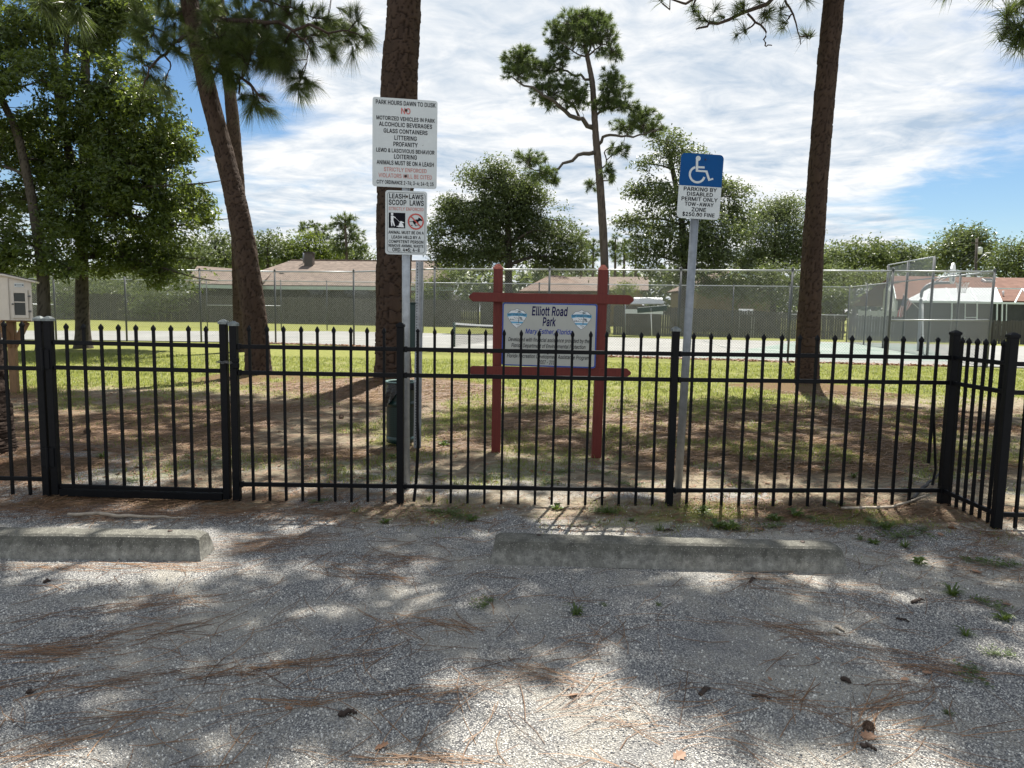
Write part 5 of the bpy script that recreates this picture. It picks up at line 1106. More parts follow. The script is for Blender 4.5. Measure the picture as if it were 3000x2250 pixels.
# ------------------------------------------------------------------ writing
dg = None
GLYPHS = {
    '$': (447, '194,-78 202,-83 244,-83 250,-80 253,-72 253,-18 280,-13 328,4 369,30 394,60 412,96 417,138 401,204 364,245 316,272 256,291 253,294 253,438 256,445 298,428 317,408 328,376 334,369 400,369 406,371 410,378 401,420 386,450 358,481 316,507 280,519 256,522 253,528 253,582 251,588 244,592 196,590 193,582 192,522 131,504 94,481 71,456 49,414 43,372 51,324 80,282 124,252 188,228 193,222 193,72 190,64 166,70 130,95 113,138 106,146 40,146 34,145 29,138 39,90 57,54 82,27 124,1 193,-18|256,64 253,72 253,204 256,208 292,196 322,175 336,138 320,96 280,68|184,312 172,317 136,342 128,354 125,372 139,414 172,440 190,443 193,438 193,312 190,310'),
    '&': (448, '148,-11 198,-16 270,-2 324,31 360,-8 438,-9 446,-5 447,1 379,85 406,145 417,223 415,229 408,233 348,233 342,230 328,157 324,152 236,259 234,265 264,288 300,323 324,361 333,403 316,463 272,505 204,521 132,508 84,463 66,396 81,337 122,277 78,241 39,193 25,133 31,91 48,55 72,27 102,6|192,55 144,68 118,91 107,127 119,169 168,216 174,213 276,91 272,85 246,67|186,324 177,331 153,367 147,397 152,421 154,427 174,445 198,451 222,448 240,436 250,421 252,403 247,379 228,357'),
    ',': (188, '30,-123 40,-128 82,-128 92,-123 146,69 142,78 70,80 60,75'),
    '-': (453, '106,184 116,179 338,179 345,184 346,190 346,244 338,253 110,252 105,244'),
    '.': (188, '80,-8 94,-13 130,0 136,6 150,40 136,76 130,82 94,96 58,81 41,40 55,4'),
    '0': (453, '190,-11 230,-16 278,-8 331,19 365,55 392,109 409,181 414,253 409,331 393,397 368,446 326,492 284,515 230,525 170,516 121,487 87,451 63,403 44,331 39,253 44,181 61,109 89,55 122,19 170,-7|218,61 194,65 171,79 147,109 132,145 118,253 132,361 147,397 170,429 194,444 224,450 254,445 278,432 306,397 321,361 335,253 321,145 306,109 284,82 260,66 230,60'),
    '1': (453, '68,-4 78,-9 390,-9 399,-4 400,56 396,62 288,64 285,68 285,506 282,515 276,518 192,516 84,437 77,428 77,356 84,349 91,350 198,429 203,422 203,68 198,64 72,63 67,56'),
    '2': (453, '56,-4 66,-9 384,-9 390,-9 397,-4 398,56 396,62 390,66 180,66 173,68 276,176 342,253 379,314 390,374 383,416 366,453 342,481 312,503 264,520 222,525 180,520 134,500 102,477 78,446 62,404 57,362 59,356 66,353 132,355 149,410 180,440 222,450 270,439 297,416 310,368 303,332 272,284 56,50'),
    '3': (453, '190,-11 220,-16 268,-11 316,6 352,31 376,60 394,97 402,145 396,187 376,229 350,259 313,283 268,296 250,297 244,301 380,457 381,511 376,517 70,518 61,511 61,451 64,445 262,443 268,439 148,301 148,247 154,239 202,239 268,226 306,193 320,145 306,97 268,69 214,60 166,69 136,91 112,140 46,141 40,140 35,133 45,85 64,50 90,25 130,1'),
    '4': (453, '274,-4 282,-9 348,-7 352,2 352,92 360,96 414,96 422,104 420,167 414,172 360,172 352,176 352,314 348,325 282,327 273,320 273,176 270,173 132,172 126,176 318,504 319,512 312,518 246,518 239,512 31,158 31,104 36,97 270,96 273,92'),
    '5': (453, '176,-11 218,-16 272,-9 314,8 345,31 378,73 394,115 400,163 386,236 350,292 302,326 230,343 176,334 146,318 159,439 164,443 368,443 374,450 375,457 375,511 368,518 98,518 92,517 87,511 58,253 60,247 68,244 128,237 170,259 218,268 266,255 305,217 318,163 302,105 272,73 224,60 176,69 146,94 130,133 122,139 62,139 52,133 57,91 80,49 102,25 134,4'),
    '6': (453, '186,-11 228,-16 270,-11 312,5 353,37 375,67 393,109 398,157 392,205 378,243 352,277 318,304 282,317 234,323 202,319 330,505 331,511 324,518 246,516 129,343 71,241 55,163 60,115 75,73 102,34 132,11|216,60 180,71 149,103 134,157 148,211 174,239 180,244 228,255 275,241 303,211 318,157 304,103 276,73 228,58'),
    '7': (453, '89,-4 100,-9 166,-9 173,-4 400,446 400,506 394,517 64,518 54,512 53,452 58,444 304,443 309,440 91,8'),
    '8': (453, '176,-11 228,-16 276,-11 318,2 360,29 384,56 404,97 410,133 395,199 357,247 320,265 341,277 365,301 384,337 391,379 385,421 366,457 342,484 311,505 270,520 222,525 180,519 141,505 108,484 85,457 66,415 61,379 68,337 87,301 114,274 132,265 95,247 57,199 43,133 48,95 68,55 96,25 132,3|210,61 168,70 137,97 125,139 137,181 174,215 228,225 276,215 315,181 327,139 315,97 282,69 228,59|216,301 180,310 152,337 143,373 154,415 180,440 222,450 270,441 300,413 309,373 300,337 270,309 228,300'),
    ';': (188, '30,-123 40,-128 82,-128 92,-123 146,69 142,78 70,80 60,75|88,267 106,263 142,278 158,315 142,355 106,370 100,371 64,355 49,315 63,279'),
    'A': (480, '8,-4 18,-9 90,-7 140,128 144,133 150,133 336,132 390,-8 462,-9 471,-4 469,8 282,515 276,518 204,518 193,512 9,8|174,208 169,212 234,411 240,419 309,212 300,208'),
    'B': (456, '52,-4 62,-9 248,-9 302,-5 344,9 380,30 408,62 422,98 427,134 410,206 368,252 335,266 362,280 394,314 407,374 403,410 386,450 364,476 332,499 290,513 242,518 62,518 52,512|134,68 134,219 140,222 248,222 302,209 335,176 345,134 341,110 320,85 290,71 248,66|134,296 134,441 236,443 278,438 306,422 320,401 326,374 315,332 284,305 236,294'),
    'C': (510, '224,-11 270,-16 342,-4 408,31 455,85 482,157 481,163 474,169 402,167 382,121 354,91 312,69 270,63 228,67 187,85 160,109 135,145 118,199 112,253 118,313 134,361 156,396 192,426 228,442 264,447 312,440 350,421 380,391 402,341 474,339 481,343 482,349 456,421 408,477 342,513 270,525 198,515 144,491 98,451 60,391 39,331 32,259 40,175 63,109 96,58 144,18 198,-6'),
    'D': (502, '52,-4 62,-9 218,-9 296,0 356,24 398,57 440,114 464,182 471,254 463,332 442,392 410,440 356,486 296,510 224,518 62,518 52,512|134,68 134,440 140,443 224,443 272,437 314,420 347,392 368,361 385,308 390,254 385,200 370,152 344,114 314,90 272,73 212,66'),
    'E': (419, '52,-4 62,-9 374,-9 383,-4 384,56 380,64 374,66 140,66 134,68 134,219 356,220 363,224 364,230 364,284 363,290 356,295 134,296 134,440 140,443 374,443 381,452 381,506 380,512 374,518 62,518 52,512'),
    'F': (410, '52,-4 62,-9 122,-9 133,-4 134,209 140,212 344,212 355,218 355,278 350,286 140,287 134,290 134,440 140,443 368,443 374,445 378,452 378,506 374,516 62,518 52,512'),
    'G': (520, '225,-11 270,-16 330,-8 378,10 425,43 458,85 478,133 487,199 487,253 486,259 480,265 282,265 276,262 274,253 276,193 282,190 396,190 404,187 401,163 390,133 370,103 336,77 306,66 270,62 228,67 192,82 156,113 132,151 119,193 113,259 118,313 134,361 157,397 186,423 222,440 264,447 312,439 354,415 381,385 402,342 474,340 481,343 483,349 456,421 408,476 342,513 264,525 198,516 144,492 96,451 61,397 38,331 31,253 39,175 60,114 95,61 144,17 198,-6'),
    'H': (517, '52,-4 62,-9 122,-9 133,-4 134,220 140,223 374,223 380,222 383,218 384,-4 392,-9 458,-9 464,-5 464,514 458,518 392,518 384,512 383,302 374,298 140,298 134,301 133,512 122,518 62,518 52,512'),
    'I': (205, '61,-8 144,-8 144,516 61,516'),
    'K': (467, '52,-4 62,-9 122,-9 133,-4 135,164 194,227 200,226 368,-8 446,-9 457,-4 454,8 257,284 257,290 452,500 457,506 452,517 362,518 356,514 134,270 133,512 122,518 62,518 52,512'),
    'L': (393, '52,-4 62,-9 356,-9 362,-9 369,-4 370,56 368,62 362,66 140,66 134,68 134,506 128,517 62,518 52,512'),
    'M': (628, '52,-4 62,-9 122,-9 130,-4 130,350 134,364 163,284 278,-4 284,-9 338,-9 344,-9 350,-3 494,371 496,-4 506,-9 572,-8 577,2 577,506 572,517 476,518 468,512 344,192 314,104 286,188 160,512 152,518 56,517 51,506'),
    'N': (523, '52,-4 62,-9 122,-9 133,-4 134,290 131,380 134,387 195,284 380,-6 386,-9 458,-9 470,-5 470,514 464,518 398,518 391,512 391,140 386,128 144,512 134,518 62,518 52,512'),
    'O': (533, '224,-11 270,-16 330,-8 390,19 434,55 471,109 494,175 502,253 495,325 472,397 435,451 390,490 330,517 264,525 204,517 144,491 99,451 66,403 39,331 32,247 40,175 63,109 100,55 144,18 198,-6|228,67 186,86 156,113 132,151 119,193 112,253 118,313 134,361 158,397 186,423 228,442 264,447 306,441 342,426 372,401 399,361 417,307 421,253 415,193 398,145 378,114 346,85 306,68 264,62'),
    'P': (445, '52,-4 62,-9 122,-9 133,-4 134,177 236,177 290,182 338,201 374,229 398,260 414,308 418,350 413,392 393,440 370,470 338,493 290,512 236,518 62,518 52,512|134,254 134,441 230,443 290,431 324,398 334,350 326,302 294,266 230,251 140,251'),
    'R': (449, '52,-4 62,-9 122,-9 133,-4 134,188 236,189 242,187 345,-4 356,-9 428,-9 436,-4 434,7 329,200 329,206 374,235 398,266 414,308 418,350 413,398 398,436 374,470 338,496 290,513 236,518 62,518 52,512|134,266 134,441 230,443 290,432 326,398 335,350 327,308 296,278 230,264'),
    'S': (447, '170,-13 226,-18 274,-13 328,4 368,29 394,59 411,95 417,137 404,197 364,245 316,272 172,317 137,341 127,359 125,377 138,413 172,440 226,450 262,445 298,428 318,407 328,376 334,369 400,369 407,371 410,377 402,419 382,456 358,481 322,505 274,520 226,525 178,520 136,507 94,481 70,456 49,413 43,371 51,323 81,281 125,251 178,231 292,197 324,173 335,143 336,137 319,95 280,68 226,59 172,67 136,90 130,95 112,140 106,146 40,146 32,143 29,137 37,95 58,53 86,23 118,4'),
    'T': (449, '185,-4 196,-9 256,-9 265,-4 266,440 274,443 418,443 424,446 426,452 426,506 425,512 418,518 34,518 24,512 23,452 28,444 178,443 184,440'),
    'U': (517, '208,-12 260,-17 314,-11 362,5 409,36 442,78 459,120 466,174 466,510 458,518 392,518 384,510 384,180 368,118 350,94 326,76 296,65 260,61 224,65 194,75 170,91 151,114 133,180 133,510 128,517 122,518 62,518 56,517 51,510 51,174 58,120 76,78 108,36 152,6'),
    'V': (480, '196,-4 204,-9 276,-9 286,-4 472,506 468,516 396,518 387,512 240,86 199,212 92,512 84,518 78,518 18,518 8,512 10,500'),
    'W': (686, '147,-4 156,-9 228,-9 238,-4 342,387 447,-4 456,-9 534,-8 540,2 678,512 672,518 666,518 600,518 595,512 492,106 390,506 384,517 306,518 298,512 192,110 90,512 84,518 12,517 7,506'),
    'Y': (472, '195,-4 204,-9 270,-9 276,-4 278,206 462,504 463,512 456,518 384,518 373,512 240,291 234,286 199,350 96,516 18,518 8,512 11,500 193,206'),
    'Z': (438, '34,-4 42,-9 396,-9 407,-4 408,56 402,65 144,66 136,68 405,458 406,506 402,516 42,518 32,512 31,452 36,444 294,443 302,440 34,50'),
    'a': (389, '134,-13 158,-18 218,-7 257,17 266,29 268,-1 272,-8 338,-9 346,-1 346,251 330,323 290,368 242,387 194,393 128,383 74,353 32,293 33,287 38,282 98,265 108,269 124,293 152,313 194,322 236,313 258,293 260,287 267,257 260,245 254,242 122,220 74,201 38,169 34,161 21,107 26,71 40,41 92,-4|140,59 110,77 102,107 110,132 140,151 266,174 266,137 256,101 224,68 170,54'),
    'b': (424, '202,-12 229,-17 277,-10 319,10 355,42 377,78 394,132 399,186 394,246 379,294 353,336 319,367 277,386 229,393 169,382 127,348 123,360 123,510 115,518 49,517 44,510 44,504 44,0 46,-6 55,-9 115,-8 121,0 121,37 133,23 169,-5|193,59 168,72 133,120 123,186 133,258 170,306 193,317 217,320 247,317 277,300 307,258 318,186 307,120 272,72 253,62 223,56'),
    'c': (396, '163,-12 204,-17 258,-10 309,12 348,51 372,102 366,110 300,125 282,92 264,73 240,61 204,55 174,60 152,72 117,120 105,186 116,252 149,300 156,306 174,316 204,321 240,316 267,300 282,284 295,258 300,253 368,270 371,276 369,282 344,330 312,361 264,385 204,393 156,387 114,369 72,332 48,294 32,246 25,186 31,132 48,81 74,42 108,12'),
    'd': (424, '155,-12 198,-16 252,-5 293,24 300,34 303,30 306,-6 312,-9 372,-9 379,-6 381,504 376,516 312,518 306,517 302,510 300,343 291,354 252,382 198,393 150,387 108,369 77,342 46,294 30,246 25,186 30,132 45,84 72,39 102,12|174,60 150,74 118,120 106,186 116,252 148,300 156,306 174,316 204,321 234,316 258,303 292,258 302,186 291,120 252,70 234,60 210,57'),
    'e': (404, '165,-12 210,-17 288,-3 342,34 374,90 372,96 366,100 306,114 297,108 277,78 252,63 210,56 156,69 137,84 119,108 110,156 114,160 366,160 378,165 379,198 364,288 324,348 264,383 204,393 156,387 110,366 76,336 48,296 31,246 25,186 31,132 50,78 74,42 108,12|114,230 110,234 117,264 150,304 174,317 204,321 234,317 258,305 290,264 295,234 288,230'),
    'f': (254, '73,-4 86,-9 140,-9 150,-4 151,314 158,318 230,318 236,325 237,332 237,380 233,386 152,390 151,416 161,452 170,459 194,465 230,460 235,464 252,518 251,524 242,531 224,536 188,539 128,525 87,488 72,434 72,392 68,388 8,388 2,387 -3,380 -3,326 0,320 68,318 72,314'),
    'g': (425, '170,-155 210,-160 294,-144 330,-123 354,-98 375,-59 381,-5 381,379 378,385 372,388 312,388 307,385 304,379 304,349 300,344 291,355 252,382 198,393 150,387 102,364 73,337 46,295 30,247 25,193 30,139 47,85 72,48 108,19 144,4 192,-4 254,7 289,31 301,43 302,-5 296,-41 276,-67 246,-83 204,-87 156,-79 128,-59 102,-32 43,-65 45,-77 78,-118 132,-149|174,72 150,84 117,127 105,193 117,253 148,301 156,307 174,316 204,321 234,316 258,304 292,259 303,193 292,127 261,85 252,80 234,72 204,68'),
    'h': (410, '45,-4 55,-9 115,-9 122,-4 123,224 133,274 166,308 211,320 247,311 267,296 281,272 287,230 288,-4 295,-9 355,-9 361,-8 366,2 366,242 362,284 348,326 326,356 301,375 229,393 181,386 146,368 127,349 125,350 123,506 122,512 115,518 55,518 45,512'),
    'i': (167, '45,-4 55,-9 115,-9 122,-4 123,374 121,383 115,388 55,388 49,387 44,380|84,434 121,450 135,482 120,518 85,533 48,518 32,482 49,447'),
    'k': (381, '45,-4 55,-9 115,-9 122,-4 123,134 151,163 157,159 289,-8 373,-9 380,-4 377,8 216,212 216,218 367,374 367,383 355,388 283,388 277,385 127,231 123,242 123,506 122,512 115,518 55,518 45,512'),
    'l': (189, '99,-6 139,-11 163,-10 187,-3 189,6 176,60 169,63 145,62 133,67 127,72 124,96 123,510 115,518 55,518 49,517 44,510 44,84 50,42 64,18'),
    'm': (610, '45,-4 55,-9 115,-9 122,-4 123,236 133,281 163,312 199,321 229,315 247,303 260,284 265,254 266,-4 277,-9 337,-9 343,-4 344,2 344,242 353,284 379,312 421,321 445,317 463,308 482,284 487,248 488,-4 499,-9 559,-9 565,-4 566,2 566,254 562,296 547,335 529,359 500,380 439,395 373,381 332,350 319,329 292,368 259,389 217,395 169,385 122,350 121,345 121,380 115,387 49,387 44,380 44,374'),
    'n': (410, '45,-4 55,-9 115,-9 122,-4 123,224 133,274 166,308 211,320 247,311 267,296 281,272 287,230 288,-4 301,-9 355,-9 365,-4 366,236 362,284 348,326 326,356 301,375 229,393 187,388 146,368 121,344 121,380 115,387 55,388 49,387 44,380'),
    'o': (415, '163,-12 204,-17 258,-11 306,11 341,42 365,78 385,132 390,186 385,240 367,294 339,336 306,365 258,387 204,393 156,387 114,369 72,332 48,294 32,246 25,186 31,132 48,81 74,42 108,12|180,59 150,74 117,120 105,186 116,252 149,300 156,306 174,316 204,321 234,317 264,302 299,252 310,186 299,126 298,120 263,72 234,59 204,55'),
    'p': (424, '45,-147 55,-152 115,-152 122,-147 123,21 127,30 169,-4 229,-17 277,-10 319,9 349,36 379,81 393,129 399,183 393,249 378,297 355,333 316,369 277,386 223,392 168,381 123,345 121,340 121,381 115,387 55,388 49,387 44,381|211,57 193,59 169,71 134,117 122,189 135,261 163,300 189,315 223,320 253,315 277,299 308,255 319,189 308,123 275,75 247,59'),
    'r': (259, '45,-4 55,-9 115,-9 122,-4 123,236 134,278 163,306 205,316 248,314 252,320 252,380 247,392 211,394 175,387 145,373 121,350 121,380 115,387 55,388 49,387 44,380'),
    's': (365, '147,-12 182,-17 266,-1 296,18 314,36 335,72 340,108 334,144 308,180 278,202 176,231 134,248 119,276 122,294 134,307 158,320 188,324 218,318 236,309 260,272 266,268 328,282 333,288 332,294 307,342 254,381 188,393 110,378 57,336 42,306 38,276 44,234 68,200 104,176 146,161 206,147 242,131 248,126 258,102 253,84 236,68 212,58 182,54 128,69 113,84 98,115 32,102 27,96 28,90 56,31 110,-6'),
    't': (227, '129,-8 164,-13 188,-12 212,-7 221,-2 210,58 200,63 170,59 146,67 135,100 136,316 206,318 212,322 212,382 206,388 138,388 135,394 135,472 131,478 62,480 56,472 56,394 54,388 8,388 -2,382 -3,328 2,319 55,316 56,94 63,52 86,14'),
    'u': (410, '158,-9 181,-14 223,-9 261,9 283,31 289,27 289,-3 295,-9 355,-9 366,-3 366,375 361,387 295,388 287,381 287,153 276,105 241,69 199,59 169,64 145,80 127,111 123,147 123,381 116,387 109,388 55,388 49,387 44,381 44,141 48,93 61,55 85,22 111,3'),
    'v': (389, '155,-4 163,-9 223,-9 234,-4 379,374 380,380 373,388 307,388 301,387 296,380 199,106 193,97 91,384 85,388 19,388 13,387 8,380'),
    'w': (567, '130,-4 139,-9 199,-9 207,-4 283,269 360,-4 367,-9 433,-8 439,2 553,374 554,380 550,386 481,388 475,387 471,380 397,108 370,218 325,380 321,386 253,388 247,387 243,380 169,109 96,380 91,387 85,388 18,386 14,380 15,374'),
    'y': (389, '49,-149 91,-154 139,-145 181,-115 187,-107 213,-59 378,373 380,379 373,388 307,388 299,385 193,97 91,384 85,388 19,388 11,385 8,379 10,373 152,1 141,-35 121,-68 103,-79 61,-77 53,-83 38,-137 39,-143'),
    ' ': (188, ''),
}
GLYPHS_BOLD = {
    '$': (447, '190,-90 202,-94 244,-94 256,-90 264,-78 264,-30 268,-25 328,-8 372,18 403,54 421,90 428,138 414,204 373,252 322,281 265,300 264,420 268,430 289,420 307,402 318,372 328,360 406,359 417,366 421,378 413,420 392,462 364,491 328,514 265,534 263,588 256,599 244,603 202,603 190,599 183,588 182,534 124,513 88,491 61,462 39,420 32,372 42,318 70,276 118,243 182,216 182,84 178,77 172,79 142,99 123,144 118,151 106,157 34,157 23,150 18,138 27,90 48,48 76,17 118,-8 178,-25 182,-30 182,-78|268,77 264,84 264,186 268,193 286,187 313,168 325,138 310,103 280,81|172,330 146,348 138,360 136,372 148,408 178,430 182,426 182,330 178,326'),
    '&': (448, '154,-23 198,-27 276,-12 324,16 348,-12 360,-20 438,-20 450,-16 457,-5 453,13 394,85 393,91 416,139 428,223 424,235 408,244 348,244 340,241 330,229 318,177 250,259 252,265 306,312 334,355 344,403 325,469 276,516 204,533 126,517 72,465 56,403 56,391 68,337 106,277 69,247 30,199 14,133 22,85 39,49 60,24 102,-6|192,67 150,77 127,97 119,127 128,163 168,203 261,91 240,77|186,338 163,373 158,397 162,418 180,435 198,440 216,438 233,427 240,415 241,403 237,385 222,366'),
    ',': (188, '26,-135 34,-139 82,-139 94,-136 102,-129 156,63 156,75 148,87 136,91 64,91 51,81 18,-117 20,-129'),
    '-': (453, '102,172 116,168 344,169 350,173 357,184 356,250 350,259 338,264 110,264 98,256 94,244 94,184'),
    '.': (188, '80,-20 100,-23 139,-8 148,4 161,40 142,87 100,106 88,106 50,88 31,46 31,34 46,-2 52,-8'),
    '0': (453, '196,-23 230,-27 284,-18 334,7 374,49 404,109 420,175 425,253 419,337 402,403 375,457 336,499 290,525 230,536 164,526 117,499 78,457 49,397 33,331 28,259 35,169 50,106 76,55 119,7 165,-17|212,73 200,75 176,90 157,115 142,151 129,253 142,355 156,391 179,421 200,434 230,439 254,434 274,421 297,391 311,355 324,253 311,151 296,115 278,91 254,75 230,71'),
    '1': (453, '64,-16 78,-20 390,-20 402,-16 409,-10 411,56 402,71 390,75 300,75 296,80 296,506 294,518 282,528 192,528 78,446 67,434 66,356 71,344 83,338 96,341 186,407 191,404 192,80 186,75 78,75 66,72 60,67 56,56 56,-4'),
    '2': (453, '52,-16 66,-20 390,-20 401,-16 406,-10 409,56 405,68 396,76 204,77 200,80 282,167 348,243 391,314 401,368 395,416 378,455 354,484 312,516 270,531 228,536 174,529 132,513 102,491 69,452 52,410 46,362 50,350 60,343 126,342 138,346 146,356 159,404 183,428 222,439 264,430 287,410 299,368 291,332 264,292 46,56 44,-4'),
    '3': (453, '194,-23 220,-27 268,-22 320,-5 358,22 382,50 406,97 412,151 406,193 388,232 358,267 322,291 269,307 269,313 390,451 392,511 386,523 376,529 70,529 58,525 52,517 50,451 55,439 63,433 232,432 243,427 139,307 137,247 142,234 154,228 202,227 268,213 296,187 308,145 296,103 264,79 214,71 172,78 146,97 128,139 113,151 40,152 29,145 24,133 36,79 55,43 82,17 124,-8'),
    '4': (453, '270,-16 282,-20 342,-20 354,-16 363,-4 363,80 366,85 420,86 428,92 433,104 433,164 428,176 414,183 366,183 363,188 363,320 357,332 348,337 282,338 270,334 264,327 262,188 258,183 150,183 145,188 329,500 329,518 324,524 312,529 246,529 234,525 229,518 24,170 20,158 21,98 24,92 36,85 258,85 262,80 262,-4'),
    '5': (453, '182,-23 224,-27 272,-21 320,-1 361,31 387,67 404,109 411,163 399,235 356,301 296,341 230,354 176,345 164,340 159,343 170,431 368,432 380,438 386,451 386,511 380,523 374,527 98,529 86,526 78,517 47,253 51,241 62,234 128,226 176,249 212,256 260,245 296,211 307,163 296,115 292,109 266,83 224,71 181,79 154,103 140,139 128,149 56,150 42,139 40,127 48,85 68,46 92,19 128,-5'),
    '6': (453, '192,-23 228,-27 270,-22 318,-4 360,29 384,62 404,109 409,157 404,199 384,254 360,285 324,313 282,329 234,334 228,337 339,499 340,517 336,523 324,529 252,529 238,523 119,349 60,241 44,163 50,109 65,67 95,25 127,1 174,-19|210,73 186,80 158,109 146,157 157,205 180,230 186,234 228,244 270,231 294,205 306,157 295,109 270,83 228,69'),
    '7': (453, '85,-16 94,-20 166,-20 177,-16 182,-10 409,440 411,512 400,527 388,529 64,529 52,526 44,518 42,452 46,440 53,434 64,432 286,432 291,428 79,8 77,-4'),
    '8': (453, '183,-23 228,-27 276,-22 324,-8 366,19 390,46 412,85 415,97 421,139 404,205 366,254 346,265 374,295 395,337 402,379 397,421 378,460 348,493 312,517 270,531 222,536 180,531 138,516 102,493 75,463 56,421 50,379 57,337 78,295 106,265 85,253 46,199 32,139 38,91 59,49 90,16 126,-6|204,73 174,80 147,103 136,139 147,175 180,205 222,214 276,202 305,175 316,139 306,103 276,79 228,70|216,312 186,319 162,343 154,373 163,409 186,430 222,439 264,431 288,411 292,403 298,373 290,343 264,319 228,311'),
    ';': (188, '26,-135 34,-139 82,-139 94,-136 102,-129 156,63 156,75 148,87 136,91 64,91 51,81 18,-117 20,-129|88,255 106,251 148,268 156,279 169,315 150,363 106,382 94,380 58,364 39,321 39,309 54,273 64,265'),
    'A': (480, '4,-16 18,-20 84,-20 97,-16 105,-4 147,116 150,122 156,122 330,121 375,-4 383,-16 396,-20 462,-20 474,-16 481,-10 481,8 296,512 289,524 282,528 198,529 183,518 -2,8 -4,-4|186,220 185,224 234,373 240,381 294,224 288,219'),
    'B': (456, '48,-16 62,-20 248,-20 302,-16 356,2 392,26 417,56 431,92 438,134 422,206 416,217 380,256 362,266 406,314 418,374 414,410 398,452 374,482 338,509 290,524 242,529 62,529 50,526 42,518 40,506 40,2 42,-10|146,78 146,209 248,210 296,199 325,170 334,134 328,110 314,95 290,83 248,78|146,306 146,431 236,432 272,427 296,415 309,398 315,374 306,338 278,314 236,305'),
    'C': (510, '232,-23 270,-27 342,-15 414,22 464,79 493,157 491,169 480,179 402,179 390,169 372,127 344,97 306,79 264,74 228,79 192,95 168,116 145,151 129,199 123,253 128,307 144,357 167,391 198,417 228,430 264,435 306,430 342,413 370,385 391,337 402,329 474,328 486,333 492,343 492,355 466,427 414,487 348,522 270,536 192,524 138,500 88,457 53,403 30,337 20,253 30,169 54,103 89,49 141,7 198,-18'),
    'D': (502, '48,-16 62,-20 218,-20 296,-11 356,12 368,19 414,56 451,110 475,182 482,254 475,332 452,398 416,451 362,496 296,521 224,529 56,529 42,518 40,506 40,2 42,-10|146,78 145,428 152,432 224,432 272,426 308,411 338,386 358,356 374,308 379,254 375,206 361,158 338,122 308,99 272,85 212,77'),
    'E': (419, '48,-16 62,-20 374,-20 386,-16 393,-10 394,62 391,68 380,76 152,77 145,80 146,208 356,209 368,214 375,230 375,290 362,305 146,307 145,428 152,432 380,434 388,440 392,452 392,512 380,527 62,529 50,526 42,518 40,506 40,2 42,-10'),
    'F': (410, '48,-16 62,-20 128,-20 142,-10 145,2 146,201 344,201 356,204 364,212 366,278 362,290 353,296 146,300 145,428 152,432 374,433 385,440 389,452 389,512 380,525 368,529 62,529 50,526 42,518 40,506 40,2 42,-10'),
    'G': (520, '232,-23 270,-27 330,-20 384,0 432,35 467,79 487,127 498,199 498,259 486,274 276,275 270,271 263,259 263,199 267,187 282,179 390,178 390,163 374,127 360,108 336,90 306,77 270,73 228,79 198,92 164,121 144,152 130,193 124,259 128,307 143,355 166,391 192,414 228,431 264,436 306,429 345,409 371,379 390,340 399,331 474,329 486,333 493,343 493,355 465,427 414,485 348,522 264,536 192,525 138,501 87,457 52,403 29,337 20,253 29,169 50,109 86,55 138,8 198,-18'),
    'H': (517, '48,-16 62,-20 128,-20 142,-10 145,2 145,206 146,211 152,212 368,212 372,206 372,2 374,-10 380,-16 392,-20 458,-20 469,-16 474,-10 477,2 477,506 475,518 470,524 458,529 392,529 380,525 374,518 372,506 372,314 368,309 362,309 146,310 143,518 134,527 122,529 56,529 44,521 40,506 40,2 42,-10'),
    'I': (215, '55,-19 160,-19 160,528 55,528'),
    'K': (467, '48,-16 62,-20 128,-20 142,-10 145,2 145,158 194,211 200,207 360,-16 374,-20 446,-20 458,-18 464,-13 469,2 464,13 270,284 272,290 462,494 468,512 461,524 446,529 362,529 351,524 146,301 143,518 134,527 122,529 56,529 44,521 40,506 40,2 42,-10'),
    'L': (393, '48,-16 62,-20 362,-20 374,-15 381,-4 380,62 368,76 152,77 145,80 145,506 140,522 128,529 56,529 47,524 40,512 40,2 42,-10'),
    'M': (628, '48,-16 56,-20 122,-20 135,-16 142,-4 142,284 146,297 269,-10 274,-16 284,-20 344,-20 356,-14 362,-4 482,306 484,-4 492,-16 500,-20 566,-20 580,-16 586,-10 588,2 588,506 586,518 581,524 566,529 476,529 464,525 458,518 314,140 170,518 164,525 152,529 62,529 47,524 42,518 40,506 40,2 42,-10'),
    'N': (523, '48,-16 62,-20 128,-20 140,-13 145,-4 144,338 146,344 374,-15 386,-20 458,-20 476,-15 483,2 483,506 481,518 476,524 464,529 398,529 386,524 379,512 379,182 374,171 149,524 134,529 62,529 50,526 44,521 40,506 40,2 42,-10'),
    'O': (533, '232,-23 270,-27 336,-18 396,9 444,49 480,104 504,169 513,253 504,337 481,403 445,457 390,503 336,527 270,536 192,524 138,500 89,457 53,403 30,337 20,253 28,175 51,109 90,49 141,7 198,-18|228,79 192,95 168,116 144,151 129,199 123,253 128,307 144,357 167,391 192,414 228,430 264,435 300,431 342,412 367,391 390,355 405,307 410,253 405,199 389,151 370,121 336,92 306,79 270,74'),
    'P': (445, '48,-16 62,-20 128,-20 142,-10 145,2 146,166 236,166 296,172 344,191 380,219 407,254 423,296 429,344 423,398 403,446 380,476 344,503 296,522 236,529 62,529 50,526 42,518 40,506 40,2 42,-10|146,264 146,431 230,432 284,421 314,392 323,350 316,308 313,302 290,278 284,274 230,262'),
    'R': (449, '48,-16 62,-20 128,-20 142,-10 145,2 145,176 152,178 230,178 236,175 335,-10 344,-18 428,-20 440,-16 446,-10 446,8 345,194 344,200 380,225 407,260 424,302 429,350 425,398 409,440 380,480 344,505 296,523 236,529 62,529 50,526 42,518 40,506 40,2 42,-10|146,276 146,431 230,432 284,422 314,396 324,350 317,314 290,287 230,275'),
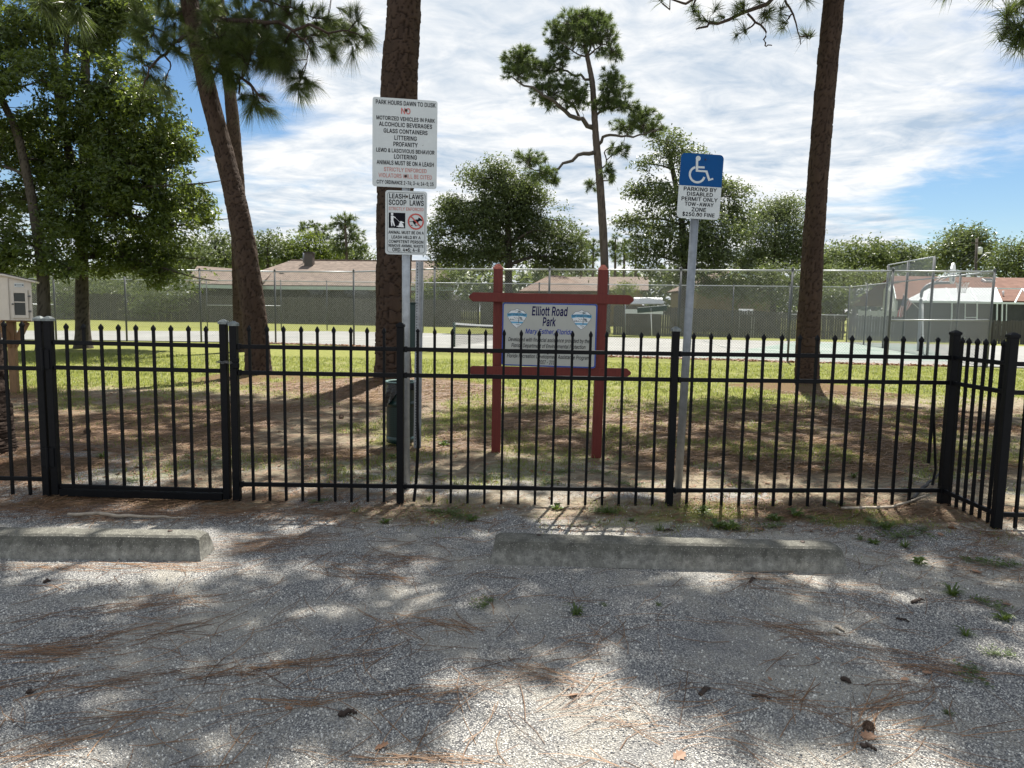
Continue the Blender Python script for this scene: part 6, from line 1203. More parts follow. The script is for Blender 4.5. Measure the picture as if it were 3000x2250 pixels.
    'S': (447, '177,-25 226,-29 280,-24 332,-7 376,22 403,53 423,95 428,143 414,203 374,251 316,284 178,326 147,347 138,359 137,377 148,408 178,430 226,439 262,433 291,419 308,401 318,371 328,360 400,358 416,365 421,377 414,419 393,461 364,491 328,514 280,530 226,536 178,531 130,516 89,491 60,461 38,413 32,371 40,323 71,275 124,240 178,220 286,187 314,167 323,143 324,137 313,107 308,101 274,78 226,70 172,79 142,99 123,143 112,155 34,157 22,149 18,137 27,89 49,47 76,17 118,-8'),
    'T': (449, '181,-16 190,-20 256,-20 269,-16 277,-4 277,428 280,432 418,432 426,434 436,446 437,506 435,518 424,528 34,529 22,526 14,518 12,452 16,440 22,434 34,432 166,432 173,428 173,2 176,-10'),
    'U': (517, '217,-24 260,-28 314,-22 368,-4 416,28 451,72 471,120 477,174 477,510 472,522 464,528 392,529 380,524 374,516 373,180 360,126 343,102 320,85 290,75 260,72 224,76 194,87 174,102 158,126 144,180 143,516 134,526 122,529 56,529 45,522 41,516 40,174 46,120 68,69 104,25 146,-3 194,-20'),
    'V': (480, '192,-16 204,-20 276,-20 288,-17 296,-10 481,500 483,512 474,525 462,529 396,529 384,526 377,518 240,123 102,518 90,528 78,529 12,529 -2,518 -2,500 184,-4'),
    'W': (686, '143,-16 156,-20 228,-20 240,-17 248,-10 342,339 437,-10 444,-17 456,-20 528,-20 542,-16 550,-4 688,500 690,512 684,523 672,529 600,529 585,518 492,157 400,512 393,524 378,529 306,529 294,525 288,518 192,158 100,518 84,529 18,529 3,524 -4,512 -2,500 135,-4'),
    'Y': (472, '191,-16 204,-20 270,-20 285,-10 288,2 288,200 473,500 473,518 462,528 378,529 366,522 240,315 234,311 104,524 90,529 12,529 -2,518 -4,506 0,496 183,200 183,2 185,-10'),
    'Z': (438, '30,-16 42,-20 396,-20 408,-18 416,-10 419,56 415,68 408,75 396,77 162,77 158,80 415,452 417,512 408,525 396,529 42,529 30,526 24,521 20,512 20,452 24,440 31,434 42,432 270,432 280,428 25,56 22,44 22,-4'),
    'a': (389, '137,-25 164,-29 218,-19 254,3 262,-13 278,-20 338,-20 350,-15 356,-7 357,251 342,323 335,335 296,377 242,399 194,404 122,392 64,359 21,293 24,281 32,273 98,254 111,257 134,287 158,303 200,310 230,303 248,286 255,257 248,251 116,229 68,210 24,167 10,107 17,65 30,35 85,-13|140,70 122,82 118,89 114,107 122,128 146,141 254,159 256,143 246,107 218,78 170,66'),
    'b': (424, '206,-24 229,-28 283,-20 325,0 361,32 389,78 404,126 410,186 404,252 389,300 362,342 319,380 277,398 229,404 163,391 139,373 134,378 133,516 127,524 115,529 49,529 38,522 33,510 34,-6 37,-12 49,-20 115,-20 128,-12 133,9 163,-14|193,71 175,81 143,126 134,186 144,252 175,297 193,305 217,309 247,305 267,294 297,252 307,186 297,126 265,82 247,71 217,67'),
    'c': (396, '170,-24 210,-28 264,-21 312,2 356,42 382,96 382,108 372,120 300,137 288,129 276,102 258,82 234,71 204,67 180,70 162,79 127,126 116,186 126,246 162,297 180,306 204,309 234,306 258,294 274,276 288,249 300,242 366,257 377,264 381,270 381,282 354,336 316,372 264,397 204,404 156,398 108,378 62,336 38,300 20,246 14,186 20,132 40,72 66,34 105,0 150,-20'),
    'd': (424, '161,-24 198,-28 258,-15 288,7 297,-12 312,-20 378,-19 391,-6 392,510 387,522 378,528 306,528 294,520 291,510 291,378 288,370 258,392 198,404 144,397 102,379 67,348 36,300 19,246 14,186 20,126 36,78 65,30 96,2 144,-21|180,70 156,84 128,126 117,186 127,252 162,297 180,306 204,310 228,306 251,294 281,252 291,186 281,126 246,79 228,70 204,67'),
    'e': (404, '173,-24 216,-28 294,-12 349,24 384,84 384,96 372,110 312,124 300,124 288,115 270,88 247,72 210,67 162,79 144,93 129,114 123,144 126,149 372,149 384,154 391,168 391,198 376,288 334,354 270,394 204,404 144,394 102,374 66,342 35,294 20,246 14,192 21,126 37,78 64,36 108,-2 156,-21|126,242 124,246 127,258 156,294 180,307 204,310 234,305 252,295 276,264 282,246 276,241'),
    'f': (254, '68,-16 80,-20 146,-20 154,-16 162,-4 162,302 170,307 236,309 247,320 248,332 248,380 242,393 230,399 164,400 162,416 170,445 176,450 194,454 230,448 244,458 263,518 260,531 248,540 224,547 188,550 126,536 78,494 61,434 61,404 56,399 2,399 -9,392 -13,386 -14,326 -10,314 2,307 56,307 61,302 61,2 63,-10'),
    'g': (425, '176,-167 210,-171 300,-154 336,-133 362,-107 386,-59 392,-11 392,379 388,391 378,398 306,398 297,391 292,373 288,371 258,392 198,404 144,396 96,374 64,343 36,300 19,247 14,193 19,133 38,79 66,38 102,10 144,-8 192,-15 258,-3 288,17 291,13 291,-5 284,-41 269,-59 240,-73 204,-76 162,-69 138,-53 114,-26 102,-21 90,-24 34,-59 33,-77 68,-125 126,-158|204,79 180,82 156,94 127,133 116,193 128,253 156,294 180,306 204,310 228,306 252,294 282,253 292,193 280,127 251,91 228,82'),
    'h': (410, '41,-16 49,-20 115,-20 126,-16 131,-10 134,2 134,224 144,272 169,297 211,308 235,304 253,293 271,266 276,230 276,2 278,-10 283,-16 295,-20 355,-20 369,-16 377,-4 377,242 372,290 357,332 336,362 304,386 235,403 181,398 139,377 135,380 134,512 127,524 115,529 49,529 40,524 33,512 33,2 35,-10'),
    'i': (167, '41,-16 49,-20 115,-20 127,-15 134,-4 134,380 129,392 115,399 49,399 38,392 33,380 33,2 35,-10|67,428 85,423 127,440 146,482 127,527 85,544 43,529 35,518 22,488 22,476 37,444 43,438'),
    'k': (381, '41,-16 49,-20 115,-20 126,-16 131,-10 134,2 134,128 151,148 283,-17 295,-20 373,-20 385,-15 392,-4 386,14 230,212 231,218 373,364 379,374 379,386 373,394 361,399 277,398 139,259 136,260 134,512 127,524 115,529 49,529 40,524 33,512 33,2 35,-10'),
    'l': (189, '104,-18 139,-22 187,-16 199,-6 201,6 186,66 175,73 151,72 139,76 135,96 133,516 127,524 115,529 49,529 38,522 33,510 34,78 39,42 59,6 91,-14'),
    'm': (610, '41,-16 49,-20 115,-20 126,-16 131,-10 134,2 134,236 145,280 169,302 199,310 223,306 238,296 250,278 254,254 254,2 257,-10 262,-16 271,-20 337,-20 352,-10 355,2 356,248 363,278 379,297 385,302 421,309 439,307 457,298 472,278 476,248 476,2 479,-10 493,-20 559,-20 569,-16 574,-10 577,2 577,254 572,302 558,338 536,368 505,390 439,406 373,393 319,352 301,375 259,400 217,406 169,396 133,372 127,392 115,399 43,396 34,386 33,374 33,2 35,-10'),
    'n': (410, '41,-16 49,-20 115,-20 126,-16 131,-10 134,2 134,224 144,272 169,297 211,308 235,304 253,293 271,266 276,230 276,2 278,-10 289,-19 301,-20 361,-20 375,-10 377,2 377,236 372,290 357,332 336,362 307,385 229,404 181,398 133,372 127,392 115,399 49,399 37,391 33,380 33,2 35,-10'),
    'o': (415, '170,-24 210,-28 258,-22 311,0 348,33 375,72 395,126 401,186 396,246 377,300 348,343 312,375 258,398 204,404 156,398 108,378 62,336 38,300 20,246 14,186 20,132 40,72 66,34 105,0 150,-20|180,70 156,84 127,126 116,186 126,246 162,297 180,306 204,309 234,306 258,292 289,246 299,186 288,126 258,84 240,73 210,67'),
    'p': (424, '41,-159 49,-163 115,-163 126,-159 131,-153 136,3 139,5 166,-15 223,-27 277,-22 329,3 361,32 388,75 405,135 410,189 405,249 387,303 364,339 319,380 277,398 229,404 163,391 133,369 130,387 115,399 49,399 35,387 33,-141 35,-153|205,69 193,71 175,81 144,123 133,189 144,255 171,291 193,305 223,309 247,305 265,296 295,255 308,189 296,123 265,81 247,71 223,68'),
    'r': (259, '41,-16 49,-20 115,-20 126,-16 131,-10 134,2 134,230 144,272 169,297 211,306 247,302 258,308 263,320 263,386 253,401 211,405 175,399 133,378 127,392 115,399 49,399 38,392 34,386 33,2 35,-10'),
    's': (365, '152,-24 182,-28 260,-14 299,6 329,36 344,66 351,102 343,150 314,190 284,212 176,243 140,258 136,264 131,282 140,298 158,308 182,312 212,309 229,300 253,264 266,257 332,272 342,282 341,300 312,354 260,391 188,404 110,389 54,348 32,312 27,276 35,228 60,192 98,167 145,150 206,136 236,122 247,102 243,90 230,78 212,70 182,65 134,78 122,90 110,118 98,127 32,114 20,106 16,90 47,24 104,-15'),
    't': (227, '135,-20 164,-24 194,-23 224,-14 233,-2 218,65 206,74 176,70 153,76 146,100 146,304 152,307 206,307 218,313 224,328 224,382 218,393 206,399 146,400 146,472 141,484 134,489 62,491 50,485 45,472 45,400 2,399 -12,388 -13,322 -10,315 2,307 45,304 45,94 53,46 80,5 116,-16'),
    'u': (410, '161,-21 181,-25 229,-19 265,-1 277,9 280,-9 284,-15 295,-20 361,-20 375,-9 377,375 375,387 367,396 355,399 295,399 283,394 278,387 276,159 266,111 239,81 199,70 169,77 151,90 139,111 134,147 132,387 121,398 109,399 49,399 35,387 33,141 38,87 51,51 77,15 109,-8'),
    'v': (389, '151,-16 163,-20 229,-20 243,-10 390,374 390,386 379,397 301,399 289,391 193,132 99,392 85,399 13,399 2,392 -2,386 0,368 143,-4'),
    'w': (567, '126,-16 139,-20 199,-20 211,-16 217,-10 283,224 350,-10 355,-16 367,-20 427,-20 441,-16 449,-4 564,374 560,392 547,399 481,399 469,396 463,390 397,157 336,380 331,392 325,397 253,399 241,396 235,390 169,157 103,390 97,396 85,399 19,399 8,392 4,374 118,-4'),
    'y': (389, '52,-161 91,-165 145,-155 193,-118 223,-65 390,373 390,385 379,397 301,399 289,391 193,132 100,391 91,398 79,399 13,399 1,391 -2,373 141,1 132,-29 115,-59 97,-69 55,-67 43,-77 27,-143 35,-155'),
    ' ': (188, ''),
}
def text_mesh(s, bold=0.0, italic=0.0):
    cu = bpy.data.curves.new('lettering', 'CURVE'); cu.dimensions = '2D'; cu.fill_mode = 'BOTH'; x0 = 0; GL = GLYPHS_BOLD if bold > .008 else GLYPHS
    for ch in s:
        adv, out_ = GL.get(ch, (188, ''))
        for cont in (out_.split('|') if out_ else ()):
            pts = [tuple(float(v) for v in p.split(',')) for p in cont.split()]
            sp = cu.splines.new('POLY'); sp.points.add(len(pts)-1); sp.use_cyclic_u = True
            for q, (px, py) in zip(sp.points, pts): q.co = ((px+x0)/1000+italic*py/1000, py/1000, 0, 1)
        x0 += adv + (14 if bold > .008 else 0)
    o = bpy.data.objects.new('lettering', cu); C.objects.link(o); bpy.context.view_layer.update()
    me = bpy.data.meshes.new_from_object(o.evaluated_get(bpy.context.evaluated_depsgraph_get())); bpy.data.objects.remove(o); bpy.data.curves.remove(cu); return me
CAPH = .509; BASE0 = 0.0
def text(parent, s, cx, zc, w, cap, mat, y=-.004, bold=.012, italic=0.0, name='lettering', th=.0):
    """one line of writing: centred at cx, its capitals centred at height zc, w wide, capitals cap high"""
    me = text_mesh(s, bold, italic); V = np.array([v.co for v in me.vertices]); x0, x1 = V[:, 0].min(), V[:, 0].max()
    sx = w/(x1-x0); sz = cap/CAPH
    N = np.stack([cx-w/2+(V[:, 0]-x0)*sx, np.full(len(V), y), zc-cap/2+(V[:, 1]-BASE0)*sz], 1); me.vertices.foreach_set('co', N.astype(np.float32).ravel()); me.update()
    me.name = name; me.materials.clear(); me.materials.append(mat); o = bpy.data.objects.new(name, me); C.objects.link(o); o.parent = parent; return o
def rrect(w, h, r, n=6, x0=0.0, z0=0.0):
    pts = []
    for cx, cz, a0 in ((w/2-r, h/2-r, 0), (-w/2+r, h/2-r, 90), (-w/2+r, -h/2+r, 180), (w/2-r, -h/2+r, 270)):
        for k in range(n+1): a = math.radians(a0+90*k/n); pts.append((x0+cx+r*math.cos(a), z0+cz+r*math.sin(a)))
    return pts
def flatpoly(mb, pts, y, mi=0): mb.add([(a, y, b) for a, b in pts], [list(range(len(pts)))], mi)
def ringpoly(mb, o, i, y, mi=0):
    n = len(o); mb.add([(a, y, b) for a, b in o]+[(a, y, b) for a, b in i], [[k, (k+1) % n, n+(k+1) % n, n+k] for k in range(n)], mi)
def facefix(o):                                     # make flat print face the viewer's side (local -y)
    bm = bmesh.new(); bm.from_mesh(o.data)
    for f in bm.faces:
        if f.normal.y > 0: f.normal_flip()
    bm.to_mesh(o.data); bm.free(); return o
def plate(parent, w, h, r, mat, name='sign_plate', th=.003):
    mb = MB(); mb.prism(rrect(w, h, r), 0, th); o = mb.build(name, mat, parent); MB.fix(None, o); return o
def boltheads(parent, pts, mat=None, y=-.001, r=.008):
    for a, b in pts:
        mb = MB(); mb.lathe([(r, 0), (r, .004), (r*.5, .007)], 6, (0, 0, 0)); V_ = mb.V[0]; mb.V[0] = np.stack([a+V_[:, 0], y-V_[:, 2], b+V_[:, 1]], 1); o = mb.build('bolt', mat or m_bolt, parent); MB.fix(None, o)
# pole with the two white signs
pg = G(1189, 1436); YS = pg[1]; top = P(1190, 330, YS)
tP = thing('sign_pole', (pg[0], pg[1], 0), 'round galvanised pole behind the fence carrying the two white rule signs', 'pole')
mb = MB(); mb.tube([(0, 0, -.2), (top[0]-pg[0], top[1]-pg[1], top[2])], .0285, 16); mb.build('tube', m_galv, tP, True)
mb = MB(); mb.tube([(top[0]-pg[0], top[1]-pg[1], top[2]), (top[0]-pg[0], top[1]-pg[1], top[2]+.012)], .030, 16); mb.build('end_cap', m_galvd, tP, True)
def signroot(label, cx, cy, Y, yaw, roll, cat='sign', name='sign'):
    p = P(cx, cy, Y); t = thing(name, p, label, cat); t.rotation_euler = (0, roll, math.radians(yaw)); return t
t1 = signroot('large white park rules sign headed PARK HOURS DAWN TO DUSK', 1186.5, 420.5, YS-.034, 9, math.radians(.3), name='park_rules_sign')
w, h = .437, .590; plate(t1, w, h, .018, m_signw)
for s, f, fw, fc_, m in (('PARK HOURS DAWN TO DUSK', .052, .92, .046, m_txt), ('NO', .137, .145, .064, m_txtred), ('MOTORIZED VEHICLES IN PARK', .226, .90, .042, m_txt), ('ALCOHOLIC BEVERAGES', .294, .82, .045, m_txt),
    ('GLASS CONTAINERS', .367, .68, .045, m_txt), ('LITTERING', .440, .345, .047, m_txt), ('PROFANITY', .512, .375, .047, m_txt), ('LEWD & LASCIVIOUS BEHAVIOR', .586, .90, .042, m_txt), ('LOITERING', .652, .355, .047, m_txt),
    ('ANIMALS MUST BE ON A LEASH', .724, .885, .045, m_txt), ('STRICTLY ENFORCED', .80, .665, .043, m_txtfade), ('VIOLATORS WILL BE CITED', .87, .83, .045, m_txtfade), ('CITY ORDINANCE 2-76; 3-4; 14-5; 15', .946, .885, .040, m_txt)):
    text(t1, s, .004, h/2-f*h, fw*w, fc_*h, m, -.0012, .01)
boltheads(t1, [(.006, h/2-.128*h), (.006, h/2-.868*h)], r=.010)
mb = MB(); flatpoly(mb, [(.118, -.005), (.124, -.0025), (.122, -.009)], -.0014); facefix(mb.build('dirt_speck', m_bolt, t1))
t2 = signroot('smaller white LEASH LAWS SCOOP LAWS sign under the park rules sign', 1190, 653, YS-.034, 7, math.radians(.2), name='leash_law_sign')
w, h = .285, .434; plate(t2, w, h, .02, m_signw)
mb = MB(); ringpoly(mb, rrect(w*.91, h*.94, .02), rrect(w*.895, h*.93, .018), -.0012); facefix(mb.build('border_line', m_txt, t2))
for s, f, fw, fc_, m, b in (('LEASH  LAWS', .089, .82, .070, m_txt, .008), ('SCOOP  LAWS', .186, .84, .078, m_txt, .008), ('STRICTLY ENFORCED', .283, .835, .048, m_txtfade, .002), ('ANIMAL MUST BE ON A', .652, .85, .045, m_txt, .004), ('LEASH HELD BY A', .726, .70, .045, m_txt, .004), ('COMPETENT PERSON', .796, .835, .045, m_txt, .004), ('REMOVE ANIMAL WASTE', .861, .84, .042, m_txt, .004), ('ORD. 4-5; 4-8', .924, .66, .055, m_txt, .006)):
    text(t2, s, 0, h/2-f*h, fw*w, fc_*h, m, -.0012, .01)
boltheads(t2, [(.004, h/2-.09*h), (.004, h/2-.925*h)], r=.008)
def pic(parent, name, mat, shapes, cx, cz, s, y):     # drawing made of small polygons in units of s
    mb = MB()
    for k, pts in enumerate(shapes): flatpoly(mb, [(cx+a*s, cz+b*s) for a, b in pts], y-.00006*k)
    return facefix(mb.build(name, mat, parent))
def circ(x, z, r, n=20): return [(x+r*math.cos(2*math.pi*k/n), z+r*math.sin(2*math.pi*k/n)) for k in range(n)]
def bar(x0, z0, x1, z1, w0, w1=None):
    w1 = w0 if w1 is None else w1; L = math.hypot(x1-x0, z1-z0); nx_, nz_ = -(z1-z0)/L/2, (x1-x0)/L/2
    return [(x0+nx_*w0, z0+nz_*w0), (x1+nx_*w1, z1+nz_*w1), (x1-nx_*w1, z1-nz_*w1), (x0-nx_*w0, z0-nz_*w0)]
qx, qz, qs = -.22*w, h/2-.467*h, .395*w/2
mb = MB(); flatpoly(mb, [(qx-qs, qz-.12*h), (qx+qs, qz-.12*h), (qx+qs, qz+.12*h), (qx-qs, qz+.12*h)], -.0012); facefix(mb.build('pictogram_panel', m_txt, t2))
pic(t2, 'dog_walker_pictogram', m_crestw, [circ(-.60, .76, .15), [(-.75, .55), (-.48, .58), (-.42, .40), (-.45, -.10), (-.72, -.10)], bar(-.66, -.05, -.62, -.70, .20, .13), bar(-.52, -.05, -.30, -.68, .20, .13), bar(-.50, .50, -.18, .30, .12, .10), bar(-.20, .30, .45, -.28, .035),
    circ(.50, -.22, .16), [(.55, -.28), (.86, -.30), (.86, -.20), (.60, -.12)], [(.28, -.34), (.64, -.34), (.72, -.72), (.20, -.72)], bar(.66, -.40, .76, -.76, .12), bar(.10, -.74, .85, -.76, .10), bar(.20, -.66, -.06, -.74, .09, .05)], qx, qz, qs, -.0016)
ox, oz, orr = .232*w, h/2-.475*h, .19*w
pic(t2, 'dog_pictogram', m_txt, [[(-.42, .02), (-.20, .22), (.18, .30), (.34, .18), (.30, -.05), (.05, -.10), (-.05, -.30), (-.30, -.25)], [(.22, .18), (.34, .52), (.52, .46), (.86, .22), (.80, .10), (.50, .12), (.34, .02)], bar(-.40, -.02, -.86, -.02, .07, .04), bar(-.22, -.18, -.02, -.50, .16, .10), bar(-.02, -.50, .16, -.54, .09), bar(.26, .02, .28, -.50, .13, .09), bar(-.62, -.48, -.42, -.48, .10)], ox, oz, orr, -.0016)
mb = MB(); ringpoly(mb, [(ox+a*orr, oz+b*orr) for a, b in circ(0, 0, 1.02, 32)], [(ox+a*orr, oz+b*orr) for a, b in circ(0, 0, .84, 32)], -.0030); flatpoly(mb, [(ox+a*orr, oz+b*orr) for a, b in bar(-.62, .62, .62, -.62, .16)], -.0031); facefix(mb.build('prohibition_ring', plain('sign_red', (.48, .075, .06), .5, 0, .1, 20, 0), t2))
# disabled parking sign on its leaning pole
hg = G(1985, 1441); YD = hg[1]; ht = P(2040, 560, YD)
tD = thing('sign_pole', (hg[0], hg[1], 0), 'leaning round grey pole carrying the blue and white disabled parking sign', 'pole')
mb = MB(); mb.tube([np.array([0, 0, -.1]), ht-hg], .029, 16); mb.build('tube', m_galvd, tD, True)
mb = MB(); mb.tube([(0, 0, -.02), (0, 0, .015)], .05, 14); mb.build('ground_collar', m_galvd, tD, True)
t3 = signroot('blue and white disabled parking sign reading PARKING BY DISABLED PERMIT ONLY', 2051.5, 546.5, YD-.033, 2.5, math.radians(1.9), name='disabled_parking_sign')
w, h = .302, .445; plate(t3, w, h, .030, m_signw)
rr = rrect(w, h, .030, 8); zs = h/2-.496*h
blue = [(a, b) for a, b in rr if b > zs] ; blue = [(w/2, zs)]+blue+[(-w/2, zs)]
mb = MB(); flatpoly(mb, blue, -.0010); facefix(mb.build('blue_field', m_blue, t3))
def fx(px, py): return ((px-735-(835-py)*.062)/910*w, h/2-(py-160+ -(px-735)*.012)/1360*h)
sh_ = []
sh_.append([fx(*p) for p in circ(682, 258, 52)])
for poly in ([(633, 258), (683, 280), (683, 535), (633, 535)], [(680, 418), (820, 420), (820, 462), (680, 460)], [(660, 497), (880, 502), (865, 540), (633, 535)], [(838, 530), (880, 502), (945, 690), (905, 718)], [(905, 718), (893, 690), (1000, 648), (1013, 680)]): sh_.append([fx(*p) for p in poly])
pic(t3, 'wheelchair_symbol', m_signw, sh_, 0, 0, 1, -.0014)
mb = MB(); aa = np.radians(np.linspace(105, 345, 40)); cx_, cz_ = 665, 598
outp = [fx(cx_+180*math.cos(a), cz_-180*math.sin(a)) for a in aa]; inp = [fx(cx_+135*math.cos(a), cz_-135*math.sin(a)) for a in aa]
V_ = [(a, -.0015, b) for a, b in outp]+[(a, -.0015, b) for a, b in inp]; mb.add(V_, [[k, k+1, 40+k+1, 40+k] for k in range(39)]); facefix(mb.build('wheel_symbol', m_signw, t3))
for s, f, fw, fc_ in (('PARKING BY', .544, .78, .056), ('DISABLED', .620, .61, .056), ('PERMIT ONLY', .697, .85, .056), ('TOW-AWAY', .775, .68, .056), ('ZONE', .857, .34, .058), ('$250.00 FINE', .934, .76, .056)):
    text(t3, s, .002, h/2-f*h, fw*w, fc_*h, m_txt, -.0012, .022)
boltheads(t3, [(.022, h/2-.085*h), (.0, h/2-.925*h)], m_bolt, r=.006)
# park sign: red timber frame and board
bl = G(1453, 1325); br = G(1746, 1338); YK = (bl[1]+br[1])/2
tK = thing('timber_frame', (*bl[:2], 0), 'red stained timber frame of two posts and two rails holding the park sign', 'sign frame')
ro = np.array([*bl[:2], 0]); dK = (br-bl)[:2]; angK = math.atan2(dK[1], dK[0])
pwid = .083
for (b_, tx, ty) in ((bl, 1460, 788), (br, 1767, 791)):
    tp = P(tx, ty, b_[1]); mb = MB(); mb.beam(np.array([b_[0], b_[1], -.15])-ro, tp-ro, pwid, pwid, .004, up=(0, 1, 0)); po_ = mb.build('post', m_red, tK)
    mb = MB(); mb.lathe([(pwid*.7071, 0), (pwid*.7071, .012), (pwid*.26, .046), (.002, .047)], 4, tp-ro-[0, 0, .002], rot0=math.pi/4+angK); mb.build('post_top', m_redcap, po_)
def rail_red(x0, y0, x1, y1, hgt, yo):
    a = P(x0, y0, bl[1])+np.array([0, yo, 0]); b = P(x1, y1, br[1])+np.array([0, yo, 0]); L = np.linalg.norm(b-a); mb = MB(); c = .045
    mb.prism([(0, -hgt/2+c*.7), (0, hgt/2-c*.7), (c*.8, hgt/2), (L-c*.8, hgt/2), (L, hgt/2-c*.7), (L, -hgt/2+c*.7), (L-c*.8, -hgt/2), (c*.8, -hgt/2)], -.019, .019)
    V_ = mb.V[0]; d = (b-a)/L; mb.V[0] = a + V_[:, :1]*d + V_[:, 1:2]*np.array([-d[1], d[0], 0]) + V_[:, 2:]*np.array([0, 0, 1.0]) - ro; o = mb.build('crossrail', m_red, tK); MB.fix(None, o)
    mb2 = o.modifiers.new('soft_edges', 'BEVEL'); mb2.width = .003; mb2.segments = 1
rail_red(1376, 870, 1853, 879, .082, -.060); rail_red(1372, 1083, 1845, 1091, .080, -.060)
sc_ = P(1608, 982, YK-.075); t4 = thing('park_sign', sc_, 'cream park name board with a blue border and two shield crests in the red frame', 'sign'); t4.rotation_euler = (0, math.radians(.25), angK)
w, h = (1748-1471)/F*(YK-.07)*1.0, (1073-889)/F*(YK-.07)*1.01
plate(t4, w, h, .022, m_board, th=.012)
mb = MB(); ringpoly(mb, rrect(w-.001, h-.001, .022), rrect(w*.972, h*.956, .016), -.001); facefix(mb.build('border', m_blue2, t4))
def tl(s, cxf, f, fw, fc_, m, b=.01, it=.25): text(t4, s, cxf*w, h/2-f*h, fw*w, fc_*h, m, -.0012, b, it)
tl('Elliott Road', .003, .125, .378, .135, m_navy, .022, .12); tl('Park', 0, .29, .138, .130, m_navy, .022, .12); tl('Mary Esther, Florida', 0, .445, .50, .072, m_bluetx, .010, .22)
tl('Developed with financial assistance provided by the', -.001, .578, .86, .060, m_txt, .003, .22); tl('Florida Department of Environmental Protection', -.004, .672, .785, .060, m_txt, .003, .22); tl('through the', -.004, .755, .19, .060, m_txt, .003, .22); tl('Florida Recreation Development Assistance Program', -.004, .838, .875, .060, m_txt, .003, .22); tl('2007 - 2010', -.008, .928, .185, .062, m_txt, .003, .22)
for cxf in (-.343, .337):
    cx, cz, s = cxf*w, h/2-.245*h, .105*w
    shl = [(0, .98), (.28, .82), (.62, .78), (.80, .62), (1.0, .40), (.95, .10), (.72, -.30), (.38, -.72), (0, -1.02), (-.38, -.72), (-.72, -.30), (-.95, .10), (-1.0, .40), (-.80, .62), (-.62, .78), (-.28, .82)]
    cr_ = pic(t4, 'crest', m_crestw, [shl], cx, cz, s, -.0014)
    ringp = MB(); ringpoly(ringp, [(cx+a*s*1.01, cz+b*s*1.01) for a, b in shl], [(cx+a*s*.965, cz+b*s*.965) for a, b in shl], -.0016); facefix(ringp.build('crest_outline', m_crestg, cr_))
    pic(t4, 'crest_band', m_crestb, [[(-1.02, .44), (-.5, .52), (.5, .52), (1.02, .44), (.97, .12), (.5, .22), (-.5, .22), (-.97, .12)], [(-.66, -.34), (.66, -.34), (.52, -.52), (-.50, -.52)]], cx, cz, s, -.0018)
    text(cr_, 'MARY ESTHER - FLORIDA', cx, cz+.36*s, 1.85*s, .20*s, m_txt, -.0022, .0, 0, 'crest_lettering')
    text(cr_, 'CITY OF', cx, cz+.72*s, .42*s, .10*s, m_crestg, -.0022, .0, 0, 'crest_lettering')
    pic(cr_, 'crest_drawing', m_crestg, [bar(.16, -.50, .22, .62, .07, .05), bar(.22, .64, .48, .56, .08, .03), bar(.22, .64, .02, .54, .08, .03), bar(.22, .64, .40, .74, .08, .03), bar(.22, .64, .04, .74, .08, .03), bar(.22, .64, .22, .80, .07, .03),
        bar(-.74, -.20, .74, -.20, .035), bar(-.66, -.20, -.62, -.02, .12, .02), bar(-.50, -.20, -.46, -.04, .12, .02), bar(-.34, -.20, -.30, -.06, .10, .02), bar(.50, -.20, .54, -.08, .10, .02), bar(-.30, .10, -.05, -.08, .05, .03), bar(-.05, .10, .12, -.06, .05, .03), bar(.26, .06, .52, .02, .16, .10), bar(.30, -.08, .56, -.10, .08), bar(-.10, -.60, .30, -.66, .05), bar(.05, -.82, .18, -.78, .04)], cx, cz, s, -.0021)
boltheads(t4, [(-.34*w, h/2-.872*h), (.325*w, h/2-.878*h)], m_signw, r=.005)
boltheads(t4, [(x*w, sgn*(h/2-.006)) for x in (-.38, -.1, .2, .42) for sgn in (1, -1)], m_bolt, r=.003)

# ------------------------------------------------------------------ dog waste station: perforated post, dispenser, bin
ug = G(1222, 1312); tU = thing('dog_waste_station', (*ug[:2], 0), 'perforated steel post with a narrow green bag dispenser, beside the green bin', 'dog waste station'); ro = np.array([*ug[:2], 0])
utop = P(1229, 766, ug[1]); hU = utop[2]; yaw = math.radians(-28); Ru = np.array(Matrix.Rotation(yaw, 3, 'Z'))
lean = (utop-ug)[:2]
def upos(x, y, z): v = Ru@np.array([x, y, 0]); return np.array([v[0]+lean[0]*z/hU, v[1]+lean[1]*z/hU, z])
mb = MB(); prof = [(-.042, .0), (-.028, .0), (-.020, -.03), (.020, -.03), (.028, .0), (.042, .0), (.042, .004), (.025, .004), (.017, -.026), (-.017, -.026), (-.025, .004), (-.042, .004)]
V_ = [upos(a, b, z) for z in (-.2, hU) for a, b in prof]; n = len(prof); mb.add(V_, [[k, (k+1) % n, n+(k+1) % n, n+k] for k in range(n)]+[list(range(n)), list(range(2*n-1, n-1, -1))]); MB.fix(None, mb.build('channel', m_galv, tU))
mb = MB()
for z in np.arange(.04, hU-.01, .0254):
    c = [upos(.0055*math.cos(a), -.0308, z)+np.array([0, 0, .0055*math.sin(a)])+Ru@np.array([.0055*math.cos(a)*0, 0, 0]) for a in np.linspace(0, 2*np.pi, 9)[:-1]]; mb.add(c, [list(range(8))])
facefix(mb.build('punched_hole', m_txt, tU))
a = P(1203, 890, ug[1]+.06)-ro; b = P(1220, 1022, ug[1]+.06)-ro
mb = MB(); mb.box(((a[0]+b[0])/2, .06+.0, (a[2]+b[2])/2), (.062, .16, a[2]-b[2]), bev=.006); di = mb.build('bag_dispenser', m_canal, tU)
mb = MB(); mb.box(((a[0]+b[0])/2, .06, a[2]+.006), (.07, .17, .012), bev=.003); mb.build('dispenser_lid', m_canal, di)
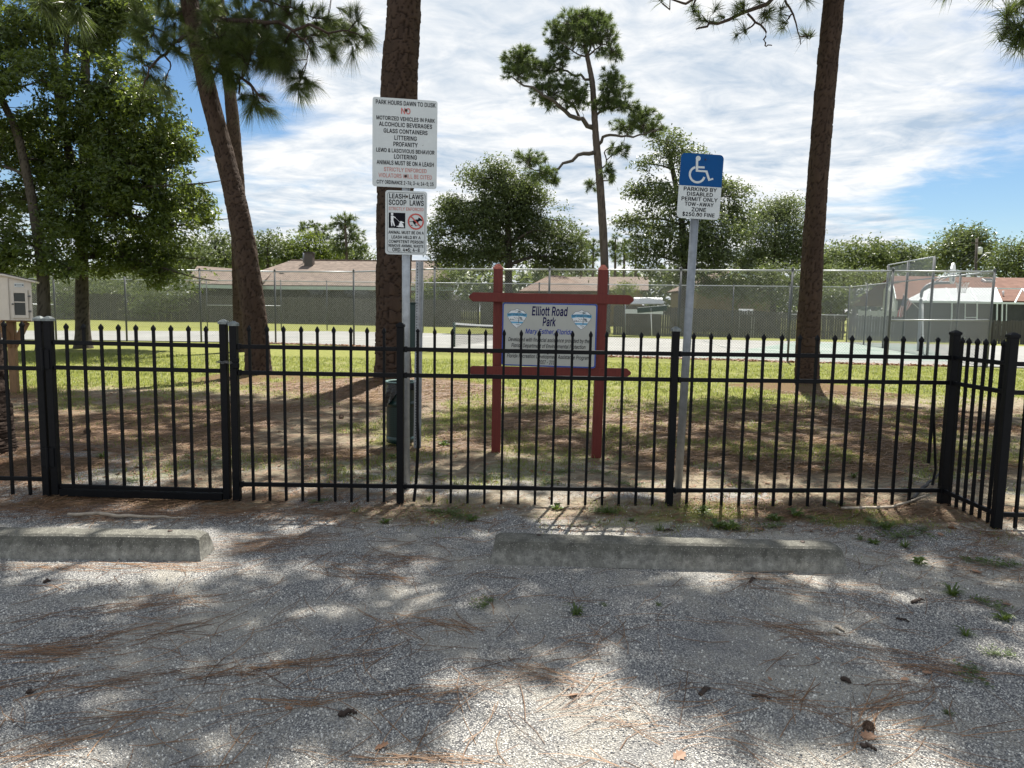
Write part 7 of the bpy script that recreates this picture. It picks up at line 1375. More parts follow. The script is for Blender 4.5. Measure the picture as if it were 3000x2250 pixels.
for z in (.30, .62, 1.0, 1.36):
    mb = MB(); q = upos(0, -.03, z); mb.tube([q+Ru@np.array([0, .05, 0]), q+Ru@np.array([0, -.012, 0])], .006, 6); mb.build('bolt', m_galvd, tU)
mb = MB(); q = upos(.03, 0, hU-.07); mb.tube([q, q+[.05, -.01, 0]], .004, 6); mb.build('bracket', m_galvd, tU)
tc_ = P(1174, 1290, 6.72); rB = 41.5/F*6.72; zt = P(1174, 1118, 6.72)[2]; zb = P(1174, 1292, 6.72)[2]
tB = thing('litter_bin', (tc_[0], tc_[1], 0), 'dark green perforated round bin with a black bag, hung on the steel post', 'bin')
mb = MB(); nS = 40; aa = np.linspace(0, 2*np.pi, nS+1)
def ringwall(mb, r, z0, z1):
    V_ = [(r*math.cos(a), r*math.sin(a), z) for z in (z0, z1) for a in aa]; mb.add(V_, [[k, k+1, nS+1+k+1, nS+1+k] for k in range(nS)])
ringwall(mb, rB, zb, zt)
body = mb.build('body', m_perf, tB, True)
uv = body.data.uv_layers.new(name='UVMap'); vv = np.zeros((len(body.data.loops), 2)); 
for k, lp in enumerate(body.data.loops): vi = lp.vertex_index; vv[k] = (((vi % (nS+1))/nS)*2*math.pi*rB, body.data.vertices[vi].co.z)
uv.data.foreach_set('uv', vv.ravel())
mb = MB(); ringwall(mb, rB-.004, zb+.01, zt-.005); mb.lathe([(rB-.004, zb+.01), (rB-.004, zb+.02)], nS, (0, 0, 0)); mb.build('liner', m_bag, tB, True)
hB_ = zt-zb
for n_, z0, z1 in (('band', zb+.60*hB_, zb+.69*hB_), ('base_band', zb-.004, zb+.10*hB_)):
    mb = MB(); mb.lathe([(rB+.003, z0), (rB+.003, z1)], nS); mb.build(n_, m_canal, tB, True)
mb = MB(); mb.lathe([(rB-.012, zt-.012), (rB+.010, zt-.008), (rB+.014, zt+.002), (rB+.008, zt+.010), (rB-.014, zt+.004)], nS, cap=False); mb.build('rim', plain('pale_green_rim', (.16, .24, .22), .35, .2, .1, 10, 0), tB, True)
mb = MB(); na = 60
V_ = []
for k in range(7):
    for q in range(na):
        a = 2*math.pi*q/na; dr = .012+.014*k/6+.010*math.sin(a*11+k)*(k/6)+.012*vnoise(q*.5, k*.9, 3); drop = (.02+.21*max(0, math.cos(a-math.radians(215)))**2.5+.05*max(0, math.cos(a-math.radians(-20)))**4)*k/6
        V_.append(((rB+dr)*math.cos(a), (rB+dr)*math.sin(a), zt-.004-drop))
mb.add(V_, [[k*na+q, k*na+(q+1) % na, (k+1)*na+(q+1) % na, (k+1)*na+q] for k in range(6) for q in range(na)]); mb.build('bag', m_bag, tB, True)

# ------------------------------------------------------------------ little library box on its post
lg = G(44, 1151); YL = lg[1]; tL2 = thing('library_box', (*lg[:2], 0), 'cream little library box with a glazed door on a braced wooden post', 'library box'); ro = np.array([*lg[:2], 0])
def lp(px, py, dy=0): return P(px, py, YL+dy)-ro
ztop, zbot = lp(30, 812)[2], lp(30, 937)[2]; zr = lp(96, 827)[2]
xl, xr = lp(25, 900, -.24)[0], lp(93, 900, -.20)[0]; yf = -.24
fw_ = xr-xl; sd_ = np.array([-.40, .06])                # the left wall runs off to the left
yL = yf
mb = MB()
A0 = np.array([xl, yf]); B0 = np.array([xr, yf+.05]); D0 = A0+np.array([-.36, .07]); C0 = B0+np.array([-.30, .42])
def ring(z): return [(*A0, z), (*B0, z), (*C0, z), (*D0, z)]
V_ = ring(zbot); V_ += [(*A0, ztop), (*B0, zr), (*C0, zr), (*D0, ztop)]
mb.add(V_, [[0, 1, 5, 4], [1, 2, 6, 5], [2, 3, 7, 6], [3, 0, 4, 7], [3, 2, 1, 0], [4, 5, 6, 7]]); MB.fix(None, mb.build('box', m_libw, tL2))
dF = np.array([B0[0]-A0[0], B0[1]-A0[1], 0]); dF /= np.linalg.norm(dF); nF = np.array([dF[1], -dF[0], 0])
def onf(u, z, o): return np.array([*A0, 0])+dF*u+nF*o+np.array([0, 0, z])
def fbox(name, u0, u1, z0, z1, th, mat, parent=tL2, o=0.0, bev=.002):
    mb = MB(); c = (onf(u0, z0, o+th/2)+onf(u1, z1, o+th/2))/2; mb.box(c, (u1-u0, th, z1-z0), np.stack([dF, -nF, [0, 0, 1]], 1), bev); return mb.build(name, mat, parent)
Wf = np.linalg.norm(B0-A0); Hf = ztop-zbot
fbox('corner_board', 0.0, .05*Wf, zbot+.004, ztop-.004, .012, m_libw); fbox('corner_board', .94*Wf, 1.02*Wf, zbot-.01, zr-.004, .014, m_libw)
RW = .036
u0, u1, z0, z1 = .15*Wf, .86*Wf, zbot+.05*Hf, zbot+.70*Hf
for n_, a, b, c_, d in (('door', u0, u0+RW, z0, z1), ('door', u1-RW, u1, z0, z1), ('door', u0+RW, u1-RW, z0, z0+RW*1.2), ('door', u0+RW, u1-RW, z1-RW*1.2, z1)): fbox('door_rail', a, b, c_, d, .016, m_libw, o=.004)
gl_ = fbox('door_glass', u0+RW, u1-RW, z0+RW*1.2, z1-RW*1.2, .004, m_glass, o=.005, bev=0)
fbox('shelf', u0+RW+.002, u1-RW-.002, (z0+z1)/2+.02, (z0+z1)/2+.035, .006, m_libw, gl_, o=.010, bev=0)
for zf in (.25, .78): fbox('hinge', u1-.004, u1+.035, z0+(z1-z0)*zf-.012, z0+(z1-z0)*zf+.012, .008, m_brassh, o=.012)
mb = MB(); mb.lathe([(.006, 0), (.012, .012), (.010, .022), (.003, .026)], 10); V_ = mb.V[0].copy(); mb.V[0] = onf(u0+.025, (z0+z1)/2, .02)+V_[:, :1]*dF+V_[:, 2:]*nF+V_[:, 1:2]*np.array([0, 0, 1.0]); mb.build('knob', m_brassh, tL2, True)
pq = fbox('name_plaque', .30*Wf, .70*Wf, zbot+.76*Hf, zbot+.86*Hf, .004, m_siding, o=.002, bev=0)
mb = MB()
for zf in (.79, .82): c = onf(.50*Wf, zbot+zf*Hf, .0075); mb.box(c, (.22*Wf, .001, .006), np.stack([dF, -nF, [0, 0, 1]], 1))
for uf in (.345, .655): c = onf(uf*Wf, zbot+.81*Hf, .0075); mb.box(c, (.016, .001, .022), np.stack([dF, -nF, [0, 0, 1]], 1))
mb.build('plaque_print', m_crestg, pq)
e_ = .06; q = [(*(A0-e_*0+np.array([-.02, -.05])), ztop+.012), (*(B0+np.array([.10, -.05])), zr-.012), (*(C0+np.array([.10, .06])), zr-.012), (*(D0+np.array([-.06, .02])), ztop+.012)]
mb = MB(); mb.slab([np.array(v)+[0, 0, .022] for v in q], .022); MB.fix(None, mb.build('roof', m_libw, tL2)); mb = MB(); mb.slab([np.array(v)+[0, 0, .034] for v in q], .012); MB.fix(None, mb.build('roof_covering', m_shing, tL2))
mb = MB(); mb.box((0, 0, zbot/2-.1), (.095, .095, zbot+.2), bev=.004, rot=Matrix.Rotation(math.radians(12), 3, 'Z')); mb.build('post', m_pinew, tL2)
for sx, sy in ((-.20, -.0), (.20, .03), (.0, -.20)):
    mb = MB(); mb.beam((sx*.12, sy*.12, zbot-.38), (sx, sy, zbot-.03), .04, .085, .003); mb.build('brace', m_pinew, tL2)
mb = MB(); mb.box(((A0[0]+C0[0])/2, (A0[1]+C0[1])/2, zbot-.012), (.34, .34, .022), bev=.003); mb.build('floor_plate', m_pinew, tL2)

# ------------------------------------------------------------------ concrete wheel stops
def wheel_stop(label, xr, yr, ang, seed):
    t = thing('wheel_stop', (xr, yr, 0), label, 'wheel stop', 'concrete wheel stops', ang); L = 1.83
    us = np.concatenate([[0, .012, .03], np.linspace(.06, L-.06, 60), [L-.03, L-.012, L]])
    prof = [(-.088, 0), (-.082, .035), (-.078, .06), (-.060, .118), (-.048, .128), (0, .131), (.048, .128), (.060, .118), (.078, .06), (.082, .035), (.088, 0)]
    V_ = []; n = len(prof)
    for u in us:
        e = min(u, L-u); k = sstep(0, .055, np.array(e)); 
        for y, z in prof:
            uu = u; zz_ = z; inset = (z/.131)*.022*(1 if u < L/2 else -1)*(1-sstep(.0, .10, np.array(e)))
            zz_ = z*(.90+.10*sstep(0, .03, np.array(e))); nz_ = (fbm(np.array(u*14.0+seed), np.array(y*20+z*25), seed, 3)-.5)*.007
            V_.append((uu+inset-L, (y+nz_), max(0, zz_+nz_*(z > .05))-.006))
    m = len(us); mb = MB(); mb.add(V_, [[i*n+j, i*n+j+1, (i+1)*n+j+1, (i+1)*n+j] for i in range(m-1) for j in range(n-1)]+[list(range(n))[::-1], [(m-1)*n+j for j in range(n)]])
    o = mb.build('block', m_conc, t, False); MB.fix(None, o)
    for u in (.25, L-.20):
        mb = MB(); mb.lathe([(.012, .1255), (.012, .129), (.006, .131)], 10, (u-L, .01, 0)); mb.build('anchor_pin', m_bolt, t)
    return t
wheel_stop('concrete wheel stop at the left edge, before the gate', -1.575, 3.605, math.radians(.6), 4)
wheel_stop('concrete wheel stop at the right, before the disabled parking sign', 1.735, 3.60, math.radians(-1.4), 8)
# ------------------------------------------------------------------ loose gravel, grass, needles, weeds
def infr(x, y, m=.35): return np.abs(x) < .735*y+m
ny_ = 200000; y = 1.25+4.3*rng.uniform(0, 1, ny_)**1.25; x = rng.uniform(-1, 1, ny_)*(.74*y+.3)
gm_, gs_, gt_ = masks(x, y); k = rng.uniform(0, 1, ny_) < gm_*(.28+.72*sstep(.40, .58, fbm(x*2.2, y*2.2, 31, 3)))*sstep(7, 1.5, y); x = x[k][:70000]; y = y[k][:70000]; n = len(x)
r = .0018+.0030*rng.uniform(0, 1, n)**2.2; a0 = rng.uniform(0, 6.28, n); zz_ = height(x, y)
ang = a0[:, None]+np.arange(5)[None, :]*2*np.pi/5+rng.normal(0, .25, (n, 5)); rr_ = r[:, None]*rng.uniform(.75, 1.25, (n, 5)); el = rng.uniform(.6, 1, n)[:, None]
b = np.stack([x[:, None]+rr_*np.cos(ang), y[:, None]+rr_*np.sin(ang)*el, np.repeat((zz_-.001)[:, None], 5, 1)], -1); tpv = np.stack([x[:, None]+rr_*.62*np.cos(ang+.2), y[:, None]+rr_*.62*el*np.sin(ang+.2), zz_[:, None]+r[:, None]*rng.uniform(.7, 1.1, (n, 5))], -1)
V_ = np.concatenate([b, tpv], 1).reshape(-1, 3); q = np.arange(n)[:, None]*10
mb = MB(); Fq = np.concatenate([q+np.array([[j, (j+1) % 5, 5+(j+1) % 5, 5+j]]) for j in range(5)]); mb.add(V_, [Fq, q+np.array([[5, 6, 7, 8, 9]])], 0, np.repeat(rng.uniform(0, 1, n), 10))
M = Mat('gravel_stone').set(.85, 0, .25); M.base(M.ramp(M.attr('tint'), [(0.0, (.12, .125, .135)), (.35, (.33, .325, .315)), (.7, (.52, .505, .465)), (.95, (.80, .78, .72))])); m_gravel = M.m
o = mb.build('gravel', m_gravel); tag(o, 'loose pale grey gravel of the parking lot', 'gravel', None, 'stuff')
# grass
def blades(n, y0, y1, hmin, hmax, wd, pw=1.0, seed=0, thr=.0):
    y = y0+(y1-y0)*rng.uniform(0, 1, n)**pw; x = rng.uniform(-1, 1, n)*(.74*y+.8); g, s, t_ = masks(x, y)
    cl = fbm(x*6, y*6, 41, 2); k = (rng.uniform(0, 1, n) < s*(.25+1.2*sstep(.35, .65, cl))) & (s > thr); return x[k], y[k], s[k], rng.uniform(hmin, hmax, k.sum()), wd
mb = MB()
for args in ((150000, 9.0, 18.6, .035, .085, .0075, .9), (110000, 4.6, 9.6, .025, .07, .0055, .8), (60000, 2.4, 5.0, .015, .045, .0042, .6)):
    x, y, s, h, wd = blades(*args); n = len(x); z = height(x, y); az = rng.uniform(0, 6.28, n); ln = h*rng.uniform(.3, 1.1, n)
    d = np.stack([np.cos(az), np.sin(az), np.zeros(n)], 1); sdv = np.stack([-np.sin(az), np.cos(az), np.zeros(n)], 1)*wd/2; b = np.stack([x, y, z-.004], 1); h = h*(.5+.5*s)
    m = b+d*(ln*.35)[:, None]+np.array([0, 0, 1])*(h*.65)[:, None]; tp = b+d*ln[:, None]+np.array([0, 0, 1])*h[:, None]
    V_ = np.stack([b-sdv, b+sdv, m+sdv*.8, m-sdv*.8, tp], 1).reshape(-1, 3); q = np.arange(n)[:, None]*5
    mb.add(V_, [q+np.array([[0, 1, 2, 3]]), q+np.array([[3, 2, 4]])], 0, np.repeat(np.clip(rng.uniform(0, 1, n)*.6+.5*fbm(x*1.5, y*1.5, 51, 3), 0, 1), 5))
o = mb.build('grass', m_grass); tag(o, 'patchy sunlit grass of the park lawn', 'grass', None, 'stuff')
print('grass', mb.n)
# fallen pine needles
def needle_strips(mb, x, y, az, L, w, curve, lift):
    n = len(x); u = np.array([0, .33, .67, 1.0]); t_ = (u[None, :]-.5)*L[:, None]; cv = curve[:, None]*((u[None, :]-.5)**2-.08)*L[:, None]
    ca, sa = np.cos(az)[:, None], np.sin(az)[:, None]; X = x[:, None]+t_*ca-cv*sa; Y = y[:, None]+t_*sa+cv*ca; Z = height(X.ravel(), Y.ravel()).reshape(n, 4)+lift[:, None]*(.4+.6*rng.uniform(0, 1, (n, 4)))
    ox_, oy_ = -sa*w[:, None]/2, ca*w[:, None]/2
    A_ = np.stack([X-ox_, Y-oy_, Z], -1); B_ = np.stack([X+ox_, Y+oy_, Z+w[:, None]*.3], -1); V_ = np.concatenate([A_, B_], 1).reshape(-1, 3); q = np.arange(n)[:, None]*8
    mb.add(V_, [np.concatenate([q+np.array([[j, j+1, 5+j, 4+j]]) for j in range(3)])], 0, np.repeat(rng.uniform(0, 1, n), 8))
mb = MB(); X, Y, A_, W_ = [], [], [], []
def cluster(cx, cy, n, sx, sy, az, jit):
    n = max(2, int(n*.30)); jit = jit*1.15; sy = sy*1.3
    u = rng.normal(0, sx, n); v = rng.normal(0, sy, n); X.append(cx+u*math.cos(az)-v*math.sin(az)); Y.append(cy+u*math.sin(az)+v*math.cos(az)); A_.append(az+rng.normal(0, jit, n))
for px, py, n, sx, sy, a, jt in [(770, 1600, 230, .16, .045, 12, .30), (880, 1575, 120, .14, .04, 14, .3), (300, 1662, 200, .45, .03, 2, .25), (560, 1655, 90, .2, .035, 5, .3), (1080, 1690, 90, .12, .03, -14, .3), (1150, 1640, 90, .2, .04, 4, .35),
    (300, 1880, 130, .16, .04, 28, .25), (440, 1770, 130, .2, .035, 26, .3), (120, 1915, 120, .2, .025, 8, .2), (60, 2010, 60, .15, .02, 25, .2), (330, 2000, 60, .2, .02, 28, .2), (750, 1965, 60, .14, .015, 10, .3), (900, 1945, 50, .1, .015, 20, .2), (1010, 2050, 60, .12, .015, 15, .25), (290, 2110, 50, .2, .02, 6, .2), (170, 2190, 60, .16, .03, 35, .35),
    (1300, 1830, 60, .10, .02, -22, .3), (1360, 2020, 70, .10, .03, 20, .6), (1610, 1990, 60, .12, .02, -18, .25), (1700, 2040, 50, .1, .03, 30, .4), (2330, 1850, 80, .14, .03, -24, .3), (2560, 1905, 50, .16, .02, -22, .25), (2740, 1960, 70, .14, .02, -12, .3), (2700, 2010, 60, .12, .03, 20, .6), (2330, 2060, 40, .08, .015, -30, .3), (2560, 2080, 60, .1, .02, 45, .3), (1780, 1880, 60, .12, .03, 30, .5), (1880, 2140, 60, .12, .03, -8, .4),
    (150, 1490, 500, .5, .05, 3, .3), (420, 1505, 350, .4, .04, 3, .3), (640, 1500, 220, .3, .05, 5, .35), (950, 1500, 170, .3, .05, 3, .5), (1250, 1500, 120, .3, .06, 3, .6), (1900, 1510, 120, .4, .06, 0, .6), (2650, 1500, 260, .22, .08, -10, .7), (2850, 1560, 330, .16, .10, -30, .8), (2950, 1640, 200, .16, .14, -30, .8), (2700, 1640, 120, .25, .1, -10, .8), (2500, 1740, 120, .25, .1, -10, .8), (2250, 1700, 80, .2, .06, -10, .6), (2750, 2200, 60, .05, .16, 0, .3), (1240, 2235, 60, .12, .012, 0, .15)]:
    g = G(px, py); cluster(g[0], g[1], n, sx, sy, math.radians(a), jt)
for k in range(120):
    yy = 1.7+3.0*rng.uniform(); xx = rng.uniform(-1, 1)*(.74*yy); cluster(xx, yy, int(rng.integers(3, 16)), .09, .012, rng.normal(.15, .6), .22)
X = np.concatenate(X); Y = np.concatenate(Y); A_ = np.concatenate(A_)
n2 = 500; yy = 1.6+3.1*rng.uniform(0, 1, n2); X = np.concatenate([X, rng.uniform(-1, 1, n2)*(.75*yy)]); Y = np.concatenate([Y, yy]); A_ = np.concatenate([A_, rng.uniform(0, 3.14, n2)])
def inblock(x, y): return ((x < -1.55) & (x > -3.45) & (np.abs(y-3.59) < .10)) | ((x > -.12) & (x < 1.76) & (np.abs(y-3.62) < .115))
k = (Y > 1.3) & (~inblock(X, Y)); X, Y, A_ = X[k], Y[k], A_[k]; n = len(X)
needle_strips(mb, X, Y, A_, rng.uniform(.13, .27, n), rng.uniform(.0018, .0031, n), rng.normal(0, .35, n), rng.uniform(.003, .014, n))
n = 70000; y = 4.5+7.5*rng.uniform(0, 1, n)**.9; x = rng.uniform(-1, 1, n)*(.74*y+.4); _, s_, t_ = masks(x, y); k = rng.uniform(0, 1, n) < t_*.9+.05; x, y = x[k], y[k]; n = len(x)
needle_strips(mb, x, y, rng.uniform(0, 3.14, n), rng.uniform(.08, .22, n), rng.uniform(.7, 1.3, n)*(.0018+.00034*y), rng.normal(0, .4, n), rng.uniform(.004, .02, n))
n = 9000; y = 4.15+2.0*rng.uniform(0, 1, n); x = rng.uniform(-1, 1, n)*(.74*y+.3); k = (rng.uniform(0, 1, n) < .25+.75*sstep(.4, .6, fbm(x*1.4, y*1.4, 61, 3))) & ~inblock(x, y); x, y = x[k], y[k]; n = len(x)
needle_strips(mb, x, y, rng.uniform(0, 3.14, n), rng.uniform(.08, .22, n), rng.uniform(.0018, .0034, n), rng.normal(0, .4, n), rng.uniform(.004, .016, n))
n = 5200; y = 2.0+2.7*rng.uniform(0, 1, n); x = rng.uniform(1.4, 3.8, n); g_, s_, t_ = masks(x, y); k = (rng.uniform(0, 1, n) < t_*.9) & infr(x, y) & ~inblock(x, y); x, y = x[k], y[k]; n = len(x)
needle_strips(mb, x, y, rng.uniform(0, 3.14, n), rng.uniform(.08, .2, n), np.full(n, .002), rng.normal(0, .4, n), rng.uniform(.004, .012, n))
o = mb.build('pine_needles', m_straw); tag(o, 'fallen brown pine needles in drifts over gravel and under the trees', 'pine needles', None, 'stuff')
# leaf litter along the court edge and crumbs of bark on the mulch
mb = MB(); n = 1500; x = rng.uniform(-9, 12, n); y = NF(x)-.02+rng.normal(0, .16, n)
leaves(mb, np.stack([x, y, np.full(n, .02)], 1), np.tile([0, 0, 1.0], (n, 1)), 2, .12, .05, .15, .6, up=1.6)
n = 260; y = 4.2+1.2*rng.uniform(0, 1, n); x = rng.uniform(-1, 1, n)*.74*y; leaves(mb, np.stack([x, y, height(x, y)+.006], 1), np.tile([0, 0, 1.0], (n, 1)), 1, .04, .01, .15, .5, up=2.2)
n = 700; y = 4.8+6.5*rng.uniform(0, 1, n); x = rng.uniform(-1, 1, n)*.74*y; leaves(mb, np.stack([x, y, height(x, y)+.008], 1), np.tile([0, 0, 1.0], (n, 1)), 1, .06, .01, .15, .5, up=2.2)
o = mb.build('leaf_litter', m_brown); tag(o, 'brown leaf litter along the court edge and on the mulch', 'leaf litter', None, 'stuff')
# weeds one by one
def weed_mesh(kind):
    mb = MB()
    if kind == 0:                                     # tuft of narrow blades
        for k in range(26):
            az = rng.uniform(0, 6.28); L = rng.uniform(.03, .085); h = L*rng.uniform(.4, 1.0); d = np.array([math.cos(az), math.sin(az), 0]); s = np.array([-d[1], d[0], 0])*.0035
            b = d*.004; m = b+d*L*.45+[0, 0, h*.8]; t_ = b+d*L+[0, 0, h*.75]; mb.add([b-s, b+s, m+s, m-s, t_], [[0, 1, 2, 3], [3, 2, 4]], 0, rng.uniform())
    elif kind == 1:                                   # rosette of broad leaves
        for k in range(13):
            az = k*2.4+rng.normal(0, .2); L = rng.uniform(.035, .07); d = np.array([math.cos(az), math.sin(az), 0]); s = np.array([-d[1], d[0], 0]); wv = L*.22; zz = rng.uniform(.012, .045)
            mb.add([d*.004, d*L*.45+s*wv+[0, 0, zz], d*L+[0, 0, zz*.8], d*L*.45-s*wv+[0, 0, zz], d*L*.5+[0, 0, zz-.006]], [[0, 4, 1], [1, 4, 2], [2, 4, 3], [3, 4, 0]], 0, rng.uniform())
    else:                                             # creeping stems with small leaves
        for k in range(8):
            az = rng.uniform(0, 6.28); L = rng.uniform(.05, .13); d = np.array([math.cos(az), math.sin(az), 0]); s = np.array([-d[1], d[0], 0])
            mb.tube([d*.002+[0, 0, .004], d*L*.5+[0, 0, .022], d*L+[0, 0, .012]], .0012, 3, False, tint=.5)
            for j in range(7):
                c = d*L*(.2+.8*j/6)+[0, 0, .016]; sd2 = s*(1 if j % 2 else -1); l = rng.uniform(.014, .026); e = d*.5+sd2
                mb.add([c, c+e*l*.5+d*l*.35+[0, 0, .004], c+e*l+[0, 0, .006], c+e*l*.5-d*l*.35+[0, 0, .004]], [[0, 1, 2, 3]], 0, rng.uniform())
    o = mb.build('weed', m_weed); d_ = o.data; bpy.data.objects.remove(o); return d_
wm = [weed_mesh(k) for k in (0, 1, 2, 0, 1, 2)]
wl_ = [(1340, 1510, 2, 1.6), (1380, 1525, 1, 1.3), (1300, 1500, 5, 1.4), (1130, 1530, 1, 1.0), (1040, 1500, 0, 1), (1255, 1465, 0, 1), (930, 1470, 2, 1.2), (1630, 1490, 1, 1.3), (1780, 1500, 0, 1.3), (1780, 1505, 2, 1.5), (1850, 1525, 0, .9), (1930, 1550, 0, 1.0), (2075, 1510, 2, 1.3), (2100, 1545, 1, 1.6), (2140, 1550, 1, 1.8), (2060, 1500, 4, 1.2), (2270, 1525, 4, 1.6), (2280, 1545, 2, 1.4), (2330, 1510, 1, 1.6), (2390, 1525, 5, 1.1), (2560, 1540, 2, 1.7), (2600, 1550, 4, 1.5), (2650, 1575, 2, 1.8), (2700, 1565, 5, 1.5), (2650, 1600, 0, 1.2), (2560, 1590, 1, 1.0), (2690, 1650, 4, 1.3), (2520, 1580, 0, .8), (2790, 1740, 0, 1.3), (2790, 1735, 3, 1.2), (1685, 1800, 3, 1.0), (1690, 1803, 4, .8), (1770, 1775, 0, .5), (1930, 1775, 0, .5), (2900, 1770, 2, 1.2), (2945, 1810, 1, 1.2), (2830, 1860, 0, 1.0), (2940, 1920, 2, 1.0), (2850, 1980, 5, 1.0), (2780, 2090, 0, .5), (2960, 1660, 2, 1.4), (2850, 1640, 2, 1.2), (1430, 1775, 2, 1.0), (2450, 1480, 2, 1.2), (2330, 1440, 2, 1.3), (2180, 1420, 2, 1.2), (1850, 1430, 2, 1.6), (1600, 1420, 5, 1.7), (1420, 1400, 2, 1.6), (1280, 1400, 5, 1.6), (1660, 1385, 2, 1.4), (1770, 1390, 5, 1.5), (1150, 1340, 1, 1.3), (1300, 1305, 1, 1.6), (2500, 1400, 0, 1.4), (2650, 1440, 0, 1.3), (2420, 1380, 3, 1.5), (2200, 1350, 0, 1.5), (300, 1350, 0, 1.6), (380, 1410, 2, 1.3), (620, 1350, 0, 1.2)]
MARKS = [('the left wheel stop', 300, 1600), ('the right end of the left stop', 630, 1600), ('the left end of the right stop', 1445, 1610), ('the middle of the right stop', 1950, 1610), ('the right end of the right stop', 2480, 1640), ('the corner post', 2765, 1460), ('the right edge fence post', 2925, 1540), ('the disabled sign post', 1985, 1430), ('the left red sign post', 1455, 1330), ('the right red sign post', 1746, 1340), ('the green bin', 1175, 1290), ('the gate', 400, 1460), ('the gate side post', 685, 1475), ('the post below the rule signs', 1176, 1475), ('the pine cone', 2543, 2135), ('the bottom right of the lot', 2800, 2000), ('the centre of the lot', 1650, 1950), ('the lower left of the lot', 500, 2050)]
SEEN = {}
def where(px, py):
    nm, mx, my = min(MARKS, key=lambda m: (m[1]-px)**2+((m[2]-py)*1.6)**2); dx, dy = px-mx, (py-my)*1.6
    if max(abs(dx), abs(dy)) < 45: return 'right at '+nm
    if abs(dx) > abs(dy)*1.6: return ('just ' if abs(dx) < 120 else 'well ')+('right of ' if dx > 0 else 'left of ')+nm
    if abs(dy) > abs(dx)*1.6: return ('just ' if abs(dy) < 120 else 'well ')+('in front of ' if dy > 0 else 'behind ')+nm
    return ('in front and ' if dy > 0 else 'behind and ')+('right of ' if dx > 0 else 'left of ')+nm
def once(lab):
    lab = lab.replace('the post below the rule signs', 'the rule sign pole').replace('in front and', 'before and')
    k = SEEN.get(lab, 0); SEEN[lab] = k+1
    return lab if k == 0 else ['next one, ', 'third one, ', 'fourth one, ', 'fifth one, '][k-1]+lab
for px, py, kd, s in wl_:
    g = G(px, py); y_ = g[1]
    lab = once(('big ' if s >= 1.5 else 'tiny ' if s < .9 else '')+['grassy tuft', 'broad weed', 'creeping weed'][kd % 3]+' '+where(px, py))
    o = bpy.data.objects.new('weed', wm[kd]); C.objects.link(o); o.location = (float(g[0]), float(g[1]), hz(g[0], g[1])-.004); o.rotation_euler = (0, 0, rng.uniform(0, 6.28)); o.scale = (s*.78,)*3
    tag(o, lab, 'weed', 'weeds behind the black fence' if y_ > 4.72 else 'weeds in the gravel')
# fallen leaves, cones, bark chips and twigs one by one
def leaf_mesh():
    mb = MB(); pts = [(0, -.5), (.10, -.36), (.30, -.22), (.20, -.08), (.40, .08), (.22, .16), (.26, .34), (.10, .36), (0, .5), (-.10, .36), (-.26, .34), (-.22, .16), (-.40, .08), (-.20, -.08), (-.30, -.22), (-.10, -.36)]
    V_ = [(a, b, .14*abs(a)+.10*b*b) for a, b in pts]+[(0, 0, .0)]; n = len(pts); mb.add(V_, [[k, (k+1) % n, n] for k in range(n)], 0, .6); mb.add([(-.012, -.5, .03), (.012, -.5, .03), (.012, -.75, .06), (-.012, -.75, .06)], [[0, 1, 2, 3]], 0, .1)
    o = mb.build('fallen_leaf', m_brown); d = o.data; bpy.data.objects.remove(o); return d
lm_ = leaf_mesh()
for px, py, s in [(1117, 2195, .055), (2543, 2160, .052), (2395, 1932, .03), (2715, 1975, .042), (2650, 1995, .035), (2255, 1992, .022), (1990, 2215, .05), (845, 2087, .03), (2755, 1570, .06), (2862, 1675, .06), (2230, 1552, .06), (2670, 1572, .05), (2790, 1555, .06), (1680, 2045, .04), (2950, 1765, .05)]:
    g = G(px, py); o = bpy.data.objects.new('fallen_leaf', lm_); C.objects.link(o); o.location = (float(g[0]), float(g[1]), hz(g[0], g[1])+.006); o.rotation_euler = (rng.normal(0, .2), rng.normal(0, .2), rng.uniform(0, 6.28)); o.scale = (s,)*3
    tag(o, once(('large' if s > .048 else 'small' if s < .033 else 'middling')+' dry brown leaf '+where(px, py)), 'leaf', 'dry leaves on the gravel')
def cone_mesh():
    mb = MB(); mb.lathe([(.004, -.5), (.22, -.42), (.30, -.1), (.24, .25), (.05, .5)], 10)
    for k in range(60):
        u = k/60; a = k*2.399; z = -.46+.94*u; r_ = .32*math.sin(math.pi*(.12+.8*(1-u)**.8))**.7; d = np.array([math.cos(a), math.sin(a), 0]); s = np.array([-d[1], d[0], 0])*.075
        c = d*r_*.75+[0, 0, z]; t_ = d*(r_+.12)+[0, 0, z+.10]; mb.add([c-s, c+s, t_+s*.8, t_-s*.8, c+[0, 0, .1]], [[0, 1, 2, 3], [3, 2, 4]])
    o = mb.build('pine_cone', plain('cone_scales', (.12, .075, .05), .8, 0, .4, 3, .2, 20)); d = o.data; bpy.data.objects.remove(o); return d
cm_ = cone_mesh()
for px, py, s, lab in [(2543, 2136, .042, 'pine cone lying just above the larger dry leaf at the lower right'), (1000, 1228, .07, 'pine cone lying in the brown mulch behind the gate post'), (254, 1270, .07, 'pine cone lying in the mulch seen through the gate')]:
    g = G(px, py); o = bpy.data.objects.new('pine_cone', cm_); C.objects.link(o); o.location = (float(g[0]), float(g[1]), hz(g[0], g[1])+s*.3); o.rotation_euler = (math.pi/2, 0, rng.uniform(0, 6.28)); o.scale = (s,)*3; tag(o, lab, 'pine cone', 'pine cones')
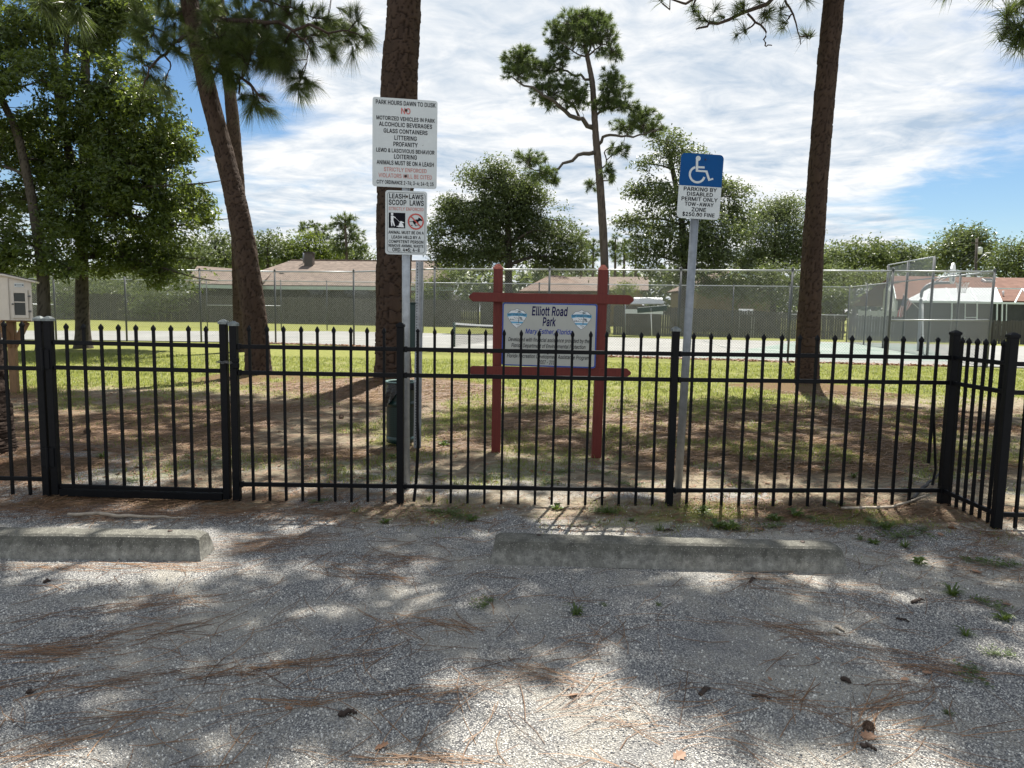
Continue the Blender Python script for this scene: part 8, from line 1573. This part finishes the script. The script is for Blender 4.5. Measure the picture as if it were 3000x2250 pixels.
def stick(name, label, pts, r, cat, mat=m_twig, group=None, n=6):
    P_ = np.array([[g[0], g[1], hz(g[0], g[1])+r*.8+dz] for (px, py, dz) in pts for g in [G(px, py)]]); c = catmull(P_, 12); c[1:-1] += rng.normal(0, r*.35, (10, 3))
    mb = MB(); mb.tube(c, np.interp(np.linspace(0, 1, 12), [0, .5, 1], [r, r*.9, r*.45]), n); o = mb.build(name, mat, None, True); tag(o, label, cat, group); return o
m_pale = plain('pale_bare_wood', (.34, .29, .23), .85, 0, .35, 30, .3, 60)
stick('branch', 'long pale bare branch lying along the foot of the fence near the right corner', [(2465, 1493, 0), (2530, 1496, .01), (2600, 1497, .005), (2660, 1487, .02), (2710, 1473, .03)], .011, 'branch', m_pale)
stick('strap', 'black bar lying slanted across the bottom rail at the corner post', [(2672, 1478, .01), (2705, 1452, .05), (2752, 1424, .10)], .014, 'bar', m_black)
stick('branch', 'weathered split branch lying on the needles before the gate, ends pale', [(200, 1512, .01), (310, 1515, .02), (420, 1520, .01), (540, 1523, .005)], .012, 'branch', m_pale)
for px, py, dx, dy, r, lab in [(1020, 2103, 25, -6, .009, 'thick red brown bark stub on the gravel at the bottom centre'), (2230, 2045, 26, 6, .005, 'thin dark straight twig on the gravel right of the centre'), (2545, 2192, 22, 6, .007, 'brown bark piece below the pine cone at the lower right'), (2690, 1762, 18, -3, .008, 'dark curled bark piece on the gravel right of the right wheel stop'), (2460, 1845, 15, 8, .007, 'brown bark piece beside a small pale stick on the right'), (2445, 1858, 16, 2, .006, 'small pale stick lying beside a brown bark piece'), (2065, 2028, 14, -9, .008, 'curled brown bark piece on the lit gravel, right of centre'), (2480, 2000, 12, 7, .009, 'red brown bark scrap on the lit gravel at the right'), (2645, 1815, 20, 4, .005, 'dark twig on shaded gravel below the curled bark piece'), (138, 1706, 9, -2, .008, 'small dark bark chip on the gravel left, before the left wheel stop'), (88, 2035, 10, 0, .007, 'small brown chip on the gravel at the lower left'), (2205, 1700, 8, -6, .007, 'red brown scrap lying just before the right wheel stop'), (1755, 1465, 20, -6, .006, 'brown stick on the mulch under the fence left of the middle post'), (1960, 1553, 14, 0, .006, 'brown chip behind the right wheel stop')]:
    stick('twig' if 'twig' in lab or 'stick' in lab else 'bark_piece', lab, [(px-dx, py-dy, 0), (px, py-2, .004), (px+dx, py+dy, 0)], r, 'twig' if 'twig' in lab or 'stick' in lab else 'bark piece', m_pale if 'pale' in lab else m_twig)
